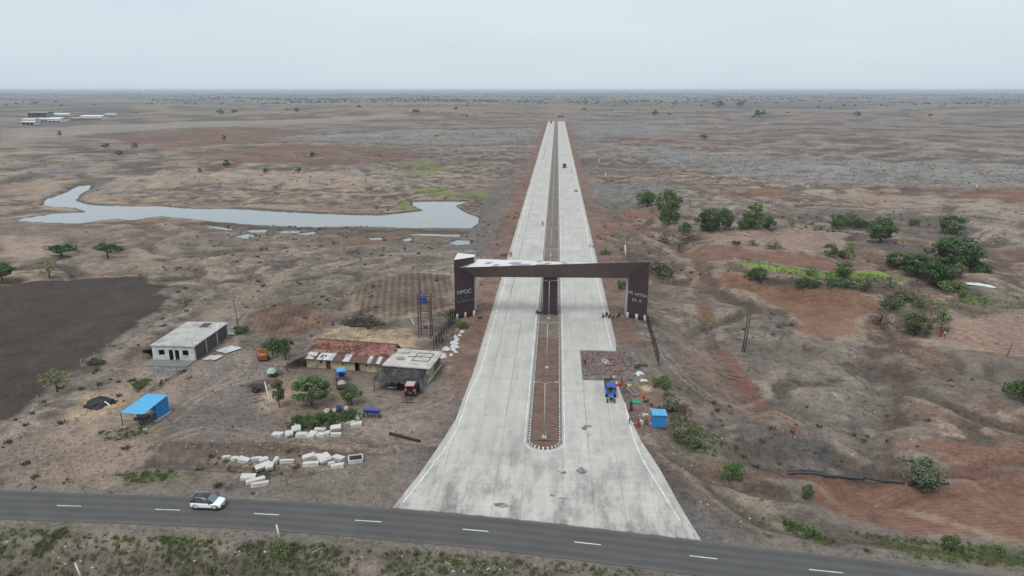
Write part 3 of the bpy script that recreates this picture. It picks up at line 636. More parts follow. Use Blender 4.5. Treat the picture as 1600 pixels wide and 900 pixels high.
# ------------------------------------------------------------------ concrete road: slabs with open joints
def conc_mat():
    m = bpy.data.materials.new('road_concrete'); m.use_nodes = True; n, l = m.node_tree.nodes, m.node_tree.links
    b = n['Principled BSDF']; b.inputs['Roughness'].default_value = 0.9; b.inputs['Specular IOR Level'].default_value = 0.2
    g = n.new('ShaderNodeNewGeometry')
    def N(scale, det, ro, vec=None, mp=None):
        q = n.new('ShaderNodeTexNoise'); q.inputs['Scale'].default_value = scale; q.inputs['Detail'].default_value = det; q.inputs['Roughness'].default_value = ro
        if mp:
            k = n.new('ShaderNodeMapping'); k.inputs['Scale'].default_value = mp; l.new(g.outputs['Position'], k.inputs['Vector']); l.new(k.outputs[0], q.inputs['Vector'])
        else: l.new(g.outputs['Position'], q.inputs['Vector'])
        return q.outputs['Fac']
    def M(op, a, c=None):
        q = n.new('ShaderNodeMath'); q.operation = op
        for i, v in enumerate((a, c)):
            if v is None: continue
            if isinstance(v, (int, float)): q.inputs[i].default_value = v
            else: l.new(v, q.inputs[i])
        return q.outputs[0]
    sn = n.new('ShaderNodeVectorMath'); sn.operation = 'SNAP'; sn.inputs[1].default_value = (3.7, 5.0, 50); l.new(g.outputs['Position'], sn.inputs[0])
    wn_ = n.new('ShaderNodeTexWhiteNoise'); l.new(sn.outputs[0], wn_.inputs['Vector'])
    streak = N(1.0, 5, 0.65, mp=(1.1, 0.06, 1)); cross = N(1.0, 4, 0.6, mp=(0.12, 2.2, 1)); big = N(0.09, 6, 0.65); mid = N(0.7, 6, 0.7); fin = N(9, 3, 0.6)
    v = M('ADD', M('MULTIPLY', M('SUBTRACT', wn_.outputs['Value'], 0.5), 0.07), 1.0)
    for src, a in ((streak, 0.36), (cross, 0.16), (big, 0.40), (mid, 0.30), (fin, 0.12)):
        v = M('ADD', v, M('MULTIPLY', M('SUBTRACT', src, 0.5), a))
    # tyre grime where traffic turns in from the asphalt
    sx = n.new('ShaderNodeSeparateXYZ'); l.new(g.outputs['Position'], sx.inputs[0])
    mr = n.new('ShaderNodeMapRange'); mr.inputs['From Min'].default_value = 100; mr.inputs['From Max'].default_value = 68; l.new(sx.outputs['Y'], mr.inputs['Value'])
    gr = n.new('ShaderNodeValToRGB'); gr.color_ramp.elements[0].position = 0.44; gr.color_ramp.elements[1].position = 0.64; l.new(N(0.22, 7, 0.72, mp=(1.5, 0.5, 1)), gr.inputs['Fac'])
    grime = M('MULTIPLY', gr.outputs['Color'], M('ADD', M('MULTIPLY', mr.outputs[0], 0.52), 0.11))
    sp_ = n.new('ShaderNodeValToRGB'); sp_.color_ramp.elements[0].position = 0.68; sp_.color_ramp.elements[1].position = 0.76; l.new(N(0.55, 5, 0.6), sp_.inputs['Fac'])
    v = M('SUBTRACT', M('SUBTRACT', v, grime), M('MULTIPLY', sp_.outputs['Color'], 0.30))
    sc = n.new('ShaderNodeVectorMath'); sc.operation = 'SCALE'; sc.inputs[0].default_value = (0.478, 0.456, 0.420); l.new(M('MAXIMUM', v, 0.2), sc.inputs['Scale'])
    # soil carried in over the outer edges
    ax_ = M('ABSOLUTE', M('ADD', sx.outputs['X'], 0.8)); ed = n.new('ShaderNodeMapRange'); ed.interpolation_type = 'SMOOTHSTEP'; ed.inputs['From Min'].default_value = 12.9; ed.inputs['From Max'].default_value = 14.3
    l.new(M('ADD', ax_, M('MULTIPLY', M('SUBTRACT', mid, 0.5), 3.0)), ed.inputs['Value'])
    mx = n.new('ShaderNodeMixRGB'); yr = n.new('ShaderNodeMapRange'); yr.interpolation_type = 'SMOOTHSTEP'; yr.inputs['From Min'].default_value = 106; yr.inputs['From Max'].default_value = 122; l.new(sx.outputs['Y'], yr.inputs['Value'])
    l.new(M('MULTIPLY', M('MULTIPLY', ed.outputs[0], yr.outputs[0]), 0.55), mx.inputs['Fac']); l.new(sc.outputs[0], mx.inputs['Color1']); mx.inputs['Color2'].default_value = (0.26, 0.20, 0.165, 1)
    l.new(mx.outputs['Color'], b.inputs['Base Color'])
    return m
CONC = conc_mat()
joint = mat('joint_filler', (0.24, 0.23, 0.215), 0.95, 0.2, 2)
asph_top = []       # upper edge of the asphalt, where the apron starts
def offset_line(pts, w):
    out = []
    for i, p in enumerate(pts):
        t = (pts[min(i + 1, len(pts) - 1)] - pts[max(i - 1, 0)]).normalized(); out.append(Vector((p.x - t.y * w, p.y + t.x * w, 0)))
    return out
def resample(pts, step):
    out = [pts[0]]
    for a, b_ in zip(pts, pts[1:]):
        k = max(1, int((b_ - a).length / step)); out += [a.lerp(b_, (i + 1) / k) for i in range(k)]
    return out
def smooth_line(pts, n=6):
    out = []
    for i in range(len(pts) - 1):
        p0, p1, p2, p3 = pts[max(i - 1, 0)], pts[i], pts[i + 1], pts[min(i + 2, len(pts) - 1)]
        for k in range(n):
            t = k / n; out.append(0.5 * ((2 * p1) + (p2 - p0) * t + (2 * p0 - 5 * p1 + 4 * p2 - p3) * t * t + (3 * p1 - p0 - 3 * p2 + p3) * t ** 3))
    return out + [pts[-1]]
ASPH_S = smooth_line(ASPH_C, 8)
ASPH_UP, ASPH_DN = offset_line(ASPH_S, ASPH_W), offset_line(ASPH_S, -ASPH_W)
def up_y(x): return float(np.interp(x, [p.x for p in ASPH_UP], [p.y for p in ASPH_UP]))
left_edge = [G(*p) for p in [(612, 797), (655, 742), (690, 691), (712, 656), (728, 612)]]
right_edge = [G(*p) for p in [(1096, 846), (1062, 790), (1030, 732), (1002, 690), (985, 655), (972, 620), (964, 597)]]
foot = [Vector((x, up_y(x) + 0.12 * math.sin(x * 2.1) + 0.1, 0)) for x in np.linspace(left_edge[0].x, right_edge[0].x, 24)]
apron = foot + right_edge[1:] + [Vector((XR, 136, 0)), Vector((XR, 400, 0)), Vector((XL, 400, 0)), Vector((XL, 118, 0))] + left_edge[::-1][:-1]
def clip(poly, x0, x1, y0, y1):
    def cut(P, f, inter):
        out = []
        for i in range(len(P)):
            a, c = P[i - 1], P[i]
            if f(c):
                if not f(a): out.append(inter(a, c))
                out.append(c)
            elif f(a): out.append(inter(a, c))
        return out
    def ix(x): return lambda a, c: (x, a[1] + (c[1] - a[1]) * (x - a[0]) / (c[0] - a[0]))
    def iy(y): return lambda a, c: (a[0] + (c[0] - a[0]) * (y - a[1]) / (c[1] - a[1]), y)
    for f, it in ((lambda p: p[0] >= x0, ix(x0)), (lambda p: p[0] <= x1, ix(x1)), (lambda p: p[1] >= y0, iy(y0)), (lambda p: p[1] <= y1, iy(y1))):
        if not poly: return []
        poly = cut(poly, f, it)
    out = []
    for p in poly:
        if not out or math.hypot(p[0] - out[-1][0], p[1] - out[-1][1]) > 0.02: out.append(p)
    if len(out) > 1 and math.hypot(out[0][0] - out[-1][0], out[0][1] - out[-1][1]) < 0.02: out.pop()
    return out
def area(P): return 0.5 * abs(sum(P[i - 1][0] * P[i][1] - P[i][0] * P[i - 1][1] for i in range(len(P))))
ZT = 0.10                        # top of the concrete
road = bpy.data.objects.new('concrete_road', None); COL.objects.link(road); road['kind'] = 'structure'; road['label'] = 'wide pale concrete dual carriageway running to the horizon'
lanes_l = np.linspace(XL, ML - 0.25, 4); lanes_r = np.linspace(MR + 0.25, XR, 4)
lanes_all = list(np.linspace(-29.2, XL, 5))[:-1] + list(lanes_l) + list(lanes_r) + list(np.linspace(XR, 24.7, 4))[1:]
AP = [(p.x, p.y) for p in apron]
def slab(mb, P, g=0.014):
    c = np.mean(P, 0); m = len(P)
    Q = [(p[0] + (c[0] - p[0]) * min(0.3, g / max(0.05, abs(c[0] - p[0]))) if abs(c[0] - p[0]) > 0.05 else p[0], p[1] + (c[1] - p[1]) * min(0.3, g / max(0.05, abs(c[1] - p[1]))) if abs(c[1] - p[1]) > 0.05 else p[1]) for p in P]
    dz = random.uniform(-0.006, 0.006)
    vs = [(q[0], q[1], -0.12) for q in Q] + [(q[0], q[1], ZT + dz) for q in Q]
    mb.add(vs, [tuple(range(m, 2 * m))] + [(i, (i + 1) % m, m + (i + 1) % m, m + i) for i in range(m)])
def ccw(P): 
    a = sum(P[i - 1][0] * P[i][1] - P[i][0] * P[i - 1][1] for i in range(len(P))); return P if a > 0 else P[::-1]
nslab = 0
Y_SPLIT = 235.0
for i in range(len(lanes_all) - 1):
    x0, x1 = lanes_all[i], lanes_all[i + 1]
    med = abs(x0 - (ML - 0.25)) < 0.01
    y = 60.0
    while y < Y_SPLIT:
        y1 = y + 5.0
        P = clip(AP, x0, x1, y, y1)
        if med:
            P = clip(AP, x0, x1, y, min(y1, 91.5)) if y < 91.5 else []
        if x0 > MR + 2 and 115 <= y < 130: P = []           # broken-out bay
        if len(P) >= 3 and area(P) > 0.25:
            mb = MB(); slab(mb, ccw(P)); mb.build('slab', CONC, road); nslab += 1
        y = y1
mb = MB()
for lanes in (lanes_l, lanes_r):
    for i in range(3):
        y = Y_SPLIT
        while y < YEND:
            st = 5.0 if y < 500 else 10.0
            slab(mb, [(lanes[i], y), (lanes[i + 1], y), (lanes[i + 1], y + st), (lanes[i], y + st)]); y += st
o = mb.build('slab_run', CONC, road); o['kind'] = 'stuff'
mb = MB()   # packed base under the joints
mb.add([(p[0], p[1], ZT - 0.06) for p in clip(ccw(AP), -40, 40, 50, 115)], [tuple(range(len(clip(ccw(AP), -40, 40, 50, 115))))])
mb.quad((XL + .05, 115, ZT - .06), (MR + 4.05, 115, ZT - .06), (MR + 4.05, 132, ZT - .06), (XL + .05, 132, ZT - .06))
mb.quad((XL + .05, 132, ZT - .06), (XR - .05, 132, ZT - .06), (XR - .05, YEND, ZT - .06), (XL + .05, YEND, ZT - .06))
mb.build('joint_base', joint, road)
# painted lines
paint = mat('road_paint', (0.74, 0.74, 0.72), 0.7, 0.10, 1.5, dirt=(0.45, 0.44, 0.42), dirt_amt=0.6)
def strip(pts, w, z, mb):
    pts = [Vector((p[0], p[1], 0)) for p in pts]; L, R_ = offset_line(pts, w / 2), offset_line(pts, -w / 2)
    vs = [(p.x, p.y, z) for p in L] + [(p.x, p.y, z) for p in R_]; k = len(L)
    mb.add(vs, [(k + i, k + i + 1, i + 1, i) for i in range(k - 1)])
PZ = ZT + 0.011
el = smooth_line([G(*p) for p in [(630, 786), (668, 738), (703, 690), (718, 660), (735, 610)]], 6) + [Vector((-13.3, y, 0)) for y in (118, 122, 130, 150)]
er = smooth_line([G(*p) for p in [(1063, 816), (1030, 762), (1005, 720), (990, 685), (982, 655), (976, 630)]], 6) 
mb = MB(); strip(el, 0.17, PZ, mb); strip([(-13.3, 150), (-13.3, 600)], 0.17, PZ, mb); strip([(-13.3, 600), (-13.3, YEND)], 0.17, PZ, mb); mb.build('edge_line', paint, road)
mb = MB(); strip(er, 0.17, PZ, mb); mb.build('edge_line', paint, road)
mb = MB(); strip([(11.7, 132.2), (11.7, 600), (11.7, YEND)], 0.17, PZ, mb); mb.build('edge_line', paint, road)
for xx in (ML - 0.62, MR + 0.62):
    mb = MB(); strip([(xx, 92), (xx, 400), (xx, YEND)], 0.15, PZ, mb); mb.build('edge_line', paint, road)
mb = MB(); cx, rr = (ML + MR) / 2, (MR - ML) / 2 + 0.62
strip([(cx - rr * math.cos(a), 92 - rr * math.sin(a) * 0.95) for a in np.linspace(0, math.pi, 20)], 0.15, PZ, mb); mb.build('edge_line', paint, road)
dash = None
for k, xx in enumerate((lanes_l[1], lanes_l[2], lanes_r[1] , lanes_r[2])):
    y = 96.0 + (k % 2) * 2
    while y < 420:
        if not (xx > 4 and 112 < y < 132):
            if dash is None:
                mb = MB(); mb.quad((-0.06, 0, 0), (0.06, 0, 0), (0.06, 3, 0), (-0.06, 3, 0)); dash = mb.mesh('lane_dash', mat('worn_paint', (0.66, 0.66, 0.64), 0.8, 0.1, 1.5, dirt=(0.44, 0.43, 0.41), dirt_amt=1.6))
            link('lane_dash', dash, road, (xx + 0.12, y, PZ))
        y += 9.0
# oil and mud stains
def stain(px, py, w, l_, m_, seed, rz=0.0):
    r_ = random.Random(seed); p = G(px, py); mb = MB()
    for q in range(r_.randint(3, 6)):
        cx_, cy_ = (0, 0) if q == 0 else (r_.uniform(-.6, .6) * w, r_.uniform(-.6, .6) * l_); k_ = 14; sc_ = 1 if q == 0 else r_.uniform(.15, .45)
        P_ = [(cx_ + w * .5 * sc_ * (0.55 + .5 * r_.random()) * math.cos(6.2832 * i / k_), cy_ + l_ * .5 * sc_ * (0.55 + .5 * r_.random()) * math.sin(6.2832 * i / k_)) for i in range(k_)]
        mb.add([(p.x + x * math.cos(rz) - y * math.sin(rz), p.y + x * math.sin(rz) + y * math.cos(rz), ZT + 0.010 + 0.0006 * q) for x, y in P_], [tuple(range(k_))])
    mb.build('stain', m_, road)
oil = mat('oil_stain', (0.13, 0.125, 0.12), 0.8, 0.35, 1.2, dirt=(0.30, 0.29, 0.27), dirt_amt=0.6); mud = mat('mud_stain', (0.34, 0.325, 0.30), 0.9, 0.2, 1.0, dirt=(0.42, 0.405, 0.38), dirt_amt=0.8)
for i, (px, py, w, l_, m_) in enumerate([(783, 790, 2.6, 1.4, oil), (918, 667, 1.8, 1.0, oil), (913, 671, 1.1, 1.0, oil), (908, 737, 1.6, 2.2, oil), (880, 740, 1.0, .8, oil), (903, 600, .7, 1.6, mud), (920, 681, .6, .4, oil), (770, 520, .9, 1.4, mud), (776, 490, 1.0, 1.5, mud), (758, 540, 1.0, 1.2, mud), (880, 780, 1.2, .5, oil), (862, 775, .7, .5, oil)]): stain(px, py, w, l_, m_, 900 + i)
# tar poured along the lane joint of the left carriageway and scrapes near the pier
tar = mat('tar_seal', (0.09, 0.088, 0.085), 0.7, 0.3, 1.0, dirt=(0.3, 0.29, 0.27), dirt_amt=0.7)
for xx, ya, yb, w_ in ((lanes_l[1], 118, 160, .05), (lanes_l[1], 165, 330, .10), (lanes_l[2], 100, 150, .04), (lanes_r[1], 90, 115, .05), (lanes_l[1] + 1.2, 520, 700, .3), (lanes_r[2] + 1.0, 430, 470, .3)):
    mb = MB(); y_ = ya; pts = []
    while y_ < yb: pts.append((xx + random.uniform(-.10, .10) * (1 + w_ * 3), y_)); y_ += random.uniform(.6, 1.6) * (1 + w_ * 3)
    strip(pts, w_, ZT + 0.0095, mb); mb.build('tar_seal', tar, road)
# ------------------------------------------------------------------ median
med = bpy.data.objects.new('median', None); COL.objects.link(med); med['kind'] = 'structure'; med['label'] = 'raised median strip of red soil inside black and white kerbs'
def med_outline(inset, y1, n=14):
    r = (MR - ML) / 2 - inset; c = (ML + MR) / 2
    return [(c - r * math.cos(a), 92 - r * math.sin(a)) for a in np.linspace(0, math.pi, n)], r, c
soil_m = mat('median_soil', (0.15, 0.088, 0.066), 0.98, 0.4, 1.1, bump=0.8, dirt=(0.165, 0.125, 0.10), dirt_amt=0.5)
soil_p = mat('median_dry_soil', (0.20, 0.162, 0.13), 0.98, 0.35, 0.9, bump=0.8, dirt=(0.13, 0.10, 0.083), dirt_amt=0.5)
mb = MB(); arc, r, c = med_outline(0.24, 0)
nz = 60; rows = []
for y in np.linspace(92, 136, 50):
    rows.append([(c + r * t, y, ZT + 0.16 + 0.12 * (1 - t * t) + random.uniform(-.03, .03)) for t in np.linspace(-1, 1, 9)])
vs = [p for q in rows for p in q]; fs = [(i * 9 + j, i * 9 + j + 1, (i + 1) * 9 + j + 1, (i + 1) * 9 + j) for i in range(49) for j in range(8)]
mb.add(vs, fs); mb.add([(x, y, ZT + 0.16) for x, y in arc], [tuple(range(len(arc)))])
mb.build('soil_bed', soil_m, med, True)
mb = MB(); rows = []
for y in np.concatenate([np.linspace(136, 300, 100), np.linspace(305, YEND, 90)]):
    rows.append([(c + r * t, y, ZT + 0.12 + 0.1 * (1 - t * t) + random.uniform(-.04, .04)) for t in np.linspace(-1, 1, 7)])
vs = [p for q in rows for p in q]; fs = [(i * 7 + j, i * 7 + j + 1, (i + 1) * 7 + j + 1, (i + 1) * 7 + j) for i in range(len(rows) - 1) for j in range(6)]
mb.add(vs, fs); mb.build('dry_soil_bed', soil_p, med, True)
kw, kb = mat('kerb_white', (0.72, 0.71, 0.69), 0.8, 0.1, 4, dirt=(0.3, 0.28, 0.26), dirt_amt=0.6), mat('kerb_black', (0.045, 0.045, 0.047), 0.8, 0.2, 4, dirt=(0.2, 0.19, 0.18), dirt_amt=0.4)
W, K = MB(), MB(); r = (MR - ML) / 2 - 0.11; path = []
y = 330.0
while y > 92: path.append((ML + 0.11, y)); y -= 0.42
nn = int(math.pi * r / 0.30)
path += [(c - r * math.cos(a), 92 - r * math.sin(a)) for a in np.linspace(0, math.pi, nn)]
y = 92.42
while y < 330: path.append((MR - 0.11, y)); y += 0.42
for i in range(len(path) - 1):
    a, b_ = Vector(path[i]), Vector(path[i + 1]); d = b_ - a
    (W if i % 2 else K).box(((a.x + b_.x) / 2, (a.y + b_.y) / 2, ZT + 0.13), (d.length - 0.015, 0.22, 0.34), math.atan2(d.y, d.x))
o = W.build('white_kerb_blocks', kw, med); o['kind'] = 'stuff'
o = K.build('black_kerb_blocks', kb, med); o['kind'] = 'stuff'
mb = MB()
for xx in (ML + .11, MR - .11): mb.box((xx, (330 + YEND) / 2, ZT + 0.12), (0.22, YEND - 330, 0.3))
mb.build('plain_kerb', mat('kerb_plain', (0.34, 0.325, 0.30), 0.9, 0.2, 0.6), med)

# ------------------------------------------------------------------ asphalt road
def asph_mat():
    m = bpy.data.materials.new('asphalt'); m.use_nodes = True; n, l = m.node_tree.nodes, m.node_tree.links
    b = n['Principled BSDF']; b.inputs['Roughness'].default_value = 0.85; b.inputs['Specular IOR Level'].default_value = 0.25
    at = n.new('ShaderNodeAttribute'); at.attribute_name = 'across'; tc = n.new('ShaderNodeTexCoord')
    no = n.new('ShaderNodeTexNoise'); no.inputs['Scale'].default_value = 0.5; no.inputs['Detail'].default_value = 7; no.inputs['Roughness'].default_value = 0.7
    mp = n.new('ShaderNodeMapping'); mp.inputs['Scale'].default_value = (0.16, 1.4, 1); mp.inputs['Rotation'].default_value = (0, 0, 0.05); l.new(tc.outputs['Object'], mp.inputs[0]); l.new(mp.outputs[0], no.inputs['Vector'])
    n2 = n.new('ShaderNodeTexNoise'); n2.inputs['Scale'].default_value = 7; n2.inputs['Detail'].default_value = 4; l.new(tc.outputs['Object'], n2.inputs['Vector'])
    n3 = n.new('ShaderNodeTexNoise'); n3.inputs['Scale'].default_value = 0.35; n3.inputs['Detail'].default_value = 6; l.new(tc.outputs['Object'], n3.inputs['Vector'])
    def M(op, a, c=None):
        q = n.new('ShaderNodeMath'); q.operation = op
        for i, v in enumerate((a, c)):
            if v is None: continue
            if isinstance(v, (int, float)): q.inputs[i].default_value = v
            else: l.new(v, q.inputs[i])
        return q.outputs[0]
    wheel = M('COSINE', M('MULTIPLY', at.outputs['Fac'], 4.2 * math.pi))           # polished wheel tracks
    v = M('ADD', 1.0, M('MULTIPLY', wheel, 0.09))
    for s, a in ((no.outputs['Fac'], 0.5), (n2.outputs['Fac'], 0.22), (n3.outputs['Fac'], 0.45)): v = M('ADD', v, M('MULTIPLY', M('SUBTRACT', s, 0.5), a))
    edge = M('POWER', M('ABSOLUTE', at.outputs['Fac']), 14.0)
    s = n.new('ShaderNodeVectorMath'); s.operation = 'SCALE'; s.inputs[0].default_value = (0.092, 0.089, 0.087); l.new(M('MAXIMUM', v, 0.3), s.inputs['Scale'])
    mx = n.new('ShaderNodeMixRGB'); l.new(M('MULTIPLY', edge, M('MULTIPLY', n3.outputs['Fac'], 0.9)), mx.inputs['Fac']); l.new(s.outputs[0], mx.inputs['Color1']); mx.inputs['Color2'].default_value = (0.165, 0.146, 0.128, 1)
    l.new(mx.outputs['Color'], b.inputs['Base Color'])
    bp = n.new('ShaderNodeBump'); bp.inputs['Strength'].default_value = 0.4; bp.inputs['Distance'].default_value = 0.02; l.new(n2.outputs['Fac'], bp.inputs['Height']); l.new(bp.outputs['Normal'], b.inputs['Normal'])
    return m
ASPH = asph_mat()
S = resample(ASPH_S, 0.5); rows = []; acr = []
mb = MB(); k = 13
for i, p in enumerate(S):
    t = (S[min(i + 1, len(S) - 1)] - S[max(i - 1, 0)]).normalized(); nrm = Vector((-t.y, t.x, 0))
    for j in range(k):
        u = -1 + 2 * j / (k - 1); q = p + nrm * (ASPH_W * u + (random.uniform(-.05, .05) if j in (0, k - 1) else 0)); rows.append((q.x, q.y, 0.055 - 0.03 * u * u)); acr.append(u)
    q0, q1 = rows[-k], rows[-1]
nS = len(S)
mb.add(rows, [(i * k + j, i * k + k + j, i * k + k + j + 1, i * k + j + 1) for i in range(nS - 1) for j in range(k - 1)])
low = len(rows); lo = [(rows[i * k][0], rows[i * k][1], -0.2) for i in range(nS)]; hi = [(rows[i * k + k - 1][0], rows[i * k + k - 1][1], -0.2) for i in range(nS)]
mb.add(lo + hi, []); 
mb.f += [(low + i, low + i + 1, (i + 1) * k, i * k) for i in range(nS - 1)] + [(i * k + k - 1, (i + 1) * k + k - 1, low + nS + i + 1, low + nS + i) for i in range(nS - 1)]
mb.m += [0] * (2 * (nS - 1))
asph = mb.build('asphalt_road', ASPH); at = asph.data.attributes.new('across', 'FLOAT', 'POINT'); at.data.foreach_set('value', np.array(acr + [-1.0] * nS + [1.0] * nS, np.float32))
for p in asph.data.polygons: p.flip() if p.normal.z < -0.5 else None
asph['kind'] = 'structure'; asph['label'] = 'dark two lane asphalt road crossing the foreground'
for pa, pb in [((-68, 785.5), (-28, 787)), ((89, 790.5), (127, 791.5)), ((243, 796.3), (281, 797.8)), ((397, 803), (436, 805)), ((555, 813.5), (596, 816)), ((723, 827.5), (763, 831)), ((897, 847.3), (939, 852)), ((1077, 869), (1121, 874)), ((1264, 890.5), (1317, 896)), ((1462, 916), (1515, 922)), ((-230, 779), (-190, 780.5))]:
    mb = MB(); a, b_ = G(*pa), G(*pb); strip([(a.x, a.y), (b_.x, b_.y)], 0.13, 0.063, mb); mb.build('centre_dash', paint, asph)

# ------------------------------------------------------------------ gateway over the road
maroon = mat('maroon_panel', (0.052, 0.030, 0.034), 0.6, 0.10, 0.8, spec=0.35)
brown = mat('brown_panel', (0.130, 0.094, 0.086), 0.55, 0.08, 0.5, spec=0.4)
brown2 = mat('brown_panel_faded', (0.140, 0.103, 0.095), 0.55, 0.08, 0.5, spec=0.4)
whitep = mat('white_roof_panel', (0.66, 0.64, 0.63), 0.5, 0.05, 1.0)
mauve = mat('mauve_roof_panel', (0.30, 0.27, 0.295), 0.5, 0.08, 1.0)
greyp = mat('grey_side_panel', (0.40, 0.385, 0.38), 0.6, 0.08, 1.0)
concw = mat('pale_concrete', (0.52, 0.50, 0.47), 0.9, 0.14, 1.5, dirt=(0.36, 0.34, 0.31), dirt_amt=0.3)
letter = mat('silver_letter', (0.36, 0.34, 0.34), 0.5, 0.08, 3)
letter_d = mat('tarnished_letter', (0.145, 0.12, 0.125), 0.5, 0.2, 3)
gate = thing('gateway', 'maroon and brown gateway with twisted beam spanning the concrete road', 'gateway', (0, 150, 0))
def gl(p): return Vector((p[0], p[1] - 150, p[2]))
def panel_grid(a, b_, c, d, nu, nv, name, pick, gap=0.02, th=0.05):
    """cladding over the quad a b c d (counter-clockwise from outside), each sheet its own piece"""
    a, b_, c, d = map(Vector, (a, b_, c, d))
    def P(u, v): return (a.lerp(b_, u)).lerp(d.lerp(c, u), v)
    for i in range(nu):
        for j in range(nv):
            u0, u1, v0, v1 = i / nu, (i + 1) / nu, j / nv, (j + 1) / nv
            q = [P(u0, v0), P(u1, v0), P(u1, v1), P(u0, v1)]; cen = sum(q, Vector()) / 4
            nrm = (q[1] - q[0]).cross(q[3] - q[0]).normalized()
            q = [p + (cen - p).normalized() * gap for p in q]
            lift = nrm * random.uniform(0.0, 0.012)
            mb = MB(); mb.hexa([p - nrm * th + lift for p in q] + [p + lift for p in q]); mb.build(name, pick(i, j), gate)
# left tower
A, B_, Cc, D_ = (-22.2, 147.5), (-18.1, 150.6), (-17.9, 152.6), (-22.3, 154.3)
HT = 13.9
def prism(P, z0, z1, mats, name, parent, sh=0.06):
    c = np.mean(P, 0); Q = [(p[0] + (c[0] - p[0]) * sh / 3, p[1] + (c[1] - p[1]) * sh / 3) for p in P]
    mb = MB(); k = len(Q); mb.add([(x, y - 150, z0) for x, y in Q] + [(x, y - 150, z1) for x, y in Q], [tuple(range(k, 2 * k))] + [(i, (i + 1) % k, k + (i + 1) % k, k + i) for i in range(k)])
    return mb.build(name, mats, parent)
tw = prism([A, B_, Cc, D_], 0.55, HT - 0.02, maroon, 'tower_core', gate)
panel_grid(gl((*A, 0.6)), gl((*B_, 0.9)), gl((*B_, HT)), gl((*A, HT)), 2, 9, 'cladding_panel', lambda i, j: maroon, 0.012)
panel_grid(gl((*B_, 0.9)), gl((*Cc, 0.9)), gl((*Cc, HT)), gl((*B_, HT)), 1, 9, 'side_panel', lambda i, j: greyp, 0.012)
panel_grid(gl((*A, HT + .06)), gl((*B_, HT + .06)), gl((*Cc, HT + .06)), gl((*D_, HT + .06)), 4, 1, 'cap_panel', lambda i, j: whitep, 0.015)
# right tower, mitred into the beam
A2, B2, C2, D2 = (16.7, 151.6), (20.9, 149.2), (21.0, 154.2), (16.4, 153.6)
prism([A2, B2, C2, D2], 0.55, 11.6, maroon, 'tower_core', gate)
panel_grid(gl((*A2, 0.6)), gl((*B2, 0.6)), gl((*B2, HT)), gl((*A2, 9.4)), 2, 9, 'cladding_panel', lambda i, j: maroon, 0.012)
panel_grid(gl((*D2, 0.6)), gl((*A2, 0.6)), gl((*A2, 9.3)), gl((*D2, 9.3)), 1, 6, 'side_panel', lambda i, j: greyp, 0.012)
# beam: twisted front face, sloping roof, soffit and back
Eb, Db = gl((-21.1, 148.25, 12.05)), gl((20.95, 149.1, HT))
Bb, Cb = gl((-18.15, 150.5, 9.3)), gl((16.75, 151.5, 9.35))
Fb, Gb = gl((-18.0, 152.9, 12.95)), gl((20.8, 154.0, 11.9))
Bk, Ck = gl((-18.0, 152.9, 9.3)), gl((16.75, 153.9, 9.35))
NB = 44
panel_grid(Bb, Cb, Db, Eb, NB, 1, 'beam_panel', lambda i, j: brown if (i * 7 + 3) % 5 else brown2, 0.04)
wh = [[random.random() < (0.86 if i > 17 else 0.72) for j in range(3)] for i in range(30)]
panel_grid(Eb + Vector((0, 0.02, 0.01)), Db + Vector((0, .02, -.03)), Gb, Fb, 30, 3, 'roof_panel', lambda i, j: whitep if wh[i][j] else mauve, 0.015)
mb = MB(); s = Vector((0, 0.12, -0.06)); s2 = Vector((0, 0.12, 0.06)); t_ = Vector((0, -0.1, -0.08)); t2 = Vector((0, -0.1, 0.08))
mb.hexa([Bb + s2 + Vector((0, .2, 0)), Cb + s2 + Vector((0, .2, 0)), Ck + t2, Bk + t2, Eb + s + Vector((1.2, .9, -.3)), Db + s + Vector((-.4, .4, -.2)), Gb + t_ + Vector((-.2, 0, -.15)), Fb + t_ + Vector((.1, 0, -.1))]); mb.build('beam_core', maroon, gate)
panel_grid(Bk, Ck, Cb + Vector((0, .05, 0)), Bb + Vector((0, .05, 0)), 22, 1, 'soffit_panel', lambda i, j: brown, 0.012)
# centre pier
prism([(-2.45, 151.7), (0.75, 151.7), (0.75, 154.6), (-2.45, 154.6)], 0.2, 9.3, maroon, 'pier_core', gate)
panel_grid(gl((-2.47, 151.65, 0.5)), gl((0.77, 151.65, 0.5)), gl((0.77, 151.65, 9.28)), gl((-2.47, 151.65, 9.28)), 2, 7, 'cladding_panel', lambda i, j: maroon, 0.012)
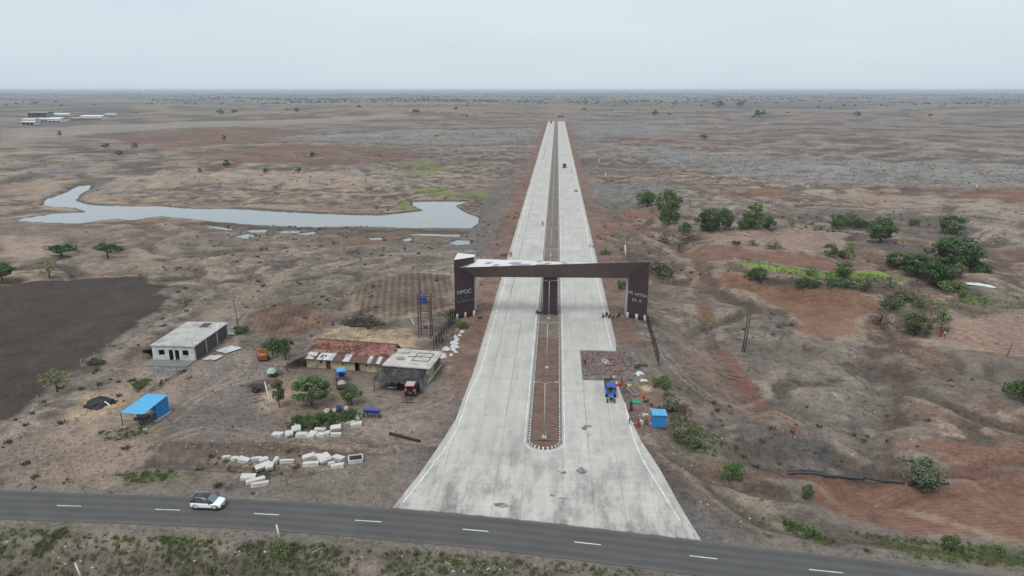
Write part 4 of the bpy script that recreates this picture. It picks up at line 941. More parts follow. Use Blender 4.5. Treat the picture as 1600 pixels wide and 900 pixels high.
# stub columns under the towers
for x, y in ((-21.9, 148.0), (-20.2, 149.3), (-18.3, 150.6), (16.9, 151.6), (18.8, 150.3), (20.6, 149.6)):
    mb = MB(); mb.tube([(x, y - 150, -0.3), (x, y - 150, 1.3)], 0.33, 10); mb.build('stub_column', concw, gate, True)
_ts_scene = bpy.data.scenes.new('scratch')
def baked(ob):
    """mesh of a text or modifier object, evaluated in a scratch scene of its own"""
    _ts_scene.collection.objects.link(ob); 
    with bpy.context.temp_override(scene=_ts_scene, view_layer=_ts_scene.view_layers[0]): dg = bpy.context.evaluated_depsgraph_get()
    me = bpy.data.meshes.new_from_object(ob.evaluated_get(dg)); bpy.data.objects.remove(ob); return me
def text_on(s, o, ux, size, m, parent, name='lettering', depth=0.06):
    cu = bpy.data.curves.new('text', 'FONT'); cu.body = s; cu.size = size; cu.extrude = depth; cu.align_x = 'LEFT'
    me = baked(bpy.data.objects.new('tmp', cu))
    ux = Vector(ux).normalized(); uz = Vector((0, 0, 1)); un = ux.cross(uz)
    M_ = Matrix((( ux.x, uz.x, un.x, o[0]), (ux.y, uz.y, un.y, o[1]), (ux.z, uz.z, un.z, o[2]), (0, 0, 0, 1)))
    me.transform(M_); me.materials.clear(); me.materials.append(m)
    ob = bpy.data.objects.new(name, me); COL.objects.link(ob); ob.parent = parent; return ob
def on_face(P, Q, t, z, out=0.09):
    d = Vector((Q[0] - P[0], Q[1] - P[1], 0)); nrm = Vector((d.y, -d.x, 0)).normalized(); p = Vector((P[0], P[1], z)) + d * t + nrm * out
    return (p.x, p.y - 150, p.z), d
o, d = on_face(A, B_, 0.10, 5.75); text_on('MPOC', o, d, 1.35, letter, gate)
o, d = on_face(A, B_, 0.12, 4.65); text_on('I  D  U T', o, d, 0.85, letter_d, gate)
o, d = on_face(A, B_, 0.10, 3.70); text_on('CORPO AT', o, d, 0.95, letter_d, gate)
o, d = on_face(A2, B2, 0.03, 5.75); text_on('PA', o, d, 1.0, letter, gate)
o, d = on_face(A2, B2, 0.38, 5.5); text_on('MITRA', o, d, 0.98, letter, gate)
o, d = on_face(A2, B2, 0.24, 4.15); text_on('PA  K', o, d, 1.0, letter, gate)

# ------------------------------------------------------------------ median street lamps
galv = mat('galvanised_steel', (0.42, 0.42, 0.42), 0.45, 0.1, 3, metal=0.3)
def make_lamp(label, loc):
    t = thing('street_lamp', label, 'street lamp', loc, 0, 'double arm street lamps in the median')
    mb = MB(); mb.tube([(0, 0, 0.3), (0, 0, 8.9)], [0.11, 0.055], 8); mb.build('pole', galv, t, True)
    for s in (-1, 1):
        mb = MB(); mb.tube([(0, 0, 8.8), (0.5 * s, 0, 9.05), (1.45 * s, 0, 9.12)], 0.04, 6); arm = mb.build('arm', galv, t, True)
        mb = MB(); mb.box((1.7 * s, 0, 9.12), (0.75, 0.26, 0.1), top=0.75); mb.build('lamp_head', mat('lamp_head_grey', (0.30, 0.30, 0.30), 0.5), arm)
    mb = MB(); mb.box((0, 0, 0.12), (0.75, 0.75, 0.6), top=0.85); mb.build('footing', concw, t)
    mb = MB(); mb.box((0.13, 0, 1.0), (0.12, 0.2, 0.45)); mb.build('service_hatch', galv, t)
    return t
lamps = None; lz = ZT + 0.1
lpos = [92.8, 119.7, 148.7] + [150 + 30.5 * i for i in range(1, 32)]
for i, y in enumerate(lpos):
    lb = 'double arm street lamp nearest the rounded end of the median' if i == 0 else 'double arm street lamp second from the rounded end of the median' if i == 1 else 'double arm street lamp standing just before the centre pier' if i == 2 else '%s street lamp beyond the gateway counting from the centre pier' % ['first', 'second', 'third', 'fourth', 'fifth', 'sixth', 'seventh', 'eighth', 'ninth', 'tenth', 'eleventh', 'twelfth'][i - 3] if i < 15 else 'far double arm street lamp in the hazy end of the median'
    if i == 0: lamps = make_lamp(lb, (-1.05, y, lz)); o = lamps
    else: o = copy_tree(lamps); o.location = (-1.05, y, lz)
    o['label'] = lb; o['group'] = 'double arm street lamps in the median' if i < 3 else 'median lamps beyond the gateway'

# ------------------------------------------------------------------ fences by the gateway
rust = mat('rusty_steel', (0.062, 0.040, 0.032), 0.8, 0.35, 5, dirt=(0.13, 0.07, 0.045), dirt_amt=0.4)
blackst = mat('black_steel', (0.022, 0.021, 0.022), 0.6, 0.2, 4)
greysheet = mat('grey_sheet', (0.17, 0.165, 0.165), 0.65, 0.12, 2)
fl = thing('metal_fence', 'grey sheet fence with dark posts running to the left gateway tower', 'fence', (-23.9, 129, 0))
p0, p1 = Vector((-23.9, 128.6, 0)), Vector((-22.4, 147.6, 0)); npst = 10
for i in range(npst):
    p = p0.lerp(p1, i / (npst - 1)) - Vector((-23.9, 129, 0))
    mb = MB(); mb.box((p.x + 0.1, p.y, 1.05), (0.16, 0.16, 2.5)); mb.build('post', blackst, fl)
    if i < npst - 1:
        q = p0.lerp(p1, (i + 1) / (npst - 1)) - Vector((-23.9, 129, 0)); mb = MB(); c_ = (p + q) / 2
        mb.box((c_.x, c_.y, 1.2), ((q - p).length - 0.1, 0.04, 1.7), math.atan2(q.y - p.y, q.x - p.x)); mb.build('sheet_panel', greysheet, fl)
fr = thing('metal_fence', 'row of dark bare fence posts running from the right gateway tower', 'fence', (20.5, 124, 0))
for i in range(11):
    t_ = i / 10; x, y = 20.9 - 0.9 * t_ - 20.5, 147.5 - 24 * t_ - 124
    z = ground_z(x + 20.5, y + 124)
    mb = MB(); mb.box((x, y, z + 1.3), (0.17, 0.17, 3.0)); mb.build('post', blackst, fr)
    if i < 10 and i % 3 != 1:
        mb = MB(); mb.tube([(x, y, z + 2.4), (x - .09, y - 2.4, z + 2.4)], 0.03, 5); mb.build('rail', blackst, fr)

# ------------------------------------------------------------------ water tank tower
tk = thing('tank_tower', 'tall rusty steel tank stand holding a blue tank', 'water tower', (-26.9, 136.2, 0))
for x, y, h in ((-1.25, -0.9, 9.6), (1.25, -0.9, 9.2), (-1.1, 1.1, 11.6), (1.25, 1.1, 9.2)):
    mb = MB(); mb.box((x, y, h / 2), (0.18, 0.18, h)); mb.build('leg', rust, tk)
for z in (2.0, 5.2, 7.3, 9.1):
    mb = MB()
    for a, b_ in (((-1.25, -.9), (1.25, -.9)), ((-1.1, 1.1), (1.25, 1.1)), ((-1.2, -.9), (-1.1, 1.1)), ((1.25, -.9), (1.25, 1.1))): mb.tube([(a[0], a[1], z), (b_[0], b_[1], z)], 0.07, 5)
    mb.build('cross_brace', rust, tk)
mb = MB(); mb.box((0, 0.1, 7.5), (1.9, 1.7, 0.1)); mb.build('platform', rust, tk)
bluet = mat('blue_plastic', (0.035, 0.085, 0.26), 0.5, 0.15, 3)
mb = MB()
prof = [(r_ * 1.3, 7.56 + (z_ - 7.56) * 1.15) for r_, z_ in [(0.0, 7.56), (0.6, 7.56), (0.64, 7.7), (0.64, 8.0), (0.60, 8.05), (0.64, 8.1), (0.64, 8.6), (0.6, 8.66), (0.5, 8.85), (0.25, 8.95), (0.25, 9.05), (0.0, 9.05)]]
mb.loft([[(-.35 + r * math.cos(a), 0.1 + r * math.sin(a), z) for a in np.linspace(0, 2 * math.pi, 14, endpoint=False)] for r, z in [(max(r, .01), z) for r, z in prof]]); mb.build('tank', bluet, tk, True)
mb = MB(); mb.box((0.2, -0.6, 2.3), (0.7, 0.5, 0.5)); mb.build('box', rust, tk)

# ------------------------------------------------------------------ poles and posts
def pole(name, label, pb, ptop, r=0.1, m=None, cross=0, group=None, cat='pole'):
    b_ = T(*pb); s = ppm(b_); h = max(0.6, (pb[1] - ptop[1]) / (s * math.cos(math.atan2(CH, b_.xy.length)))); lean = (ptop[0] - pb[0]) / s
    t = thing(name, label, cat, b_, 0, group); m = m or mat('grey_pole', (0.24, 0.225, 0.21), 0.85, 0.15, 2)
    mb = MB(); mb.tube([(0, 0, -0.4), (lean, 0, h)], [r, r * 0.75], 7); mb.build('shaft', m, t, True)
    if cross:
        mb = MB(); mb.box((lean * 0.95, 0, h * 0.96), (1.5, 0.12, 0.1)); mb.build('cross_arm', m, t)
        mb = MB()
        for k in (-.6, 0, .6): mb.tube([(lean * .95 + k, 0, h * .96), (lean * .95 + k, 0, h * .96 + .28)], 0.05, 6)
        mb.build('insulator', mat('porcelain', (0.30, 0.2, 0.16), 0.4), t)
    else:
        mb = MB(); mb.tube([(lean, 0, h - 0.02), (lean, 0, h + 0.05)], r * 0.9, 7); mb.build('cap', m, t)
    return t
dkwood = mat('dark_wood', (0.085, 0.066, 0.055), 0.9, 0.3, 2)
pole('double_pole', 'dark tall rail pole standing left of its twin on the right slope', (1160, 549), (1164, 467), 0.13, dkwood)
pole('double_pole', 'dark tall rail pole standing right of its twin on the right slope', (1163, 550), (1168, 470), 0.13, dkwood)
pole('utility_pole', 'grey utility pole in the pale brown field at far right', (1573, 556), (1584, 500), 0.11, cross=1)
pole('utility_pole', 'thin pole beside the scrub field behind the white house', (373, 510), (369, 469), 0.09, dkwood)
pole('utility_pole', 'slim grey pole standing between dark field and pond', (310, 437), (306, 407), 0.09, cross=1)
pole('utility_pole', 'slim pole on the soil shoulder above the pond end', (777, 375), (776, 340), 0.09)
pole('utility_pole', 'slim pole on the far left shoulder well above the pond', (815, 283), (814, 262), 0.09)
pole('utility_pole', 'slim pole on the left shoulder just behind the gateway', (751, 404), (750, 380), 0.09)
whitepost = mat('white_post', (0.66, 0.65, 0.63), 0.8, 0.1, 3)
pole('marker_post', 'white roadside marker post standing in grass below the asphalt', (437, 839), (434, 822), 0.13, whitepost, cat='post')
pole('marker_post', 'leaning white marker post at the bottom edge left', (128, 903), (122, 881), 0.12, whitepost, cat='post')
pole('marker_post', 'white concrete post by the gravel right of the road', (978, 401), (976, 383), 0.28, whitepost, cat='post')
for pb, lb in (((1262, 295), 'small white survey post above the round trees at right'), ((1526, 294), 'small white survey post at the far right above the ridge'), ((946, 276), 'nearer small white survey post close to the road at right'), ((936, 255), 'farther small white survey post close to the road at right')):
    pole('survey_post', lb, pb, (pb[0], pb[1] - 6), 0.28, whitepost, group='white survey posts', cat='post')
pole('yard_pole', 'leaning pale concrete pole in the yard beside the slender tree', (426, 647), (419, 598), 0.12, whitepost)

# posts and wire along the dark field
wf = thing('field_fence', 'line of pale concrete posts and wire edging the dark ploughed field', 'fence', (0, 0, 0))
fp = [T(*p) for p in [(20, 668), (60, 632), (98, 597), (128, 574), (149, 562), (169, 549), (183, 540), (195, 533), (207, 525), (218, 518), (236, 508), (252, 500), (270, 490), (288, 480)]]
for p in fp:
    mb = MB(); mb.box((p.x, p.y, p.z + 0.75), (0.12, 0.12, 1.8), random.random(), rx=random.uniform(-.06, .06)); mb.build('post', mat('fence_concrete', (0.34, 0.32, 0.29), 0.9, 0.15, 2), wf)
for z in (0.5, 1.0, 1.5):
    for i in range(len(fp) - 1):
        mb = MB(); mb.tube([fp[i] + Vector((0, 0, z)), fp[i + 1] + Vector((0, 0, z))], 0.015, 4); mb.build('wire', mat('wire', (0.2, 0.19, 0.18), 0.6), wf)

# ------------------------------------------------------------------ white house
limew = mat('lime_wash', (0.56, 0.59, 0.57), 0.9, 0.10, 1.6, dirt=(0.33, 0.35, 0.34), dirt_amt=0.45)
brickd = mat('dark_brick', (0.092, 0.078, 0.070), 0.95, 0.3, 2.5, bump=0.4)
mortar = mat('mortar', (0.14, 0.125, 0.115), 0.95, 0.2, 2)
roofc = mat('roof_concrete', (0.45, 0.435, 0.41), 0.92, 0.16, 0.8, dirt=(0.255, 0.245, 0.23), dirt_amt=0.35)
darkin = mat('dark_interior', (0.025, 0.023, 0.022), 0.95, 0.1, 2)
wood = mat('brown_wood', (0.085, 0.05, 0.035), 0.8, 0.25, 4)
hs = thing('white_house', 'flat roofed white house with dark brick side beside the dark field', 'house', (-72.6, 126.5, 0))
X0, X1, Y0, Y1, HH = -4.2, 4.1, -6.7, 6.9, 2.95
def wall_with_openings(mb, x0, x1, y, th, h, ops):
    """front wall along x with rectangular holes (xa, xb, za, zb)"""
    cuts = sorted(ops); x = x0
    for xa, xb, za, zb in cuts:
        mb.box(((x + xa) / 2, y, h / 2), (xa - x, th, h))
        if za > 0: mb.box(((xa + xb) / 2, y, za / 2), (xb - xa, th, za))
        mb.box(((xa + xb) / 2, y, (zb + h) / 2), (xb - xa, th, h - zb)); x = xb
    mb.box(((x + x1) / 2, y, h / 2), (x1 - x, th, h))
ops = [(-2.95, -1.75, 1.05, 2.15), (-0.95, -0.1, 0.0, 2.2), (0.25, 1.1, 0.0, 2.15), (1.75, 2.95, 1.05, 2.15)]
mb = MB(); wall_with_openings(mb, X0, X1, Y0, 0.24, HH, ops); mb.build('front_wall', limew, hs)
mb = MB(); mb.box((X0 + .1, 0.1, HH / 2), (0.2, Y1 - Y0 - .3, HH)); mb.box((0, Y1 - .1, HH / 2), (X1 - X0 - .4, 0.2, HH)); mb.box((X1 - .16, 0.1, HH / 2), (0.2, Y1 - Y0 - .3, HH)); mb.build('rear_walls', mortar, hs)
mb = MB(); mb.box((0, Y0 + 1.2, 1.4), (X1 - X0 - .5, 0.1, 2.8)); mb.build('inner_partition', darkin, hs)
for k, (xa, xb, za, zb) in enumerate(ops):
    isw = za > 0; mb = MB(); w = xb - xa
    fm = wood
    mb.box((xa + .04, Y0 + .02, (za + zb) / 2), (0.08, 0.14, zb - za)); mb.box((xb - .04, Y0 + .02, (za + zb) / 2), (0.08, 0.14, zb - za)); mb.box(((xa + xb) / 2, Y0 + .02, zb - .04), (w - .16, 0.14, 0.08))
    o = bpy.data.objects.new('window' if isw else 'door', mb.mesh('frame', fm)); COL.objects.link(o); o.parent = hs
    mb = MB()
    if isw:
        for i in range(5): mb.box((xa + .1 + (w - .2) * i / 4, Y0 + .05, (za + zb) / 2), (0.03, 0.03, zb - za - .1))
        mb.build('bars', blackst, o); mb = MB(); mb.box(((xa + xb) / 2, Y0 - .14, za - .04), (w + .16, 0.16, 0.07)); mb.build('sill', limew, o)
    else:
        mb.box((xa + .12 if k == 1 else xb - .12, Y0 + .45, zb / 2), (0.05, 0.75, zb - .1)); mb.build('leaf', wood, o)
# brick side: courses of blocks between concrete columns
bk = MB(); bk.box((0, 0, 0), (0.11, 0.44, 0.20)); bme = bk.mesh('block', brickd)
nrow, ncol = 13, 22; cnt = 0
for r_ in range(nrow):
    for c_ in range(ncol):
        y = Y0 + 0.35 + (c_ + 0.5 * (r_ % 2)) * 0.58 + 0.2
        if y > Y1 - .3: continue
        o = link('block', bme, hs, (X1 - .03 + random.uniform(-.012, .012), y, 0.14 + r_ * 0.215), 0, (1, 1.25, 1)); cnt += 1
for y in (Y0 + 0.1, -2.2, 2.3, Y1 - .12):
    mb = MB(); mb.box((X1 + .02, y, HH / 2), (0.16, 0.26, HH)); mb.build('column', concw, hs)
mb = MB(); mb.box((0, 0, HH + .08), (X1 - X0 + .55, Y1 - Y0 + .55, 0.16)); mb.build('roof_slab', roofc, hs)
mb = MB(); mb.box((0.6, 4.9, HH + .22), (1.6, 2.4, 0.1), 0.1); mb.build('roof_hatch', mat('dark_hatch', (0.085, 0.075, 0.065), 0.9, 0.3, 3), hs)
sackm = mat('white_sack', (0.62, 0.60, 0.56), 0.9, 0.12, 3)
for k in range(9):
    mb = MB(); mb.box((3.3 + random.uniform(-.5, .4), 3.2 + k * 0.4, HH + .26), (0.5, 0.38, 0.22), random.uniform(-.5, .5), top=0.75); mb.build('roof_stone', sackm, hs)
mb = MB(); mb.tube([(X1 - .4, Y0 + .3, HH), (X1 - .4, Y0 + .3, HH + 1.0)], 0.03, 5); mb.build('rebar', rust, hs)
mb = MB(); mb.box((-.2, Y0 - 1.7, 0.07), (8.6, 3.0, 0.16)); mb.build('plinth', mat('plinth_cement', (0.20, 0.195, 0.185), 0.95, 0.15, 0.8), hs)
# lean-to against its left wall
lt = thing('brick_lean_to', 'broken brown lean-to against the left wall of the white house', 'shed', (-78.5, 120.8, 0))
mb = MB(); mb.box((-.9, 1.2, 0.75), (0.15, 2.6, 1.5)); mb.box((-.1, 2.4, .8), (1.6, .15, 1.6)); mb.build('wall', brickd, lt)
mb = MB(); mb.box((-.2, 1.2, 1.65), (1.9, 2.6, 0.06), ry=-0.12); mb.build('roof_sheet', rust, lt)
mb = MB(); mb.box((-.5, -.3, .45), (0.9, 0.5, 0.9), 0.3); mb.box((.3, -.4, .4), (.5, .5, .8), 0.8); mb.build('stacked_scrap', mat('scrap', (0.19, 0.16, 0.14), 0.9, 0.4, 3), lt)
# sheets of roofing lying beside the house
sheetw = mat('white_sheet', (0.55, 0.56, 0.57), 0.4, 0.08, 1.2, dirt=(0.36, 0.35, 0.34), dirt_amt=0.3)
def corrugated(mb, w, l_, amp, n_, z=0.0):
    k = n_ * 2; vs = []
    for j in (0, 1):
        for i in range(k + 1): vs.append((-w / 2 + w * i / k, -l_ / 2 + l_ * j, z + (amp if i % 2 else 0)))
    mb.add(vs, [(i, i + 1, k + 2 + i, k + 1 + i) for i in range(k)])
for (px, py), w, l_, rz, lb in (((356, 546), 3.0, 3.6, -0.55, 'white metal sheets lying flat beside the brick side wall'), ((331, 559), 2.6, 2.4, -0.2, 'smaller pale sheet lying flat by the front corner of the white house')):
    p = G(px, py, 0.1); t = thing('metal_sheet', lb, 'sheet', p, rz)
    for k in range(2):
        mb = MB(); mb.box((0.25 * k + (k - .5) * w * .5, 0.2 * k, 0.08 * k), (w * .52, l_, 0.04)); mb.build('sheet', sheetw, t)

# ------------------------------------------------------------------ farmhouse
fh = thing('farmhouse', 'long farmhouse with red tiled roof and yellow walls', 'house', (-46.0, 118.0, 0), -0.125)
ochre = mat('ochre_wash', (0.46, 0.40, 0.255), 0.9, 0.14, 1.8, dirt=(0.17, 0.15, 0.12), dirt_amt=0.75)
tile1 = mat('roof_tile', (0.24, 0.098, 0.076), 0.85, 0.28, 3); tile2 = mat('roof_tile_dark', (0.10, 0.058, 0.05), 0.85, 0.3, 3); tile3 = mat('roof_tile_pale', (0.30, 0.155, 0.125), 0.85, 0.25, 3)
rsheet = mat('rust_red_sheet', (0.15, 0.070, 0.058), 0.7, 0.2, 2, dirt=(0.10, 0.07, 0.06), dirt_amt=0.3); wsheet = mat('bright_sheet', (0.52, 0.525, 0.53), 0.5, 0.1, 1.5, dirt=(0.25, 0.24, 0.23), dirt_amt=0.4)
LW = 16.2
fops = [(2.75, 3.15, 1.0, 1.55), (3.95, 4.8, 0.0, 1.7), (7.0, 7.35, 1.0, 1.5), (9.6, 10.5, 0.0, 1.75), (11.6, 11.95, 1.0, 1.5)]
mb = MB(); wall_with_openings(mb, 0.0, LW, 0.12, 0.24, 2.0, fops); mb.build('front_wall', ochre, fh)
mb = MB(); mb.box((0.12, 3.0, 1.3), (0.24, 5.5, 2.6)); mb.box((LW - .12, 3.0, 1.3), (0.24, 5.5, 2.6)); mb.box((LW / 2, 5.8, 1.2), (LW - .5, 0.24, 2.4)); mb.build('rear_walls', ochre, fh)
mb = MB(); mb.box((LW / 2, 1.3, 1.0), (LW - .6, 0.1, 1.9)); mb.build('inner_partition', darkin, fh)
maroond = mat('maroon_door', (0.11, 0.035, 0.035), 0.7, 0.15, 3)
for xa, xb, za, zb in fops:
    isw = za > 0
    mb = MB(); mb.box((xa + .03, 0.1, (za + zb) / 2), (0.06, .3, zb - za)); mb.box((xb - .03, 0.1, (za + zb) / 2), (0.06, .3, zb - za)); mb.box(((xa + xb) / 2, .1, zb - .03), (xb - xa - .12, .3, .06))
    o = mb.build('window' if isw else 'door', wood, fh)
    if xa == 3.95: mb = MB(); mb.box(((xa + xb) / 2, .16, zb / 2), (xb - xa - .12, .05, zb - .06)); mb.build('leaf', maroond, o)
    elif isw: mb = MB(); mb.box(((xa + xb) / 2, .22, (za + zb) / 2), (xb - xa - .12, .04, zb - za - .06)); mb.build('shutter', wood, o)
# tiled slope: rows of tiles
trow, tcol, a0, a1, z0, z1 = 8, 34, 1.35, 4.6, 2.62, 3.95
tw_, tl_ = (LW + .6) / tcol, (a1 - a0) / trow; ang = math.atan2(z1 - z0, a1 - a0); sl = math.hypot(z1 - z0, a1 - a0) / trow
tmes = []
for tm in (tile1, tile2, tile3):
    mb = MB(); k = 5; hw = tw_ * .5
    up = [(hw * math.cos(a), 0, 0.09 * math.sin(a)) for a in np.linspace(0, math.pi, k)]
    vs = [(x, -sl * .58, z + .02) for x, _, z in up] + [(x, sl * .58, z - .03) for x, _, z in up]
    mb.add(vs, [(i + 1, i, k + i, k + i + 1) for i in range(k - 1)] + [tuple(range(k))]); tmes.append(mb.mesh('tile', tm))
roof = thing('roof', '', '', (0, 0, 0)); roof.parent = fh
for kk in ('label', 'category'): del roof[kk]
for r_ in range(trow):
    for c_ in range(tcol):
        edge = c_ < 2 or r_ == 0 or c_ > tcol - 2
        q = random.random() * .45 + .55 * float(np.clip(.5 + 2.2 * (fbm(np.array([c_ / 5.0]), np.array([r_ / 3.0]), 3, 71)[0] - .5), 0, 1)); tmsh = tmes[1] if (q < 0.30 or edge and q < .6) else tmes[2] if q > 0.60 else tmes[0]
        o = bpy.data.objects.new('tile', tmsh); COL.objects.link(o); o.parent = roof
        o.location = (-.3 + tw_ * (c_ + .5) + random.uniform(-.02, .02), a0 + tl_ * (r_ + .5), z0 + (z1 - z0) * (r_ + .5) / trow + random.uniform(0, .02)); o.rotation_euler = (ang + random.uniform(-.02, .02), 0, random.uniform(-.03, .03))
mb = MB(); mb.quad((-.3, a0, z0 - .08), (LW + .3, a0, z0 - .08), (LW + .3, a1, z1 - .08), (-.3, a1, z1 - .08)); mb.build('roof_deck', darkin, roof)
mb = MB(); mb.quad((-.3, a1, z1), (LW + .3, a1, z1), (LW + .3, 6.6, 2.5), (-.3, 6.6, 2.5)); mb.build('rear_slope', tile2, roof)
mb = MB(); mb.tube([(-.35, a1, z1 + .03), (LW + .35, a1, z1 + .03)], 0.16, 8); mb.build('ridge_cap', tile2, roof)
for s in (0.05, LW - .05):
    mb = MB(); mb.add([(s, .2, 2.0), (s, 5.9, 2.3), (s, a1, z1 - .1)], [(0, 1, 2)]); mb.build('gable', ochre, roof)
# loose sheets over the veranda
xcur = -.1; k = 0
for w, mm in [(.9, wsheet), (1.0, wsheet), (.7, rsheet), (1.0, wsheet), (.9, wsheet), (1.1, wsheet), (1.0, rsheet), (.9, rsheet), (1.2, wsheet), (1.2, rsheet), (1.1, rsheet), (1.2, rsheet), (.7, wsheet), (1.1, rsheet), (.7, wsheet), (1.0, rsheet), (.6, rsheet)]:
    mb = MB(); n_ = 4; vs = []
    for j, (yy, zz) in enumerate(((-.55, 1.88), (1.55, 2.66))):
        for i in range(n_ * 2 + 1): vs.append((xcur + (w + .08) * i / (n_ * 2) + (-.25 if mm is wsheet and j == 0 else 0) * (k % 2), yy, zz + (.045 if i % 2 else 0) + (.05 if mm is wsheet else 0) + .01 * (k % 3)))
    q = n_ * 2 + 1; mb.add(vs, [(i, i + 1, q + i + 1, q + i) for i in range(n_ * 2)]); mb.build('veranda_sheet', mm, fh); xcur += w; k += 1
for k in range(16):
    mb = MB(); mb.box((.6 + k + random.uniform(-.3, .3), random.uniform(-.2, .2), 1.83), (0.12, 1.1, 0.1)); mb.build('rafter_end', dkwood, fh)
for k in range(14):
    mb = MB(); mb.box((random.uniform(0, 4) if k < 9 else random.uniform(4, 15), random.uniform(-.2, 1.2), 2.12 + random.uniform(.1, .45)), (.4, .3, .14), random.random() * 3, top=.7); mb.build('roof_weight', sackm if k % 2 else brickd, fh)
# dark shed at its left end
ls = thing('thatch_lean_to', 'collapsing dark lean-to at the left end of the farmhouse', 'shed', (-46.4, 118.4, 0), -0.125)
thatch = mat('old_thatch', (0.115, 0.098, 0.085), 0.98, 0.4, 2.5, bump=1.0)
mb = MB(); g_ = 9
for j in range(g_):
    for i in range(g_):
        u, v = i / (g_ - 1), j / (g_ - 1); mb.v.append((-3.6 + 4.2 * u, -1.2 + 5.4 * v, 0.75 + 1.9 * u * (1 - .1 * v) + random.uniform(-.1, .1)))
mb.f = [(j * g_ + i, j * g_ + i + 1, (j + 1) * g_ + i + 1, (j + 1) * g_ + i) for j in range(g_ - 1) for i in range(g_ - 1)]; mb.m = [0] * len(mb.f); mb.build('roof', thatch, ls)
for x, y, h in ((-3.3, -1, .8), (-1.6, -1.05, 1.5), (-.2, -1.05, 2.1), (-3.3, 3.8, .8)):
    mb = MB(); mb.tube([(x, y, 0), (x + .1, y, h)], 0.07, 6); mb.build('post', dkwood, ls)
mb = MB()
for k in range(26):
    x, y = random.uniform(-4.3, -2), random.uniform(-1.8, .8); a = random.uniform(-.6, .6); mb.tube([(x, y, .1), (x + 1.7 * math.cos(a), y + 1.7 * math.sin(a), random.uniform(.4, 1.1))], .04, 4)
mb.build('stacked_sticks', dkwood, ls)
# annex with concrete roof
ax = thing('farm_annex', 'low annex with pale flat concrete roof joined to the farmhouse', 'building', (-29.9, 113.1, 0), -0.125)
mb = MB(); mb.box((4.0, 0.1, 1.4), (8.0, 0.22, 2.8)); mb.box((0.1, 3.9, 1.4), (.22, 7.3, 2.8)); mb.box((4, 7.6, 1.4), (8, .22, 2.8)); mb.build('wall', ochre, ax)
mb = MB(); mb.box((7.98, 1.75, 1.4), (.26, 3.05, 2.8)); mb.build('side_wall', ochre, ax)
mb = MB(); mb.box((7.96, 5.4, 1.4), (.22, 4.2, 2.8)); mb.build('dark_side_wall', mat('brown_plaster', (0.10, 0.085, 0.08), 0.95, 0.2, 2), ax)
mb = MB(); mb.box((8.02, 3.8, .45), (.34, 7.6, .3)); mb.build('plinth_band', concw, ax)
mb = MB(); mb.box((4.1, 3.8, 2.92), (8.9, 8.3, 0.2)); rs_ = mb.build('roof_slab', mat('pale_roof', (0.50, 0.475, 0.435), 0.92, 0.14, 0.9, dirt=(0.30, 0.28, 0.25), dirt_amt=0.35), ax)
mb = MB()
for a, b_ in (((4.2, 2.6), (7.2, 2.6)), ((4.2, 6.4), (7.2, 6.4)), ((4.2, 2.6), (4.2, 6.4)), ((7.2, 2.6), (7.2, 6.4)), ((4.2, 4.6), (7.2, 4.6)), ((2.8, 4.4), (4.2, 4.4))): mb.tube([(a[0], a[1], 3.08), (b_[0], b_[1], 3.08)], .06, 5)
mb.build('roof_frame', dkwood, rs_)
mb = MB(); mb.box((1.9, 3.1, 3.06), (1.5, .9, .1), .3); mb.build('orange_cloth', mat('orange_cloth', (0.40, 0.19, 0.07), 0.9, 0.3, 3), rs_)
mb = MB(); mb.box((2.1, 2.6, 3.08), (.9, .5, .1), -.2); mb.build('blue_cloth', mat('blue_cloth', (0.13, 0.23, 0.32), 0.9, 0.3, 3), rs_)
def heap(mb, c, r, hgt_, n_=14, rings=5, rough=0.25):
    vs = []; fs = []
    for i in range(rings + 1):
        t_ = i / rings
        for j in range(n_):
            a = 2 * math.pi * j / n_; q = 1 + random.uniform(-rough, rough); vs.append((c[0] + r[0] * (1 - t_) * q * math.cos(a), c[1] + r[1] * (1 - t_) * q * math.sin(a), c[2] + hgt_ * math.sin(t_ * math.pi / 2) * (1 + random.uniform(-rough, rough) * (t_ > 0) * .5)))
    for i in range(rings):
        for j in range(n_): fs.append((i * n_ + j, i * n_ + (j + 1) % n_, (i + 1) * n_ + (j + 1) % n_, (i + 1) * n_ + j))
    mb.add(vs, fs)
mb = MB(); heap(mb, (1.6, 6.6, 3.02), (2.2, 1.0), .55, 16, 5, .3); mb.build('tarpaulin_bundle', mat('pale_tarp', (0.40, 0.41, 0.40), 0.7, 0.15, 2), ax, True)
# tarpaulin canopy before the annex
tarp = mat('black_tarp', (0.032, 0.033, 0.036), 0.75, 0.5, 1.6, bump=1.0, dirt=(0.14, 0.122, 0.105), dirt_amt=0.2)
cn = thing('tarp_canopy', 'ragged black tarpaulin canopy propped before the annex over the parked jeep', 'canopy', (-29.9, 113.1, 0), -0.125)
mb = MB(); gu, gv = 30, 18
for j in range(gv):
    for i in range(gu):
        u, v = i / (gu - 1), j / (gv - 1); ragged = random.uniform(-.35, .2) if j == 0 else 0
        mb.v.append((-.3 + 8.0 * u + (random.uniform(-.3, .2) if i in (0, gu - 1) else 0), -5.2 + 5.15 * v + ragged, 2.0 + .62 * v - .22 * math.sin(u * 9) * math.sin(v * 3.1) + random.uniform(-.09, .09) + .1 * math.sin(u * 23 + v * 9)))
mb.f = [(j * gu + i, j * gu + i + 1, (j + 1) * gu + i + 1, (j + 1) * gu + i) for j in range(gv - 1) for i in range(gu - 1)]; mb.m = [0] * len(mb.f); mb.build('tarpaulin', tarp, cn, True)
for x, y in ((-.1, -5.0), (3.4, -5.0), (7.5, -5.0), (-.1, -2.4), (7.5, -2.4)):
    mb = MB(); mb.tube([(x, y, 0), (x + .05, y, 2.05)], .06, 6); mb.build('post', dkwood, cn)
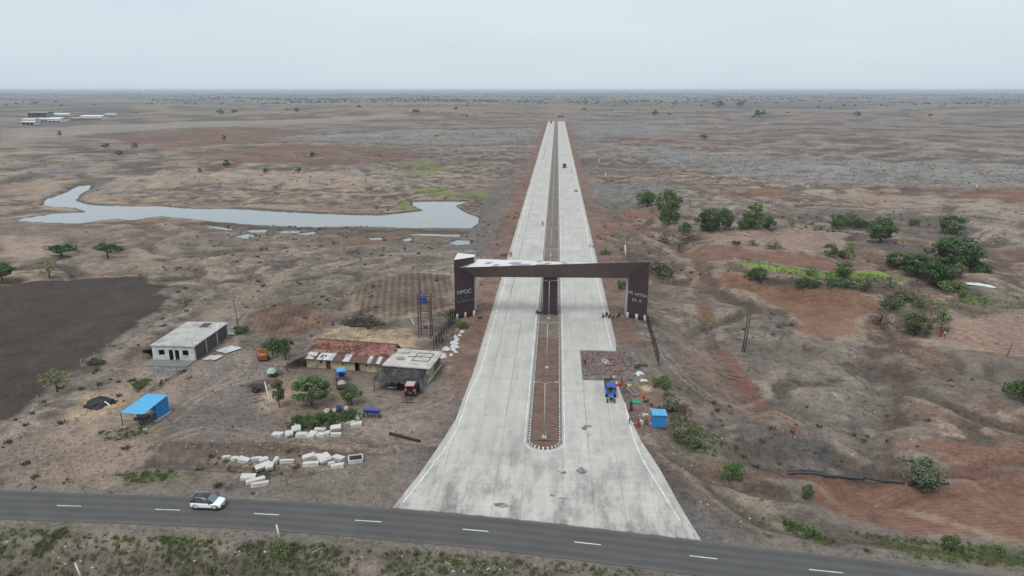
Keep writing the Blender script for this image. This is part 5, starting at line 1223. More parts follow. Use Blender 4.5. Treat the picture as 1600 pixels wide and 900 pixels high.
for y in (-5.0, -2.4):
    mb = MB(); mb.tube([(-.4, y, 1.97), (7.7, y, 1.97)], .06, 6); mb.build('beam', dkwood, cn)
mb = MB(); gu, gv = 8, 10
for j in range(gv):
    for i in range(gu):
        u, v = i / (gu - 1), j / (gv - 1); mb.v.append((7.75 + random.uniform(-.18, .18) + .5 * (1 - v), -4.6 + 4.2 * u, .1 + 2.0 * v + random.uniform(-.05, .05)))
mb.f = [(j * gu + i, j * gu + i + 1, (j + 1) * gu + i + 1, (j + 1) * gu + i) for j in range(gv - 1) for i in range(gu - 1)]; mb.m = [0] * len(mb.f); mb.build('side_curtain', mat('torn_sheeting', (0.24, 0.235, 0.22), 0.85, 0.6, 1.4, dirt=(0.07, 0.065, 0.06), dirt_amt=0.7), cn, True)
mb = MB()
for k in range(16): mb.box((random.uniform(.3, 7), random.uniform(-4.6, -.6), 2.45), (.35, .25, .16), random.random() * 3, top=.7)
o = mb.build('canopy_weights', brickd, cn); o['kind'] = 'stuff'

# ------------------------------------------------------------------ blue shed and blue kiosk
cyan = mat('sky_blue_sheet', (0.095, 0.40, 0.66), 0.5, 0.05, 0.8, spec=0.4); cyan2 = mat('strong_blue_sheet', (0.03, 0.22, 0.52), 0.5, 0.06, 0.8, spec=0.4)
bs = thing('blue_shed', 'open blue sheet metal shed with sloping roof and thin posts', 'shed', (-63.5, 95.2, 0))
mb = MB(); c4 = [(-2.4, -2.9, 2.62), (1.5, -3.2, 2.62), (2.0, 2.95, 3.0), (-1.6, 3.2, 3.0)]
nr = 14
for i in range(nr):
    u0, u1 = i / nr, (i + 1) / nr
    L0, L1 = [Vector(c4[0]).lerp(Vector(c4[1]), u) for u in (u0, u1)]; M0, M1 = [Vector(c4[3]).lerp(Vector(c4[2]), u) for u in (u0, u1)]
    mid0, mid1 = (L0 + L1) / 2 + Vector((0, 0, .05)), (M0 + M1) / 2 + Vector((0, 0, .05))
    mb.add([L0, mid0, L1, M1, mid1, M0], [(0, 1, 4, 5), (1, 2, 3, 4)])
mb.build('roof', cyan, bs)
mb = MB(); w0, w1 = Vector((1.45, -.05, 0.12)), Vector((1.95, 2.9, .12))
for i in range(10):
    a, b_ = w0.lerp(w1, i / 10), w0.lerp(w1, (i + 1) / 10); m_ = (a + b_) / 2 + Vector((.05, -.01, 0)); za, zb = 2.80 + .02 * i, 2.80 + .02 * (i + 1)
    mb.add([a, m_, b_, b_ + Vector((0, 0, zb - .12)), m_ + Vector((0, 0, za - .1)), a + Vector((0, 0, za - .12))], [(0, 1, 4, 5), (1, 2, 3, 4)])
mb.build('side_wall', cyan2, bs)
mb = MB(); mb.box((.1, 3.0, 1.5), (3.4, .05, 2.8)); mb.build('back_wall', cyan2, bs)
mb = MB(); mb.box((1.75, 1.4, .08), (.4, 3.3, .22), -.16); mb.build('kerb_base', concw, bs)
for x, y in ((-2.3, -2.8), (1.35, -3.05), (-1.5, 3.0), (1.45, -.1)):
    mb = MB(); mb.tube([(x, y, 0), (x, y, 2.7)], .05, 6); pp = mb.build('post', blackst, bs); mb = MB(); mb.box((x, y, .06), (.55, .4, .2), .3); mb.build('footing', concw, pp)
cr = thing('loaded_cart', 'dark cart with boxes parked under the blue shed roof', 'cart', (-63.8, 94.2, 0), 0.1)
mb = MB(); mb.box((0, 0, .75), (2.0, 1.1, .1)); mb.box((0, .5, 1.0), (2.0, .06, .5)); mb.box((0, -.5, 1.0), (2.0, .06, .5)); mb.build('bed', dkwood, cr)
for s in (-1, 1):
    mb = MB(); mb.ring((.2, .65 * s, .45), (0, 1, 0), .38, .07, 14, 6); mb.build('wheel', blackst, cr, True)
mb = MB(); mb.box((.4, 0, 1.1), (.7, .7, .6)); mb.box((-.4, .1, 1.0), (.6, .6, .5), .3); mb.build('boxes', mat('grey_box', (0.2, 0.2, 0.22), 0.8, 0.3, 2), cr)
ks = thing('blue_kiosk', 'small bright blue ribbed metal kiosk on the right road edge', 'kiosk', (16.55, 98.7, ground_z(16.5, 98.7)), -0.02)
for k in range(9):
    mb = MB(); mb.box((0, -.98, .30 + k * .22), (2.0, .05, .17)); mb.box((0, -.955, .40 + k * .22), (2.0, .03, .03)); mb.build('rib_panel', cyan2, ks)
mb = MB(); mb.box((-1.02, 0, 1.2), (.05, 1.9, 2.1)); mb.box((1.02, 0, 1.2), (.05, 1.9, 2.1)); mb.box((0, .96, 1.2), (2.0, .05, 2.1)); mb.build('walls', cyan2, ks)
for k in range(5):
    mb = MB(); mb.box((-.9 + k * .45, -.05, 2.32), (.41, 2.3, .05)); mb.build('roof_sheet', cyan, ks)
for x in (-.9, .9):
    for y in (-.85, .85):
        mb = MB(); mb.box((x, y, 0), (.1, .1, .5)); mb.build('leg', blackst, ks)
mb = MB(); mb.box((1.3, .3, 1.5), (.5, .04, .04)); mb.build('bracket', galv, ks)

# ------------------------------------------------------------------ vehicles
tyre = mat('tyre_rubber', (0.022, 0.021, 0.021), 0.85, 0.2, 6); rimm = mat('rim_grey', (0.05, 0.05, 0.053), 0.5, 0.1, 5); rimw = mat('rim_pale', (0.45, 0.44, 0.42), 0.5, 0.1, 5)
glass = mat('car_glass', (0.035, 0.042, 0.05), 0.06, 0.02, 1, spec=0.9); glass_l = mat('windscreen', (0.13, 0.17, 0.20), 0.05, 0.05, 1, spec=1.0)
carw = mat('white_car_paint', (0.84, 0.85, 0.86), 0.22, 0.02, 1, spec=0.6); carb = mat('black_car_paint', (0.018, 0.02, 0.026), 0.2, 0.05, 1, spec=0.6)
plast = mat('black_plastic', (0.025, 0.025, 0.026), 0.6, 0.1, 4)
def wheel(parent, c, R, w, axis=(1, 0, 0), rim=None, name='wheel'):
    mb = MB(); mb.ring(c, axis, R * .78, (R * .22, w / 2), 20, 8); wo = mb.build(name, tyre, parent, True)
    a = Vector(axis); c = Vector(c); mb = MB(); mb.tube([c - a * w * .36, c - a * w * .42 + a * .01, c + a * w * .42 - a * .01, c + a * w * .36], [R * .2, R * .62, R * .62, R * .2], 12); mb.build('rim', rim or rimm, wo)
    return wo
def half(pts): return [(x, z) for x, z in pts]
def sec(y, pts):
    """closed section from half profile (x>=0), mirrored"""
    return [(x, y, z) for x, z in pts] + [(-x, y, z) for x, z in reversed(pts)]
def suv(t):
    W = .9
    S_ = []
    for y, zb, zs, zt, w in ((-1.98, .52, .72, .86, .70), (-1.93, .34, .74, .98, .82), (-1.6, .26, .72, 1.02, .89), (-.8, .24, .68, 1.0, .90), (.2, .24, .66, .98, .90), (.75, .24, .66, .97, .90), (1.3, .26, .66, .94, .89), (1.7, .30, .64, .86, .85), (1.92, .34, .60, .76, .74), (2.0, .42, .55, .66, .62)):
        S_.append(sec(y, [(w * .85, zb), (w, zb + .12), (w * 1.0, zs), (w * .97, zt - .06), (w * .86, zt)]))
    mb = MB(); mb.loft(S_); body = mb.build('body', carw, t, True); bv = body.modifiers.new('bevel', 'BEVEL'); bv.width = .02; bv.segments = 1; bv.limit_method = 'ANGLE'
    # cabin
    S_ = []
    for y, zt, wb, wt in ((-1.88, 1.06, .80, .76), (-1.72, 1.46, .82, .64), (-1.3, 1.57, .83, .64), (-.4, 1.60, .84, .65), (.15, 1.54, .84, .64), (.42, 1.38, .83, .66), (.98, 1.0, .82, .78)):
        S_.append(sec(y, [(wb, .93), (wb - .005, 1.0), ((wb + wt) / 2 + .03, (1.0 + zt) / 2 + .03), (wt, zt - .04), (wt - .1, zt)]))
    mb = MB(); mb.loft(S_); mb.build('cabin', carb, t, True)
    mb = MB(); mb.quad((-.70, .93, 1.05), (.70, .93, 1.05), (.60, .28, 1.50), (-.60, .28, 1.50)); mb.quad((-.64, 1.0, 1.012), (.64, 1.0, 1.012), (.70, .93, 1.05), (-.70, .93, 1.05)); 
    mb.M = Matrix.Translation((0, .035, .035)); mb.quad((-.74, .88, 1.06), (.74, .88, 1.06), (.61, .24, 1.49), (-.61, .24, 1.49)); o = mb.build('windscreen', glass_l, t)
    for s in (-1, 1):
        for ya, yb in ((-.35, .52), (-1.2, -.42)):
            xb, xt = .845 * s, .70 * s
            mb = MB(); mb.quad((xb + .02 * s, ya, 1.03), (xb + .02 * s, yb + (.22 if yb > 0 else 0), 1.03), (xt + .03 * s, yb - (.12 if yb > 0 else 0), 1.42), (xt + .03 * s, ya, 1.46)); mb.build('side_window', glass, t)
        for yy in (1.22, -1.22): 
            wheel(t, (.80 * s, yy, .34), .34, .22)
            mb = MB(); mb.ring((.865 * s, yy, .36), (1, 0, 0), .40, (.06, .05), 18, 6); mb.build('wheel_arch', plast, t)
        mb = MB(); mb.box((.905 * s, 0, .33), (.05, 1.7, .16)); mb.build('sill_cladding', plast, t)
        mb = MB(); mb.box((.98 * s, .62, 1.05), (.2, .12, .14), top=.8); mb.build('mirror', carb, t)
        mb = MB(); mb.box((.62 * s, 1.93, .60), (.2, .12, .2), .25 * -s); mb.build('headlight', mat('lamp_glass', (0.10, 0.10, 0.11), 0.1, 0.1, 3), t)
        mb = MB(); mb.box((.66 * s, -1.93, .86), (.3, .1, .08)); mb.build('tail_light', mat('red_lens', (0.25, 0.02, 0.02), 0.2), t)
        mb = MB(); mb.tube([(.63 * s, -1.25, 1.66), (.63 * s, .0, 1.66)], .025, 5); mb.build('roof_rail', mat('silver_rail', (0.5, 0.5, 0.5), 0.3, metal=.6), t)
    mb = MB(); mb.box((0, 1.985, .46), (1.2, .08, .24), top=.9); mb.build('grille', plast, t)
    mb = MB(); mb.box((0, 1.96, .74), (1.25, .06, .05)); mb.build('grille_bar', plast, t)
    mb = MB(); mb.box((0, 2.03, .45), (.46, .02, .12)); mb.build('number_plate', whitepost, t)
    mb = MB(); mb.box((0, -1.55, 1.62), (.06, .16, .08), top=.4); mb.build('aerial', carb, t)
a, b_ = G(281, 797.8), G(397, 803); rd = (b_ - a).normalized()
p = G(322, 794.5); tv = thing('white_car', 'white compact car with black roof driving on the asphalt road', 'car', (p.x + .2, p.y + .35, .05), math.atan2(rd.y, rd.x) - math.pi / 2 + 0.0); suv(tv)

bluep = mat('tractor_blue', (0.03, 0.10, 0.42), 0.45, 0.12, 3, dirt=(0.14, 0.13, 0.12), dirt_amt=0.0); redp = mat('tractor_red', (0.27, 0.025, 0.03), 0.45, 0.15, 3); steel = mat('dull_steel', (0.10, 0.095, 0.09), 0.6, 0.2, 4)
def tractor(t, paint_, canopy, hoodlen=1.55):
    """faces +y"""
    mb = MB(); S_ = []
    for y, w, z0_, z1_ in ((.45, .36, .75, 1.38), (1.2, .36, .72, 1.34), (1.9, .34, .72, 1.26), (2.05, .28, .78, 1.15)): S_.append(sec(y, [(w, z0_), (w, z1_ - .12), (w * .7, z1_)]))
    mb.loft(S_); hood = mb.build('hood', paint_, t)
    mb = MB(); mb.box((0, 2.07, .96), (.5, .04, .36)); mb.build('grille', plast, hood)
    for s in (-1, 1):
        mb = MB(); mb.tube([(.18 * s, 2.08, 1.14), (.18 * s, 2.12, 1.14)], .07, 8); mb.build('headlight', rimw, hood)
    mb = MB(); mb.box((0, .6, .62), (.4, 2.6, .34)); mb.box((0, -.55, .72), (.55, .7, .5)); mb.box((0, 1.75, .5), (1.1, .14, .14)); mb.box((0, -.55, .72), (1.3, .2, .2)); mb.build('chassis', steel, t)
    for s in (-1, 1):
        wheel(t, (.72 * s, -.55, .70), .70, .38, rim=rimw, name='rear_wheel'); wheel(t, (.62 * s, 1.75, .36), .36, .2, rim=rimw, name='front_wheel')
        mb = MB(); sc_ = []
        for an in np.linspace(.15, math.pi * .8, 8): 
            r_ = .8; y, z = -.55 - r_ * math.cos(an) * -1, .7 + r_ * math.sin(an); sc_.append([(.5 * s, y, z), (.95 * s, y, z), (.95 * s, y, z + .03), (.5 * s, y, z + .03)])
        mb.loft(sc_); mb.build('fender', paint_, t)
    mb = MB(); mb.box((0, -.62, 1.12), (.5, .45, .12)); mb.box((0, -.85, 1.38), (.48, .1, .45)); mb.build('seat', plast, t)
    mb = MB(); mb.ring((0, .05, 1.45), (0, .6, 1), .2, .02, 14, 5); mb.tube([(0, .05, 1.45), (0, .4, 1.2)], .025, 5); mb.build('steering_wheel', plast, t)
    mb = MB(); mb.tube([(.2, 1.1, 1.3), (.2, 1.1, 2.0)], .04, 6); mb.build('exhaust', steel, t)
    if canopy:
        for x, y in ((-.6, .15), (.6, .15), (-.6, -1.0), (.6, -1.0)):
            mb = MB(); mb.tube([(x, y, 1.0), (x, y, 2.2)], .035, 5); mb.build('canopy_post', steel, t)
        mb = MB(); mb.box((0, -.42, 2.25), (1.6, 1.75, .16), top=.9); mb.build('canopy', canopy, t)
def trailer(t, paint_, load=None, y0=-5.2, y1=-1.9):
    L_ = y1 - y0; c_ = (y0 + y1) / 2
    mb = MB(); mb.box((0, c_, .85), (1.8, L_, .1)); bed = mb.build('bed', paint_, t)
    for s in (-1, 1):
        mb = MB(); mb.box((.88 * s, c_, 1.15), (.06, L_, .55)); mb.build('side_board', paint_, t)
        for k in range(5):
            mb = MB(); mb.box((.93 * s, y0 + .2 + k * (L_ - .4) / 4, 1.12), (.05, .08, .6)); mb.build('stake', steel, t)
        wheel(t, (.72 * s, c_ - .4, .46), .46, .24, rim=steel)
    for y in (y0 + .03, y1 - .03):
        mb = MB(); mb.box((0, y, 1.15), (1.7, .06, .55)); mb.build('end_board', paint_, t)
    mb = MB(); mb.tube([(0, y1, .8), (0, y1 + 1.1, .6)], .06, 6); mb.build('drawbar', steel, t)
    if load:
        mb = MB(); heap(mb, (0, c_, .92), (.8, L_ * .45), .3, 12, 4, .1); mb.build('load', load, t, True)
grey_tr = mat('weathered_trailer', (0.115, 0.10, 0.09), 0.85, 0.25, 3); dustl = mat('pale_load', (0.40, 0.36, 0.31), 0.95, 0.2, 2)
ltblue = mat('light_blue_canopy', (0.10, 0.34, 0.62), 0.5, 0.1, 2)
p = G(955, 627, ZT); t = thing('tractor', 'blue tractor with blue canopy facing the camera on the concrete road', 'tractor', p + Vector((0, 1.2, 0)), math.pi - .05); tractor(t, bluep, mat('canopy_blue', (0.035, 0.10, 0.36), 0.55, 0.1, 2))
t2 = thing('farm_trailer', 'grey farm trailer hitched behind the blue tractor on the concrete', 'trailer', p + Vector((0, 1.2, 0)), math.pi - .02); trailer(t2, grey_tr)
p = G(532, 596); t = thing('tractor', 'blue tractor with light blue canopy parked before the farmhouse', 'tractor', p + Vector((0, 0.5, 0)), 0.42); tractor(t, bluep, ltblue)
t2 = thing('farm_trailer', 'open farm trailer with pale load behind the farmhouse tractor', 'trailer', p + Vector((.0, 0.5, 0)), 0.32); trailer(t2, grey_tr, dustl)
p = G(642, 618); t = thing('tractor', 'red tractor with pale canopy parked under the tarpaulin edge', 'tractor', p + Vector((0, .3, 0)), 0.02); tractor(t, redp, mat('pink_canopy', (0.50, 0.34, 0.29), 0.6, 0.12, 2))
im = thing('tine_cultivator', 'rusty tine cultivator behind the red tractor', 'farm machine', p + Vector((0, -1.5, 0)))
mb = MB(); mb.box((0, -.2, .6), (1.9, .1, .1)); mb.box((0, -.8, .6), (1.9, .1, .1)); mb.box((-.5, -.5, .6), (.08, .7, .08)); mb.box((.5, -.5, .6), (.08, .7, .08)); mb.build('frame', rust, im)
for k in range(9):
    mb = MB(); x = -.9 + k * .225; y = -.2 if k % 2 else -.8; mb.tube([(x, y, .6), (x, y + .18, .35), (x, y - .08, .06)], .03, 5); mb.build('tine', rust, im)
mb = MB(); mb.box((0, -1.3, .08), (2.2, .12, .1)); mb.build('drag_bar', rust, im)
# jeep under the canopy
p = G(614, 609); t = thing('jeep', 'dark boxy jeep parked under the black tarpaulin canopy', 'jeep', p + Vector((0, 1.6, 0)), 0.0)
dkgreen = mat('jeep_grey', (0.075, 0.072, 0.07), 0.5, 0.15, 3)
mb = MB(); mb.loft([sec(y, [(w, .45), (w, z1_ - .1), (w - .08, z1_)]) for y, w, z1_ in ((-1.75, .76, 1.05), (.4, .78, 1.1), (1.6, .70, 1.0), (1.75, .62, .9))]); mb.build('body', dkgreen, t)
mb = MB(); mb.loft([sec(y, [(.72, 1.05), (.68, z1_ - .05), (.6, z1_)]) for y, z1_ in ((-1.72, 1.72), (.2, 1.76), (.5, 1.3))]); mb.build('cabin', mat('jeep_roof', (0.20, 0.17, 0.155), 0.7, 0.2, 3), t)
mb = MB(); mb.box((0, -1.74, 1.38), (1.0, .03, .45)); mb.build('rear_window', glass, t)
for s in (-1, 1):
    for y in (-1.1, 1.15): wheel(t, (.72 * s, y, .36), .36, .22)
    mb = MB(); mb.box((.6 * s, -1.78, .8), (.16, .05, .2)); mb.build('tail_light', mat('red_lens', (0.25, 0.02, 0.02), 0.2), t)
    mb = MB(); mb.box((.70 * s, -.6, 1.4), (.02, 1.2, .4)); mb.build('side_window', glass, t)
mb = MB(); mb.ring((0.05, -1.88, .95), (0, 1, 0), .26, .09, 16, 6); mb.build('spare_wheel', tyre, t, True)
mb = MB(); mb.box((0, -1.82, .5), (1.5, .1, .14)); mb.build('bumper', mat('pale_bumper', (0.5, 0.48, 0.46), 0.5), t)
mb = MB(); mb.box((-.1, -1.88, .62), (.45, .02, .12)); mb.build('number_plate', whitepost, t)
# far vehicles on the concrete
def box_truck(t, body_, cabm, L_=4.5, W_=1.9, Hh=2.2):
    mb = MB(); mb.box((0, -.6, .95 + Hh / 2 - .45), (W_, L_ * .68, Hh - .5)); mb.build('cargo_body', body_, t)
    mb = MB(); mb.loft([sec(y, [(W_ * .47, .45), (W_ * .47, z_ - .15), (W_ * .40, z_)]) for y, z_ in ((L_ * .24, Hh * .85), (L_ * .38, Hh * .82), (L_ * .46, Hh * .5))]); mb.build('cab', cabm, t)
    mb = MB(); mb.quad((-W_ * .38, L_ * .465, Hh * .5), (W_ * .38, L_ * .465, Hh * .5), (W_ * .36, L_ * .392, Hh * .78), (-W_ * .36, L_ * .392, Hh * .78)); mb.build('windscreen', glass, t)
    for s in (-1, 1):
        for y in (-L_ * .3, L_ * .32): wheel(t, (W_ * .42 * s, y, .36), .36, .24)
p = G(882, 262, ZT); box_truck(thing('pickup_truck', 'dark vehicle driving on the right carriageway far beyond the gateway', 'truck', p, math.pi), carb, mat('navy_cab', (0.06, 0.07, 0.10), 0.4), 5.0, 2.4, 2.4)
p = G(861, 193, ZT); box_truck(thing('tipper_truck', 'dark truck at the far end of the left carriageway', 'truck', p, 0), mat('truck_body', (0.07, 0.065, 0.06), 0.7), carb, 8.0, 2.8, 3.2)
for px, lb in ((874, 'left of two dark trucks standing where the concrete ends'), (878, 'right of two dark trucks standing where the concrete ends')):
    p = G(px, 183.5, 0); box_truck(thing('tipper_truck', lb, 'truck', p + Vector((0, 0, .1)), 1.4), mat('truck_body', (0.07, 0.065, 0.06), 0.7), mat('orange_cab', (0.22, 0.11, 0.05), 0.6), 7.0, 2.8, 3.0)

# motorcycles
def moto(t, colr):
    for y in (-.62, .66):
        mb = MB(); mb.ring((0, y, .31), (1, 0, 0), .25, (.06, .05), 16, 6); wo = mb.build('wheel', tyre, t, True); mb = MB(); mb.tube([(-.05, y, .31), (.05, y, .31)], .14, 8); mb.build('hub', steel, wo)
    mb = MB(); mb.tube([(0, -.62, .31), (0, -.1, .42), (0, .25, .45), (0, .42, .86)], .035, 6); mb.tube([(0, -.1, .42), (0, -.55, .72)], .03, 5); mb.build('frame', steel, t)
    mb = MB(); mb.box((0, .1, .48), (.26, .42, .34), top=.8); mb.build('engine', steel, t)
    mb = MB(); mb.loft([sec(y, [(w, .72), (w, z_ - .06), (w * .6, z_)]) for y, w, z_ in ((-.08, .1, .86), (.15, .16, .95), (.4, .12, .92))]); mb.build('fuel_tank', colr, t, True)
    mb = MB(); mb.loft([sec(y, [(w, .74), (w, z_)]) for y, w, z_ in ((-.78, .08, .86), (-.45, .13, .84), (-.08, .12, .82))]); mb.build('seat', plast, t)
    mb = MB()
    for s in (-1, 1): mb.tube([(.07 * s, .66, .31), (.07 * s, .44, .95)], .025, 5)
    mb.build('fork', steel, t)
    mb = MB(); mb.tube([(-.36, .28, 1.06), (-.12, .40, 1.0), (.12, .40, 1.0), (.36, .28, 1.06)], .02, 5); mb.build('handlebar', steel, t)
    mb = MB(); mb.box((0, .52, .88), (.18, .14, .18)); mb.build('headlight', rimw, t)
    mb = MB(); mb.tube([(.13, .2, .3), (.15, -.3, .32), (.15, -.75, .4)], .045, 6); mb.build('exhaust', steel, t)
    mb = MB(); mb.box((0, -.74, .66), (.14, .3, .06), rx=-.5); mb.build('mudguard', colr, t)
blk = mat('moto_black', (0.02, 0.02, 0.022), 0.35, 0.1, 4); rdm = mat('moto_red', (0.22, 0.02, 0.025), 0.35, 0.1, 4); wht = mat('moto_silver', (0.42, 0.42, 0.43), 0.35, 0.1, 4)
first = {}
def add_moto(px, py, rz, lb, colr, z=None, grp=None):
    p = G(px, py, ZT) if z is None else T(px, py)
    if colr.name not in first:
        t = thing('motorcycle', lb, 'motorcycle', p, rz, grp); moto(t, colr); first[colr.name] = t
    else:
        t = copy_tree(first[colr.name]); t.location = p; t.rotation_euler = (0, 0, rz); t['label'] = lb
        if grp: t['group'] = grp
        elif 'group' in t: del t['group']
    t.rotation_euler[1] = .12
    return t
GM = 'motorcycles parked at the right tower'
add_moto(942.5, 496, 2.9, 'black motorcycle leftmost of the row parked near the right tower', blk, None, GM)
add_moto(947.5, 494.5, 2.7, 'black motorcycle second in the row parked near the right tower', blk, None, GM)
add_moto(952, 496.5, 2.8, 'silver motorcycle on the road edge line near the right tower', wht, None, GM)
add_moto(958, 497, 3.0, 'red motorcycle in the row parked near the right tower', rdm, 1, GM)
add_moto(966.5, 496, 2.6, 'black motorcycle standing nearest to the right tower', blk, 1, GM)
add_moto(839.5, 491.5, .5, 'black motorcycle on the left carriageway beside the centre pier', blk)
add_moto(845.5, 491, 2.4, 'silver and black motorcycle touching the kerb by the centre pier', wht)
add_moto(785, 401, .9, 'black motorcycle parked on the left shoulder behind the gateway beam', blk, 1)
add_moto(790, 399, .4, 'silver motorcycle parked on the left shoulder behind the gateway beam', wht, 1)
add_moto(251.5, 602, .3, 'black motorcycle parked in the yard below the white house', blk, 1)
rider_m = add_moto(848, 352, 0.05, 'black motorcycle ridden away on the left carriageway beyond the gateway', blk)
rider_m.rotation_euler[1] = 0

# ------------------------------------------------------------------ people
skin = mat('skin', (0.16, 0.085, 0.055), 0.7, 0.08, 5); hair = mat('black_hair', (0.012, 0.011, 0.011), 0.7, 0.1, 5)
def cloth(nm, c): return mat('cloth_' + nm, c, 0.9, 0.14, 6)
POSES = {
 'stand': {},
 'walk': dict(kneeL=(.1, .16, .52), ankL=(.1, .2, .1), kneeR=(-.1, -.02, .5), ankR=(-.1, -.26, .14), wrL=(.26, -.12, .9), wrR=(-.26, .2, .92)),
 'bend': dict(pel=(0, -.12, .88), spi=(0, .05, 1.02), che=(0, .26, 1.1), nek=(0, .4, 1.14), hed=(0, .5, 1.14), shL=(.18, .28, 1.1), shR=(-.18, .28, 1.1), elL=(.22, .36, .84), elR=(-.22, .36, .84), wrL=(.18, .48, .62), wrR=(-.18, .48, .62), hipL=(.09, -.12, .85), hipR=(-.09, -.12, .85)),
 'squat': dict(pel=(0, -.15, .34), spi=(0, -.08, .56), che=(0, .04, .8), nek=(0, .1, .92), hed=(0, .14, 1.02), shL=(.18, .05, .82), shR=(-.18, .05, .82), elL=(.24, .25, .6), elR=(-.24, .25, .6), wrL=(.15, .42, .42), wrR=(-.15, .42, .42), hipL=(.09, -.14, .32), hipR=(-.09, -.14, .32), kneeL=(.15, .24, .52), kneeR=(-.15, .24, .52), ankL=(.13, .02, .08), ankR=(-.13, .02, .08)),
 'ride': dict(pel=(0, -.3, .92), spi=(0, -.28, 1.15), che=(0, -.22, 1.38), nek=(0, -.19, 1.5), hed=(0, -.17, 1.6), shL=(.18, -.22, 1.42), shR=(-.18, -.22, 1.42), elL=(.3, -.05, 1.18), elR=(-.3, -.05, 1.18), wrL=(.32, .24, 1.08), wrR=(-.32, .24, 1.08), hipL=(.1, -.3, .88), hipR=(-.1, -.3, .88), kneeL=(.2, .12, .76), kneeR=(-.2, .12, .76), ankL=(.17, -.02, .36), ankR=(-.17, -.02, .36)),
 'carry': dict(elL=(.24, .1, 1.15), elR=(-.24, .1, 1.15), wrL=(.18, .36, 1.1), wrR=(-.18, .36, 1.1)),
}
PC = {}
def body_mesh(pose, shirt, legs):
    key = (pose, shirt.name, legs.name)
    if key in PC: return PC[key]
    J = dict(pel=(0, 0, .92), spi=(0, 0, 1.14), che=(0, 0, 1.37), nek=(0, 0, 1.50), hed=(0, .03, 1.60), shL=(.18, 0, 1.41), shR=(-.18, 0, 1.41), elL=(.24, -.02, 1.13), elR=(-.24, -.02, 1.13), wrL=(.25, .06, .88), wrR=(-.25, .06, .88), hipL=(.09, 0, .88), hipR=(-.09, 0, .88), kneeL=(.1, .03, .5), kneeR=(-.1, .03, .5), ankL=(.1, 0, .09), ankR=(-.1, 0, .09))
    J.update(POSES[pose]); J = {k: Vector(v) for k, v in J.items()}
    up = (J['hed'] - J['nek']).normalized(); fwd = Vector((0, 1, 0)); J['crn'] = J['hed'] + up * .13; J['nos'] = J['hed'] + Vector((0, .10, .0))
    for s in 'LR':
        J['toe' + s] = J['ank' + s] + Vector((0, .16, -.05)); d = (J['wr' + s] - J['el' + s]).normalized(); J['plm' + s] = J['wr' + s] + d * .08
        sx = 1 if s == 'L' else -1; side = Vector((0, 1, 0)) - d * d.y; side.normalize()
        for k, (off, ln) in enumerate(((-.03, .075), (-.01, .085), (.01, .08), (.03, .065))): J['f%d%s' % (k, s)] = J['plm' + s] + d * ln + side * off + Vector((-sx * .02, 0, 0))
        J['th' + s] = J['wr' + s] + d * .06 + side * .06 + Vector((-sx * .03, 0, 0))
    R = dict(pel=(.15, .11), spi=(.13, .10), che=(.16, .11), nek=(.055, .055), hed=(.08, .095), crn=(.075, .085), nos=(.02, .02))
    for s in 'LR':
        R.update({'sh' + s: (.07, .07), 'el' + s: (.045, .045), 'wr' + s: (.03, .03), 'plm' + s: (.035, .02), 'hip' + s: (.1, .1), 'knee' + s: (.065, .065), 'ank' + s: (.042, .042), 'toe' + s: (.04, .03), 'th' + s: (.009, .009)})
        for k in range(4): R['f%d%s' % (k, s)] = (.009, .009)
    Ed = [('pel', 'spi', 1), ('spi', 'che', 1), ('che', 'nek', 1), ('nek', 'hed', 0), ('hed', 'crn', 0), ('hed', 'nos', 0)]
    for s in 'LR':
        Ed += [('che', 'sh' + s, 1), ('sh' + s, 'el' + s, 1), ('el' + s, 'wr' + s, 0), ('wr' + s, 'plm' + s, 0), ('wr' + s, 'th' + s, 0), ('pel', 'hip' + s, 2), ('hip' + s, 'knee' + s, 2), ('knee' + s, 'ank' + s, 2), ('ank' + s, 'toe' + s, 0)] + [('plm' + s, 'f%d%s' % (k, s), 0) for k in range(4)]
    names = list(J); me = bpy.data.meshes.new('body'); me.from_pydata([J[k] for k in names], [(names.index(a), names.index(b)) for a, b, _ in Ed], [])
    ob = bpy.data.objects.new('tmp', me); ob.modifiers.new('skin', 'SKIN')
    for i, k in enumerate(names): me.skin_vertices[0].data[i].radius = R[k]; me.skin_vertices[0].data[i].use_root = (k == 'pel')
    sb = ob.modifiers.new('sub', 'SUBSURF'); sb.levels = 1; sb.render_levels = 1
    out = baked(ob)
    out.materials.clear()
    for m in (skin, shirt, legs): out.materials.append(m)
    C_ = np.array([poly.center[:] for poly in out.polygons]); D_s = []
    for a, b, c in Ed:
        p_, q_ = np.array(J[a]), np.array(J[b]); v_ = q_ - p_; t_ = np.clip((C_ - p_) @ v_ / (v_ @ v_ + 1e-9), 0, 1); D_s.append(np.linalg.norm(C_ - p_ - t_[:, None] * v_, axis=1))
    kind_ = np.array([c for _, _, c in Ed])[np.argmin(np.array(D_s), 0)]
    out.polygons.foreach_set('material_index', kind_.astype(np.int32)); out.polygons.foreach_set('use_smooth', np.ones(len(C_), bool))
    PC[key] = (out, J); return PC[key]
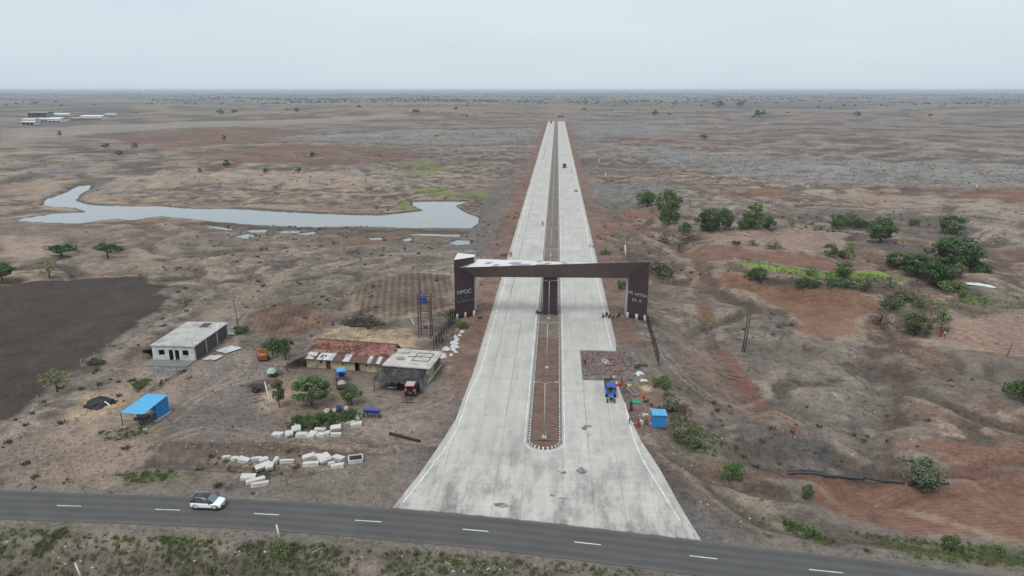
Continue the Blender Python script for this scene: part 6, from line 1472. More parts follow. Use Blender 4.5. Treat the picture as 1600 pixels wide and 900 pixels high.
def person(px, py, rz, pose, shirt, legs, lb, z=None, sc_=1.0, skirt=None, veil=None, loc=None, grp=None):
    p = loc if loc is not None else (G(px, py, z) if z is not None else T(px, py))
    me, J = body_mesh(pose, shirt, legs); t = thing('person', lb, 'person', p, rz, grp); t.scale = (sc_,) * 3
    link('body', me, t)
    up = (J['hed'] - J['nek']).normalized(); c = J['hed'] + up * .045 + Vector((0, -.025, 0)); mb = MB()
    mb.loft([[tuple(c + Vector((.098 * math.cos(q) * math.cos(a), .112 * math.sin(q) * math.cos(a), .12 * math.sin(a)))) for q in np.linspace(0, 2 * math.pi, 10, endpoint=False)] for a in (-.15, .2, .6, 1.0, 1.4)])
    mb.build('hair', hair if veil is None else veil, t, True)
    if skirt is not None:
        b0 = J['pel']; mb = MB(); rings = []
        for k in range(6):
            u = k / 5; rr = .17 + .12 * u; zz = b0.z + .1 - (b0.z + .06) * u; rings.append([(b0.x * (1 - u) + rr * math.cos(q) * (1 + .06 * math.sin(q * 6)), b0.y * (1 - u) + rr * .9 * math.sin(q) * (1 + .06 * math.sin(q * 6)), zz) for q in np.linspace(0, 2 * math.pi, 18, endpoint=False)])
        mb.loft(rings); mb.build('skirt', skirt, t, True)
    return t
CW, CD, CB, CR, CP, CG = cloth('white', (0.62, 0.61, 0.58)), cloth('dark', (0.025, 0.025, 0.03)), cloth('blue', (0.07, 0.10, 0.20)), cloth('red', (0.36, 0.03, 0.035)), cloth('plum', (0.045, 0.028, 0.045)), cloth('grey', (0.17, 0.17, 0.175))
person(953, 596, 1.2, 'stand', CD, CG, 'person in dark clothes standing on the trailer behind the blue tractor', loc=G(954, 601, 1.0))
person(958, 594, 2.8, 'stand', CW, CG, 'person in white top and grey trousers standing on the trailer', loc=G(959, 599, 1.0))
person(955, 600, 3.0, 'bend', CW, CB, 'person in white shirt bending over inside the trailer', loc=G(956.5, 604, 1.0))
person(971, 601, 1.8, 'stand', CB, CD, 'person in dark blue standing by the red cloth beside the trailer', z=ZT)
person(977.5, 607, 2.4, 'bend', CG, CD, 'person in grey stooping at the end of the red cloth', sc_=.85)
person(986, 641, .4, 'stand', CP, CP, 'person in long dark dress standing on the road edge near the green cloth', skirt=CP, veil=CP, z=ZT)
person(983.5, 663, .4, 'walk', CR, CD, 'small person in red walking on the road edge line', z=ZT, sc_=.68)
person(998, 668, 1.0, 'squat', CR, CR, 'person in red squatting beside the blue kiosk', skirt=None)
person(1003, 667, 1.6, 'bend', CW, CW, 'person in white bending over beside the blue kiosk')
person(1009, 664, 4.2, 'squat', CD, CG, 'person in dark top squatting next to the kiosk wall')
person(914.5, 571, 2.0, 'bend', CD, CD, 'person in black stooping over the broken bricks')
person(922, 387, 0, 'walk', CW, CB, 'left one of two people walking along the right road edge', z=ZT)
person(926.5, 388, 0, 'walk', CW, CD, 'right one of two people walking along the right road edge')
person(797, 402, 1, 'stand', CD, CD, 'left one of two people standing at the left edge behind the gateway', z=ZT)
person(799.5, 402, 4, 'stand', CB, CD, 'right one of two people standing at the left edge behind the gateway', z=ZT)
person(1469, 526, 1, 'bend', CR, CR, 'person in red working in the pale brown field at right', skirt=CR, veil=CR)
person(1475.5, 528, 5, 'stand', CW, CB, 'person in white shirt standing in the pale brown field at right')
person(1098, 396, 2, 'stand', cloth('pink', (0.50, 0.28, 0.26)), CW, 'person in pale pink standing in the long red field', skirt=cloth('pink', (0.50, 0.28, 0.26)))
rp = rider_m.location
person(0, 0, .05, 'ride', CG, CD, 'rider in grey seated on the motorcycle beyond the gateway', loc=Vector((rp.x, rp.y, rp.z)))

# ------------------------------------------------------------------ tipped concrete slabs
slabm = mat('white_slab', (0.56, 0.545, 0.515), 0.92, 0.10, 1.6, bump=0.3, dirt=(0.36, 0.34, 0.31), dirt_amt=0.25)
def rough_slab(i, d):
    random.seed(100 + i); bm = bmesh.new(); bmesh.ops.create_cube(bm, size=1.0)
    bmesh.ops.subdivide_edges(bm, edges=bm.edges[:], cuts=2, use_grid_fill=True)
    for v in bm.verts:
        v.co = Vector((v.co.x * d[0], v.co.y * d[1], v.co.z * d[2])) + Vector([random.uniform(-.035, .035) for _ in range(3)])
        if abs(v.co.x) > d[0] * .48 and abs(v.co.y) > d[1] * .48: v.co.x *= random.uniform(.9, 1.03); v.co.y *= random.uniform(.9, 1.03)
    me = bpy.data.meshes.new('slab'); bm.to_mesh(me); bm.free(); me.materials.append(slabm); return me
SL = [(434, 681, 1.7, 1.1, -.3, 0, 0), (452, 680, 1.2, 1.75, .35, 0, 0), (463.5, 673, 1.4, 1.7, .3, 1, 0), (471.5, 681.5, 1.7, 1.3, .15, 0, 0), (487.6, 681.5, 1.2, 1.8, -.15, 0, 0), (500.5, 673.5, 1.75, .7, -.05, 0, 0), (502, 681.5, 1.3, 1.1, -.1, 0, 0), (512, 679.5, .75, 1.0, .1, 0, 0), (525, 673, 1.6, .9, .35, 1, 0), (525, 681, 1.6, .7, .15, 0, 0), (530.5, 662.5, 1.6, .8, .4, 0, 0), (539, 658, 1.2, .6, .1, 0, 0), (547, 661.5, 1.5, .8, .1, 0, 0), (557, 665, 1.7, 1.2, .25, 0, 0), (557.5, 655, .6, 1.5, .5, 0, 0),
      (381.5, 721, 1.6, 1.0, -.2, 0, 1), (367.5, 719, 1.1, .8, .3, 0, 1), (354.5, 717, 1.2, .5, 0, 0, 1), (401.5, 719, 1.4, .6, .1, 0, 1), (412.5, 720.5, 1.2, .9, .6, 0, 1), (448.5, 723, 2.0, .55, .2, 0, 1), (432, 724, .5, 1.1, -.1, 1, 1), (411.5, 733.5, 2.1, .9, .6, 1, 1), (425, 733, .5, 1.2, .1, 1, 1), (419.5, 734, .45, 1.2, .05, 1, 1),
      (482.5, 716, 1.7, 1.1, .4, 0, 2), (486.5, 727, 2.2, .8, .2, 0, 2), (498, 715, 1.5, .8, .1, 0, 2), (507, 721, 1.7, 1.7, .75, 1, 2), (518, 726.5, .9, .6, .7, 0, 2), (529, 718, 1.7, 1.1, -.4, 0, 2), (527.5, 730, 1.8, .85, .12, 0, 2),
      (388, 748, 1.9, 1.2, .2, 0, 3), (400, 753, 2.5, .75, .5, 0, 3), (406.5, 758.5, 2.2, .6, .45, 0, 3)]
LB = ['white concrete slab dumped in the long row beside the dark hedge', 'white concrete slab lying in the left pile below the soil bank', 'white concrete slab lying in the middle pile below the soil bank', 'white concrete slab in the small heap nearest the asphalt road']
GR = ['slabs beside the hedge', 'slabs in the left pile below the bank', 'slabs in the middle pile below the bank', 'slabs in the heap nearest the road']
ORD = ['leftmost', 'second', 'third', 'fourth', 'fifth', 'sixth', 'seventh', 'eighth', 'ninth', 'tenth', 'eleventh', 'twelfth', 'thirteenth', 'fourteenth', 'fifteenth']
ROW = ['in the row beside the dark hedge', 'in the left pile below the soil bank', 'in the middle pile below the soil bank', 'in the heap nearest the asphalt road']
def slab_label(i):
    g_ = SL[i][6]; order = sorted([k for k in range(len(SL)) if SL[k][6] == g_], key=lambda k: SL[k][0]); r_ = order.index(i); w, l_ = SL[i][2], SL[i][3]
    kind_ = 'narrow' if min(w, l_) < .8 else 'broad' if min(w, l_) > 1.1 else 'white'
    if r_ == len(order) - 1: return 'rightmost %s concrete slab %s' % (kind_, ROW[g_])
    return '%s %s concrete slab %s%s' % (ORD[r_], kind_, '' if r_ == 0 else 'from the left ', ROW[g_])
for i, (px, py, w, l_, rz, up_, gidx) in enumerate(SL):
    me = rough_slab(i, (w * .98, l_ * .98, .5)); p = T(px, py)
    o = link('broken_concrete', me, None, (p.x, p.y, p.z + .2 + .3 * up_), rz); o.rotation_euler = (random.uniform(-.1, .1) + .25 * up_, random.uniform(-.12, .12), rz)
    tag(o, slab_label(i), 'concrete slab', GR[gidx])
random.seed(77)
p = T(556, 720); t = thing('pit_chamber', 'open concrete chamber with black inside at the end of the middle pile', 'chamber', p, .3)
for c_, d in (((0, .75, .25), (1.9, .16, .6)), ((0, -.75, .25), (1.9, .16, .6)), ((-.95, 0, .25), (.16, 1.35, .6)), ((.95, 0, .25), (.16, 1.35, .6))):
    mb = MB(); mb.box(c_, d); mb.build('wall', slabm, t)
mb = MB(); mb.box((0, 0, .42), (1.7, 1.3, .06)); mb.build('black_sheet', mat('sheet_black', (0.015, 0.014, 0.014), 0.6), t)  # near-black sheet just under the chamber rim

# ------------------------------------------------------------------ machines and clutter in the yard
yel = mat('machine_orange', (0.42, 0.17, 0.03), 0.5, 0.15, 3, dirt=(0.2, 0.07, 0.03), dirt_amt=0.3); rdo = mat('machine_red', (0.28, 0.05, 0.03), 0.5, 0.15, 3)
p = G(412, 563); t = thing('thresher', 'orange and yellow threshing machine standing left of the farmhouse', 'farm machine', p, .2)
mb = MB(); mb.tube([(-.8, 0, 1.0), (.8, 0, 1.0)], .62, 14); mb.build('drum', yel, t, True)
mb = MB(); mb.loft([[(x * w, y * w + .1, z) for x, y in ((-1, -.6), (1, -.6), (1, .6), (-1, .6))] for w, z in ((.45, 1.4), (.75, 2.2))], cap=False); mb.build('hopper', yel, t)
mb = MB(); mb.box((0, -.55, .75), (1.7, .25, .8)); mb.box((.0, 0, .4), (1.8, 1.2, .2)); mb.build('frame', rdo, t)
mb = MB(); mb.tube([(-.5, .3, 1.5), (-.6, .3, 2.1), (-1.2, .2, 2.2)], .2, 8); mb.build('outlet_chute', yel, t, True)
for s in (-1, 1): wheel(t, (.98 * s, .1, .42), .42, .2, rim=rdo)
mb = MB(); mb.tube([(0, .5, .4), (0, 1.8, .3)], .05, 5); mb.build('drawbar', steel, t)
mb = MB(); mb.ring((-1.0, -.3, 1.0), (1, 0, 0), .35, .05, 14, 5); mb.build('drive_pulley', steel, t)
p = G(428, 587); t = thing('covered_trailer', 'dark two wheeled trailer with pale green sheet over its load', 'trailer', p, -.75)
mb = MB(); mb.box((0, 0, .75), (1.5, 2.6, .12)); mb.box((0, 1.9, .65), (.12, 1.6, .1)); mb.build('bed', steel, t)
mb = MB(); heap(mb, (0, -.4, .8), (.8, 1.0), .85, 14, 5, .2); mb.build('green_sheet', mat('pale_green_sheet', (0.36, 0.47, 0.40), 0.6, 0.2, 2), t, True)
for s in (-1, 1): wheel(t, (.85 * s, 0, .4), .4, .2)
mb = MB(); mb.box((0, 2.6, .8), (.3, .16, 1.1)); mb.build('jack_stand', steel, t)
p = G(403, 611); t = thing('ox_cart', 'old dark wooden cart with rails standing by the slender tree', 'cart', p, 1.45)
mb = MB(); mb.box((0, 0, .95), (1.5, 3.0, .1)); mb.build('bed', dkwood, t)
for s in (-1, 1):
    for k in range(7):
        mb = MB(); mb.tube([(.72 * s, -1.4 + k * .46, .95), (.78 * s, -1.4 + k * .46, 1.65)], .035, 5); mb.build('stake', dkwood, t)
    mb = MB(); mb.tube([(.78 * s, -1.5, 1.6), (.78 * s, 1.5, 1.6)], .04, 5); mb.build('rail', dkwood, t)
    wheel(t, (.9 * s, 0, .55), .55, .16, rim=rust)
mb = MB(); mb.tube([(-.5, 1.5, .9), (0, 3.6, .7)], .06, 6); mb.tube([(.5, 1.5, .9), (0, 3.6, .7)], .06, 6); mb.build('shafts', dkwood, t)
mb = MB()
for k in range(30): 
    x, y = random.uniform(-.6, .6), random.uniform(-1.3, 1.3); a = random.random() * 6; mb.tube([(x, y, 1.05), (x + .8 * math.cos(a), y + .8 * math.sin(a), 1.1 + random.random() * .5)], .03, 4)
mb.build('firewood', mat('grey_wood', (0.13, 0.115, 0.10), 0.95, 0.3, 4), t)
t = thing('harrow', 'rusty red toothed harrow lying between cart and covered trailer', 'farm machine', G(423, 597), -.7)
mb = MB()
for k in range(5): mb.box((0, -1.2 + k * .6, .3), (1.0, .07, .08))
for s in (-.5, .5): mb.box((s, 0, .36), (.07, 2.6, .08))
mb.build('frame', mat('rust_red', (0.16, 0.06, 0.045), 0.8, 0.2, 3), t)
mb = MB()
for k in range(5):
    for q in range(5): mb.tube([(-.45 + q * .22, -1.2 + k * .6, .3), (-.45 + q * .22, -1.2 + k * .6, .02)], .02, 4)
mb.build('teeth', rust, t)
t = thing('seed_drill', 'dark blue seed drill standing alone in the pale yard', 'farm machine', G(581.5, 652), -.05)
navy = mat('navy_paint', (0.03, 0.045, 0.20), 0.5, 0.12, 3)
mb = MB(); mb.loft([[(x, y, z) for y, z in ((-.3, .95), (.3, .95), (.38, 1.35), (-.38, 1.35))] for x in (-1.25, 1.25)]); mb.build('hopper', navy, t)
mb = MB(); mb.box((0, 0, 1.37), (2.55, .8, .05)); mb.build('lid', mat('blue_lid', (0.05, 0.08, 0.32), 0.45), t)
mb = MB(); mb.box((0, .25, .65), (2.5, .1, .1)); mb.box((0, -.3, .65), (2.5, .1, .1)); mb.build('frame', steel, t)
for k in range(9):
    mb = MB(); x = -1.15 + k * .29; y = .2 if k % 2 else -.3; mb.tube([(x, y, .95), (x, y, .4), (x, y + .12, .03)], .04, 5); mb.build('tine', blackst, t)
for s in (-1, 1): wheel(t, (1.4 * s, 0, .3), .3, .12)
t = thing('black_pipe', 'long black pipe lying on the yard near the concrete edge', 'pipe', (0, 0, 0))
a, b_ = G(609, 677, .22), G(656, 689, .22); d = (b_ - a).normalized()
mb = MB(); mb.tube([a, b_], .2, 12, cap=False); mb.build('pipe_wall', mat('pe_pipe', (0.022, 0.022, 0.023), 0.5, 0.2, 2), t, True)
mb = MB(); mb.tube([a, a + d * .35], .24, 12, cap=False); mb.build('socket', mat('pe_pipe', (0.022, 0.022, 0.023), 0.5), t, True)
for i, (pa, pb, lb) in enumerate([((1231, 738), (1294, 746), 'leftmost dark pipe lying above the red field at lower right'), ((1231, 742), (1293, 748), 'dark pipe lying right below the leftmost pipe above the red field'), ((1293, 745), (1350, 753), 'second dark pipe along the line above the red field'), ((1350, 753.5), (1412, 757), 'third dark pipe along the line above the red field'), ((1419, 759.5), (1482, 758), 'rightmost dark pipe below the grey green bush')]):
    t = thing('dark_pipe', lb, 'pipe', (0, 0, 0)); a, b_ = T(*pa) + Vector((0, 0, .2)), T(*pb) + Vector((0, 0, .2)); d = (b_ - a).normalized()
    run = [a.lerp(b_, q / 6) for q in range(7)]; run = [Vector((q.x, q.y, ground_z(q.x, q.y) + .22)) for q in run]; zm = sum((q.z for q in run)) / 7; run = [Vector((q.x, q.y, max(q.z, .5 * (q.z + zm)))) for q in run]; a, d = run[0], (run[1] - run[0]).normalized()
    mb = MB(); mb.tube(run, .19, 10, cap=False); mb.build('pipe_wall', mat('grey_pipe', (0.06, 0.06, 0.063), 0.5, 0.2, 2), t, True); mb = MB(); mb.tube([a, a + d * .3], .21, 10, cap=False); mb.build('socket', mat('grey_pipe', (0.06, 0.06, 0.063), 0.5), t, True)
# brush pile
barkm = mat('dead_branch', (0.105, 0.085, 0.07), 0.95, 0.35, 3); barkp = mat('bare_branch', (0.26, 0.225, 0.19), 0.95, 0.2, 3)
t = thing('brush_pile', 'big heap of dead branches behind the farmhouse', 'brush pile', G(568, 508))
A_, B__ = MB(), MB()
for k in range(420):
    u = random.gauss(0, 1); x = max(-7, min(6.5, u * 3.2)); hh_ = 2.6 * math.exp(-(x / 4.2) ** 2) + .2; y = random.gauss(0, 1.2) + x * -.22; z = random.uniform(0, hh_); a = random.random() * 6.3; L_ = random.uniform(.6, 2.0); e = random.uniform(-.3, .45)
    q = Vector((x + L_ * math.cos(a), y + L_ * math.sin(a), max(.03, z + L_ * e))); mid = (Vector((x, y, z)) + q) / 2 + Vector([random.uniform(-.15, .15)] * 3)
    (B__ if k % 6 == 0 else A_).tube([(x, y, z), mid, q], [.075, .05, .02], 4, cap=False)
o = A_.build('dark_branches', barkm, t); o['kind'] = 'stuff'; o = B__.build('bleached_branches', barkp, t); o['kind'] = 'stuff'
mb = MB(); heap(mb, (-.5, .2, 0), (4.6, 1.7), 1.5, 22, 6, .3); mb.build('twig_core', mat('twig_mass', (0.06, 0.05, 0.043), 0.98, 0.4, 4, bump=1), t)
# tarp over heap
t = thing('tarp_heap', 'black tarpaulin thrown over a heap left of the blue shed', 'tarpaulin', G(157, 633), .3)
mb = MB(); heap(mb, (0, 0, 0), (2.6, 1.7), 1.5, 20, 7, .22); mb.build('tarpaulin', mat('heap_tarp', (0.028, 0.028, 0.03), 0.6, 0.3, 3, bump=.5), t, True)
mb = MB(); heap(mb, (1.6, -.9, 0), (1.3, .8), .35, 14, 4, .2); mb.build('straw_spill', mat('straw', (0.40, 0.31, 0.17), 0.95, 0.25, 4), t, True)
mb = MB(); mb.tube([(1.0, -.8, .9), (1.9, -1.3, .25)], .12, 6); mb.build('rolled_sack', sackm, t)
# plant pots and oddments by the tree
for px, py, m_, lb in ((511, 645, sackm, 'white sack standing in front of the round tree'), (517, 644, mat('terracotta', (0.30, 0.07, 0.04), 0.8), 'red clay pot with plant in front of the round tree'), (523, 643, sackm, 'white tub beside the clay pot'), (530, 641, navy, 'blue drum with plant by the small leafy tree'), (541, 640, sackm, 'pale crumpled sack below the small leafy tree')):
    sz = {511: 1.2, 517: .8, 523: .95, 530: 1.5, 541: 1.0}[px]; p = G(px, py + (px % 3)); t = thing('garden_pot', lb, 'container', p)
    mb = MB(); mb.loft([[(r_ * math.cos(q), r_ * math.sin(q), z) for q in np.linspace(0, 2 * math.pi, 12, endpoint=False)] for r_, z in ((.22 * sz, 0), (.32 * sz, .25 * sz), (.33 * sz, .6 * sz), (.27 * sz, .62 * sz), (.25 * sz, .5 * sz))]); mb.build('vessel', m_, t, True)
    mb = MB(); mb.tube([(0, 0, .5 * sz), (0, 0, .52 * sz)], .25 * sz, 12); mb.build('fill', mat('potting_soil', (0.05, 0.035, 0.025), 0.95), t)
t = thing('old_tyre', 'worn tyre lying flat by the right end of the slab row', 'tyre', G(556.5, 647))
mb = MB(); mb.ring((0, 0, .14), (0, 0, 1), .5, .15, 18, 6); mb.build('tread', mat('dusty_tyre', (0.13, 0.12, 0.11), 0.95), t, True); mb = MB(); mb.ring((0, 0, .2), (0, 0, 1), .4, .05, 16, 5); mb.build('bead', mat('pale_rubber', (0.35, 0.34, 0.32), 0.9), t, True)
# sacks along the left fence
for k, (px, py, s_) in enumerate([(722, 519, 1.0), (718, 524, .9), (712, 527, 1.0), (714, 531, 1.1), (706, 536, 1.0), (711, 536, 1.2), (708, 541, 1.2), (713, 542, 1.1), (709, 546, 1.1), (712, 550, .8), (705, 555, .9), (697, 546, 1.3), (693, 557, 1.5)]):
    p = G(px, py); random.seed(300 + k); mb = MB(); heap(mb, (0, 0, -.05), (.75 * s_, .5 * s_), .5 * s_, 10, 4, .25)
    o = mb.build('white_boulder', mat('white_stone', (0.55, 0.54, 0.52), 0.92, 0.14, 2, bump=.4), None, True); o.location = p; o.rotation_euler = (0, 0, random.random() * 3)
    tag(o, 'pale flat stone lying next to the annex corner by the road' if k == 12 else 'pale lone stone lying left of the white stone row' if k == 11 else '%s pale stone from the top in the heap along the left shoulder' % ['first', 'second', 'third', 'fourth', 'fifth', 'sixth', 'seventh', 'eighth', 'ninth', 'tenth', 'eleventh'][k], 'stone', 'pale stones along the left shoulder')
random.seed(9)
# roadside goods by the tractor
clothr = mat('red_sheet', (0.55, 0.03, 0.05), 0.8, 0.1, 2); clothg = mat('green_sheet', (0.03, 0.30, 0.16), 0.7, 0.15, 2)
def rag(name, lb, px, py, w, l_, rz, m_, hgt_=.18, cat='cloth', z=None):
    p = T(px, py) if z is None else G(px, py, z)
    random.seed(hash(lb) % 1000 if False else int(px * 7 + py)); mb = MB(); gu, gv = 12, 9
    for j in range(gv):
        for i in range(gu):
            u, v = i / (gu - 1) - .5, j / (gv - 1) - .5; rr = 1 - .25 * random.random() * (abs(u) > .45 or abs(v) > .45)
            mb.v.append((u * w * rr, v * l_ * rr, .03 + hgt_ * max(0, 1 - 3.2 * (u * u + v * v)) * random.uniform(.5, 1.2)))
    mb.f = [(j * gu + i, j * gu + i + 1, (j + 1) * gu + i + 1, (j + 1) * gu + i) for j in range(gv - 1) for i in range(gu - 1)]; mb.m = [0] * len(mb.f)
    o = mb.build(name, m_, None, True); o.location = p; o.rotation_euler = (0, 0, rz); tag(o, lb, cat); return o
rag('red_cloth', 'long red sheet trailing from the trailer across the concrete', 965.5, 601.5, 2.2, .55, .75, clothr, .25, z=ZT + .05)
rag('red_cloth', 'crumpled end of red sheet beside the dark blue person', 974, 596, 1.0, .8, .3, clothr, .35)
rag('green_cloth', 'bright green sheet spread beside the road edge', 993, 628, 1.9, 1.3, .2, clothg, .3)
rag('white_cloth', 'white sheet heaped over goods by the broken bay', 999, 585, 1.7, 1.3, .4, sackm, .55)
rag('white_cloth', 'smaller white bundle right of the roadside goods', 1006, 595, 1.5, .9, .1, sackm, .3)
rag('blue_tarp', 'small blue sheet on the ground by the roadside goods', 985, 594, .9, .8, .2, navy, .2)
rag('yellow_cloth', 'yellow sack lying near the steel trough', 983, 602.5, .9, .8, .4, mat('yellow_sack', (0.55, 0.42, 0.06), 0.85), .3)
rag('pale_rag', 'pale rag pile on the soil left of the kiosk', 1008, 648, 1.1, .9, .2, mat('pale_rag', (0.42, 0.42, 0.41), 0.9, .2), .2)
rag('white_rag', 'white rag at the road edge beside the small person in red', 987, 662, .7, .5, .2, sackm, .2)
rag('white_plastic', 'white plastic sheet beside the small grey plot at right', 1532, 446, 7.5, 2.2, -.55, mat('white_plastic', (0.60, 0.62, 0.62), 0.6, .1, 1), .6)
t = thing('steel_trough', 'long brown steel trough with pale rim lying on the road shoulder', 'trough', T(988, 614), .35)
mb = MB(); mb.box((0, 0, .2), (.9, 2.9, .06)); mb.build('base', mat('brown_load', (0.14, 0.10, 0.085), 0.9, 0.3, 3), t)
for s in (-1, 1):
    mb = MB(); mb.box((.47 * s, 0, .3), (.06, 3.0, .3)); mb.build('side', galv, t); mb = MB(); mb.box((0, 1.48 * s, .3), (.88, .06, .3)); mb.build('end', galv, t)
t = thing('traffic_cone', 'orange red marker cone standing behind the green sheet', 'cone', T(1005, 622))
mb = MB(); mb.loft([[(r_ * math.cos(q), r_ * math.sin(q), z) for q in np.linspace(0, 2 * math.pi, 12, endpoint=False)] for r_, z in ((.32, .04), (.2, .5), (.05, 1.3))]); mb.build('cone', mat('cone_orange', (0.5, 0.09, 0.05), 0.6), t, True); mb = MB(); mb.box((0, 0, .03), (.8, .8, .06)); mb.build('base', mat('cone_orange', (0.5, 0.09, 0.05), 0.6), t)
t = thing('brick_stack', 'upright stack of dark red bricks on the slope behind the kiosk', 'brick stack', T(1065, 646))
bkr = [mat('brick_red', (0.16, 0.075, 0.065), 0.95, 0.3, 5), mat('brick_brown', (0.12, 0.065, 0.06), 0.95, 0.3, 5)]
mb = MB(); mb.box((0, 0, 0), (.42, .2, .16)); b1 = mb.mesh('brick', bkr[0]); mb = MB(); mb.box((0, 0, 0), (.42, .2, .16)); b2 = mb.mesh('brick', bkr[1])
for r_ in range(9):
    for c_ in range(3): link('brick', random.choice((b1, b2)), t, (-.45 + c_ * .45 + random.uniform(-.05, .05), random.uniform(-.05, .05), .09 + r_ * .17), random.uniform(-.1, .1))
# poles lying on the rubble bay and slope
def log(lb, pa, pb, r_=.08, m_=None, z=.12, name='fallen_pole'):
    a, b_ = T(*pa) + Vector((0, 0, z)), T(*pb) + Vector((0, 0, z)); mb = MB(); mb.tube([a, a.lerp(b_, .5) + Vector((.03, .04, .03)), b_], [r_, r_ * .9, r_ * .75], 7); o = mb.build(name, m_ or dkwood, None, True); tag(o, lb, 'pole'); return o
log('dark pole lying across the middle of the broken bay', (937, 565), (945, 571)); log('long dark pole lying level across the broken bay', (945, 572), (988, 573)); log('dark pole lying slanted at the right end of the broken bay', (990, 570), (1003, 578)); log('dark pole leaning up to the right in the broken bay', (968, 558), (976, 571))
log('short upright post in the broken bay', (985, 569), (986, 560), .12, z=.1)
for lb, pa, pb in (('upper bleached pole lying on the slope right of the kiosk', (1120, 582), (1162, 590)), ('lower bleached pole lying on the slope right of the kiosk', (1126, 586), (1155, 594)), ('short bleached pole beside the cut track on the right slope', (1170, 605), (1185, 597)), ('bleached pole lying downhill on the right slope', (1193, 592), (1215, 612))): log(lb, pa, pb, .07, barkp)
log('white pipe lying behind the tank stand', (642, 499), (648, 509), .09, whitepost); log('pale log lying in the grass below the asphalt', (488, 866), (505, 857), .14, barkp); log('weathered branch lying in the yard left of the slender tree', (395, 630), (414, 625), .07, barkm)
t = thing('white_trough', 'white basin standing behind the white house near the shrub', 'basin', G(362, 523), .1)
mb = MB(); mb.box((0, 0, .2), (1.8, .8, .1)); mb.build('base', whitepost, t); mb = MB(); mb.box((.8, 0, .6), (.25, .8, .8)); mb.box((0, .4, .4), (1.6, .08, .3)); mb.build('backboard', whitepost, t)

# ------------------------------------------------------------------ vegetation
random.seed(21); rng = np.random.default_rng(21)
def crown_mesh(seed, clumps, leaves, leaf, mode='round'):
    r = np.random.default_rng(seed); V, FA = [], []
    cs = []
    for _ in range(clumps):
        while True:
            p = r.uniform(-1, 1, 3)
            if np.dot(p, p) <= 1: break
        p = p / (np.linalg.norm(p) + 1e-6) * np.linalg.norm(p) ** 0.45 * 0.74
        if mode == 'umbrella': p[2] = abs(p[2]) * .8 - .05; p[:2] *= 1.1
        if mode == 'tall': p[2] *= 1.35; p[:2] *= .8
        if mode == 'low': p[2] = abs(p[2]) * .9
        cs.append((p * r.uniform(.8, 1.22), r.uniform(.13, .36)))
    per = leaves // clumps
    for p, rad in cs:
        d = r.normal(size=(per, 3)); d /= np.linalg.norm(d, axis=1)[:, None]; q = p + d * (rad * r.uniform(.45, 1.05, per) ** .6)[:, None] * np.array([1, 1, .8])
        for k in range(per):
            nrm = d[k] * .6 + r.normal(size=3) * .6; nrm /= np.linalg.norm(nrm); a = np.cross(nrm, r.normal(size=3)); a /= np.linalg.norm(a) + 1e-9; b_ = np.cross(nrm, a); s_ = leaf * r.uniform(.6, 1.35); o = len(V)
            V += [q[k] - a * s_, q[k] - b_ * s_ * .6, q[k] + a * s_, q[k] + b_ * s_ * .6]; FA.append((o, o + 1, o + 2, o + 3))
    me = bpy.data.meshes.new('crown'); me.from_pydata([tuple(v) for v in V], [], FA); return me
def trunk_mesh(seed, limbs, m_):
    random.seed(seed); mb = MB(); mb.tube([(0, 0, -.1), (.02, .01, .4), (.05, -.02, .75), (.03, .03, 1.0)], [.075, .055, .04, .015], 7)
    for k in range(limbs):
        a = 2 * math.pi * k / limbs + random.uniform(-.4, .4); z = random.uniform(.3, .6); e = random.uniform(.5, .8)
        mb.tube([(.02, 0, z), (e * .4 * math.cos(a), e * .4 * math.sin(a), z + .15), (e * .8 * math.cos(a), e * .8 * math.sin(a), z + .35)], [.03, .02, .006], 5)
    return mb.mesh('trunk', m_, True)
LEAF = {'dark': leaf_mat('leaf_dark', (0.043, 0.078, 0.029), (0.113, 0.177, 0.063)), 'mid': leaf_mat('leaf_mid', (0.064, 0.106, 0.039), (0.150, 0.220, 0.083)), 'light': leaf_mat('leaf_light', (0.086, 0.130, 0.040), (0.177, 0.240, 0.084)),
        'grey': leaf_mat('leaf_grey', (0.078, 0.101, 0.058), (0.176, 0.202, 0.124)), 'olive': leaf_mat('leaf_olive', (0.074, 0.090, 0.044), (0.162, 0.181, 0.092)), 'yellow': leaf_mat('leaf_yellow', (0.13, 0.15, 0.05), (0.23, 0.24, 0.10)), 'dry': leaf_mat('leaf_dry', (0.11, 0.085, 0.06), (0.20, 0.16, 0.12))}
bark = mat('bark', (0.085, 0.068, 0.055), 0.95, 0.3, 3)
CROWNS = {'round': [crown_mesh(1, 46, 4200, .062), crown_mesh(2, 40, 3600, .066), crown_mesh(3, 34, 3000, .07)], 'umbrella': [crown_mesh(4, 26, 2200, .06, 'umbrella'), crown_mesh(5, 24, 2000, .06, 'umbrella')],
          'sparse': [crown_mesh(6, 22, 650, .07), crown_mesh(7, 20, 560, .07)], 'tall': [crown_mesh(8, 36, 2800, .065, 'tall')], 'low': [crown_mesh(9, 26, 1700, .075, 'low'), crown_mesh(10, 22, 1500, .075, 'low')], 'tiny': [crown_mesh(11, 14, 420, .15), crown_mesh(12, 13, 400, .15)]}
TRUNKS = [trunk_mesh(31, 5, bark), trunk_mesh(32, 6, bark), trunk_mesh(33, 4, bark)]
_cc = {}
def crown_for(shape, leafk, i):
    k = (shape, leafk, i % len(CROWNS[shape]))
    if k not in _cc:
        me = CROWNS[shape][k[2]].copy(); me.materials.clear(); me.materials.append(LEAF[leafk]); _cc[k] = me
    return _cc[k]
ntree = [0]
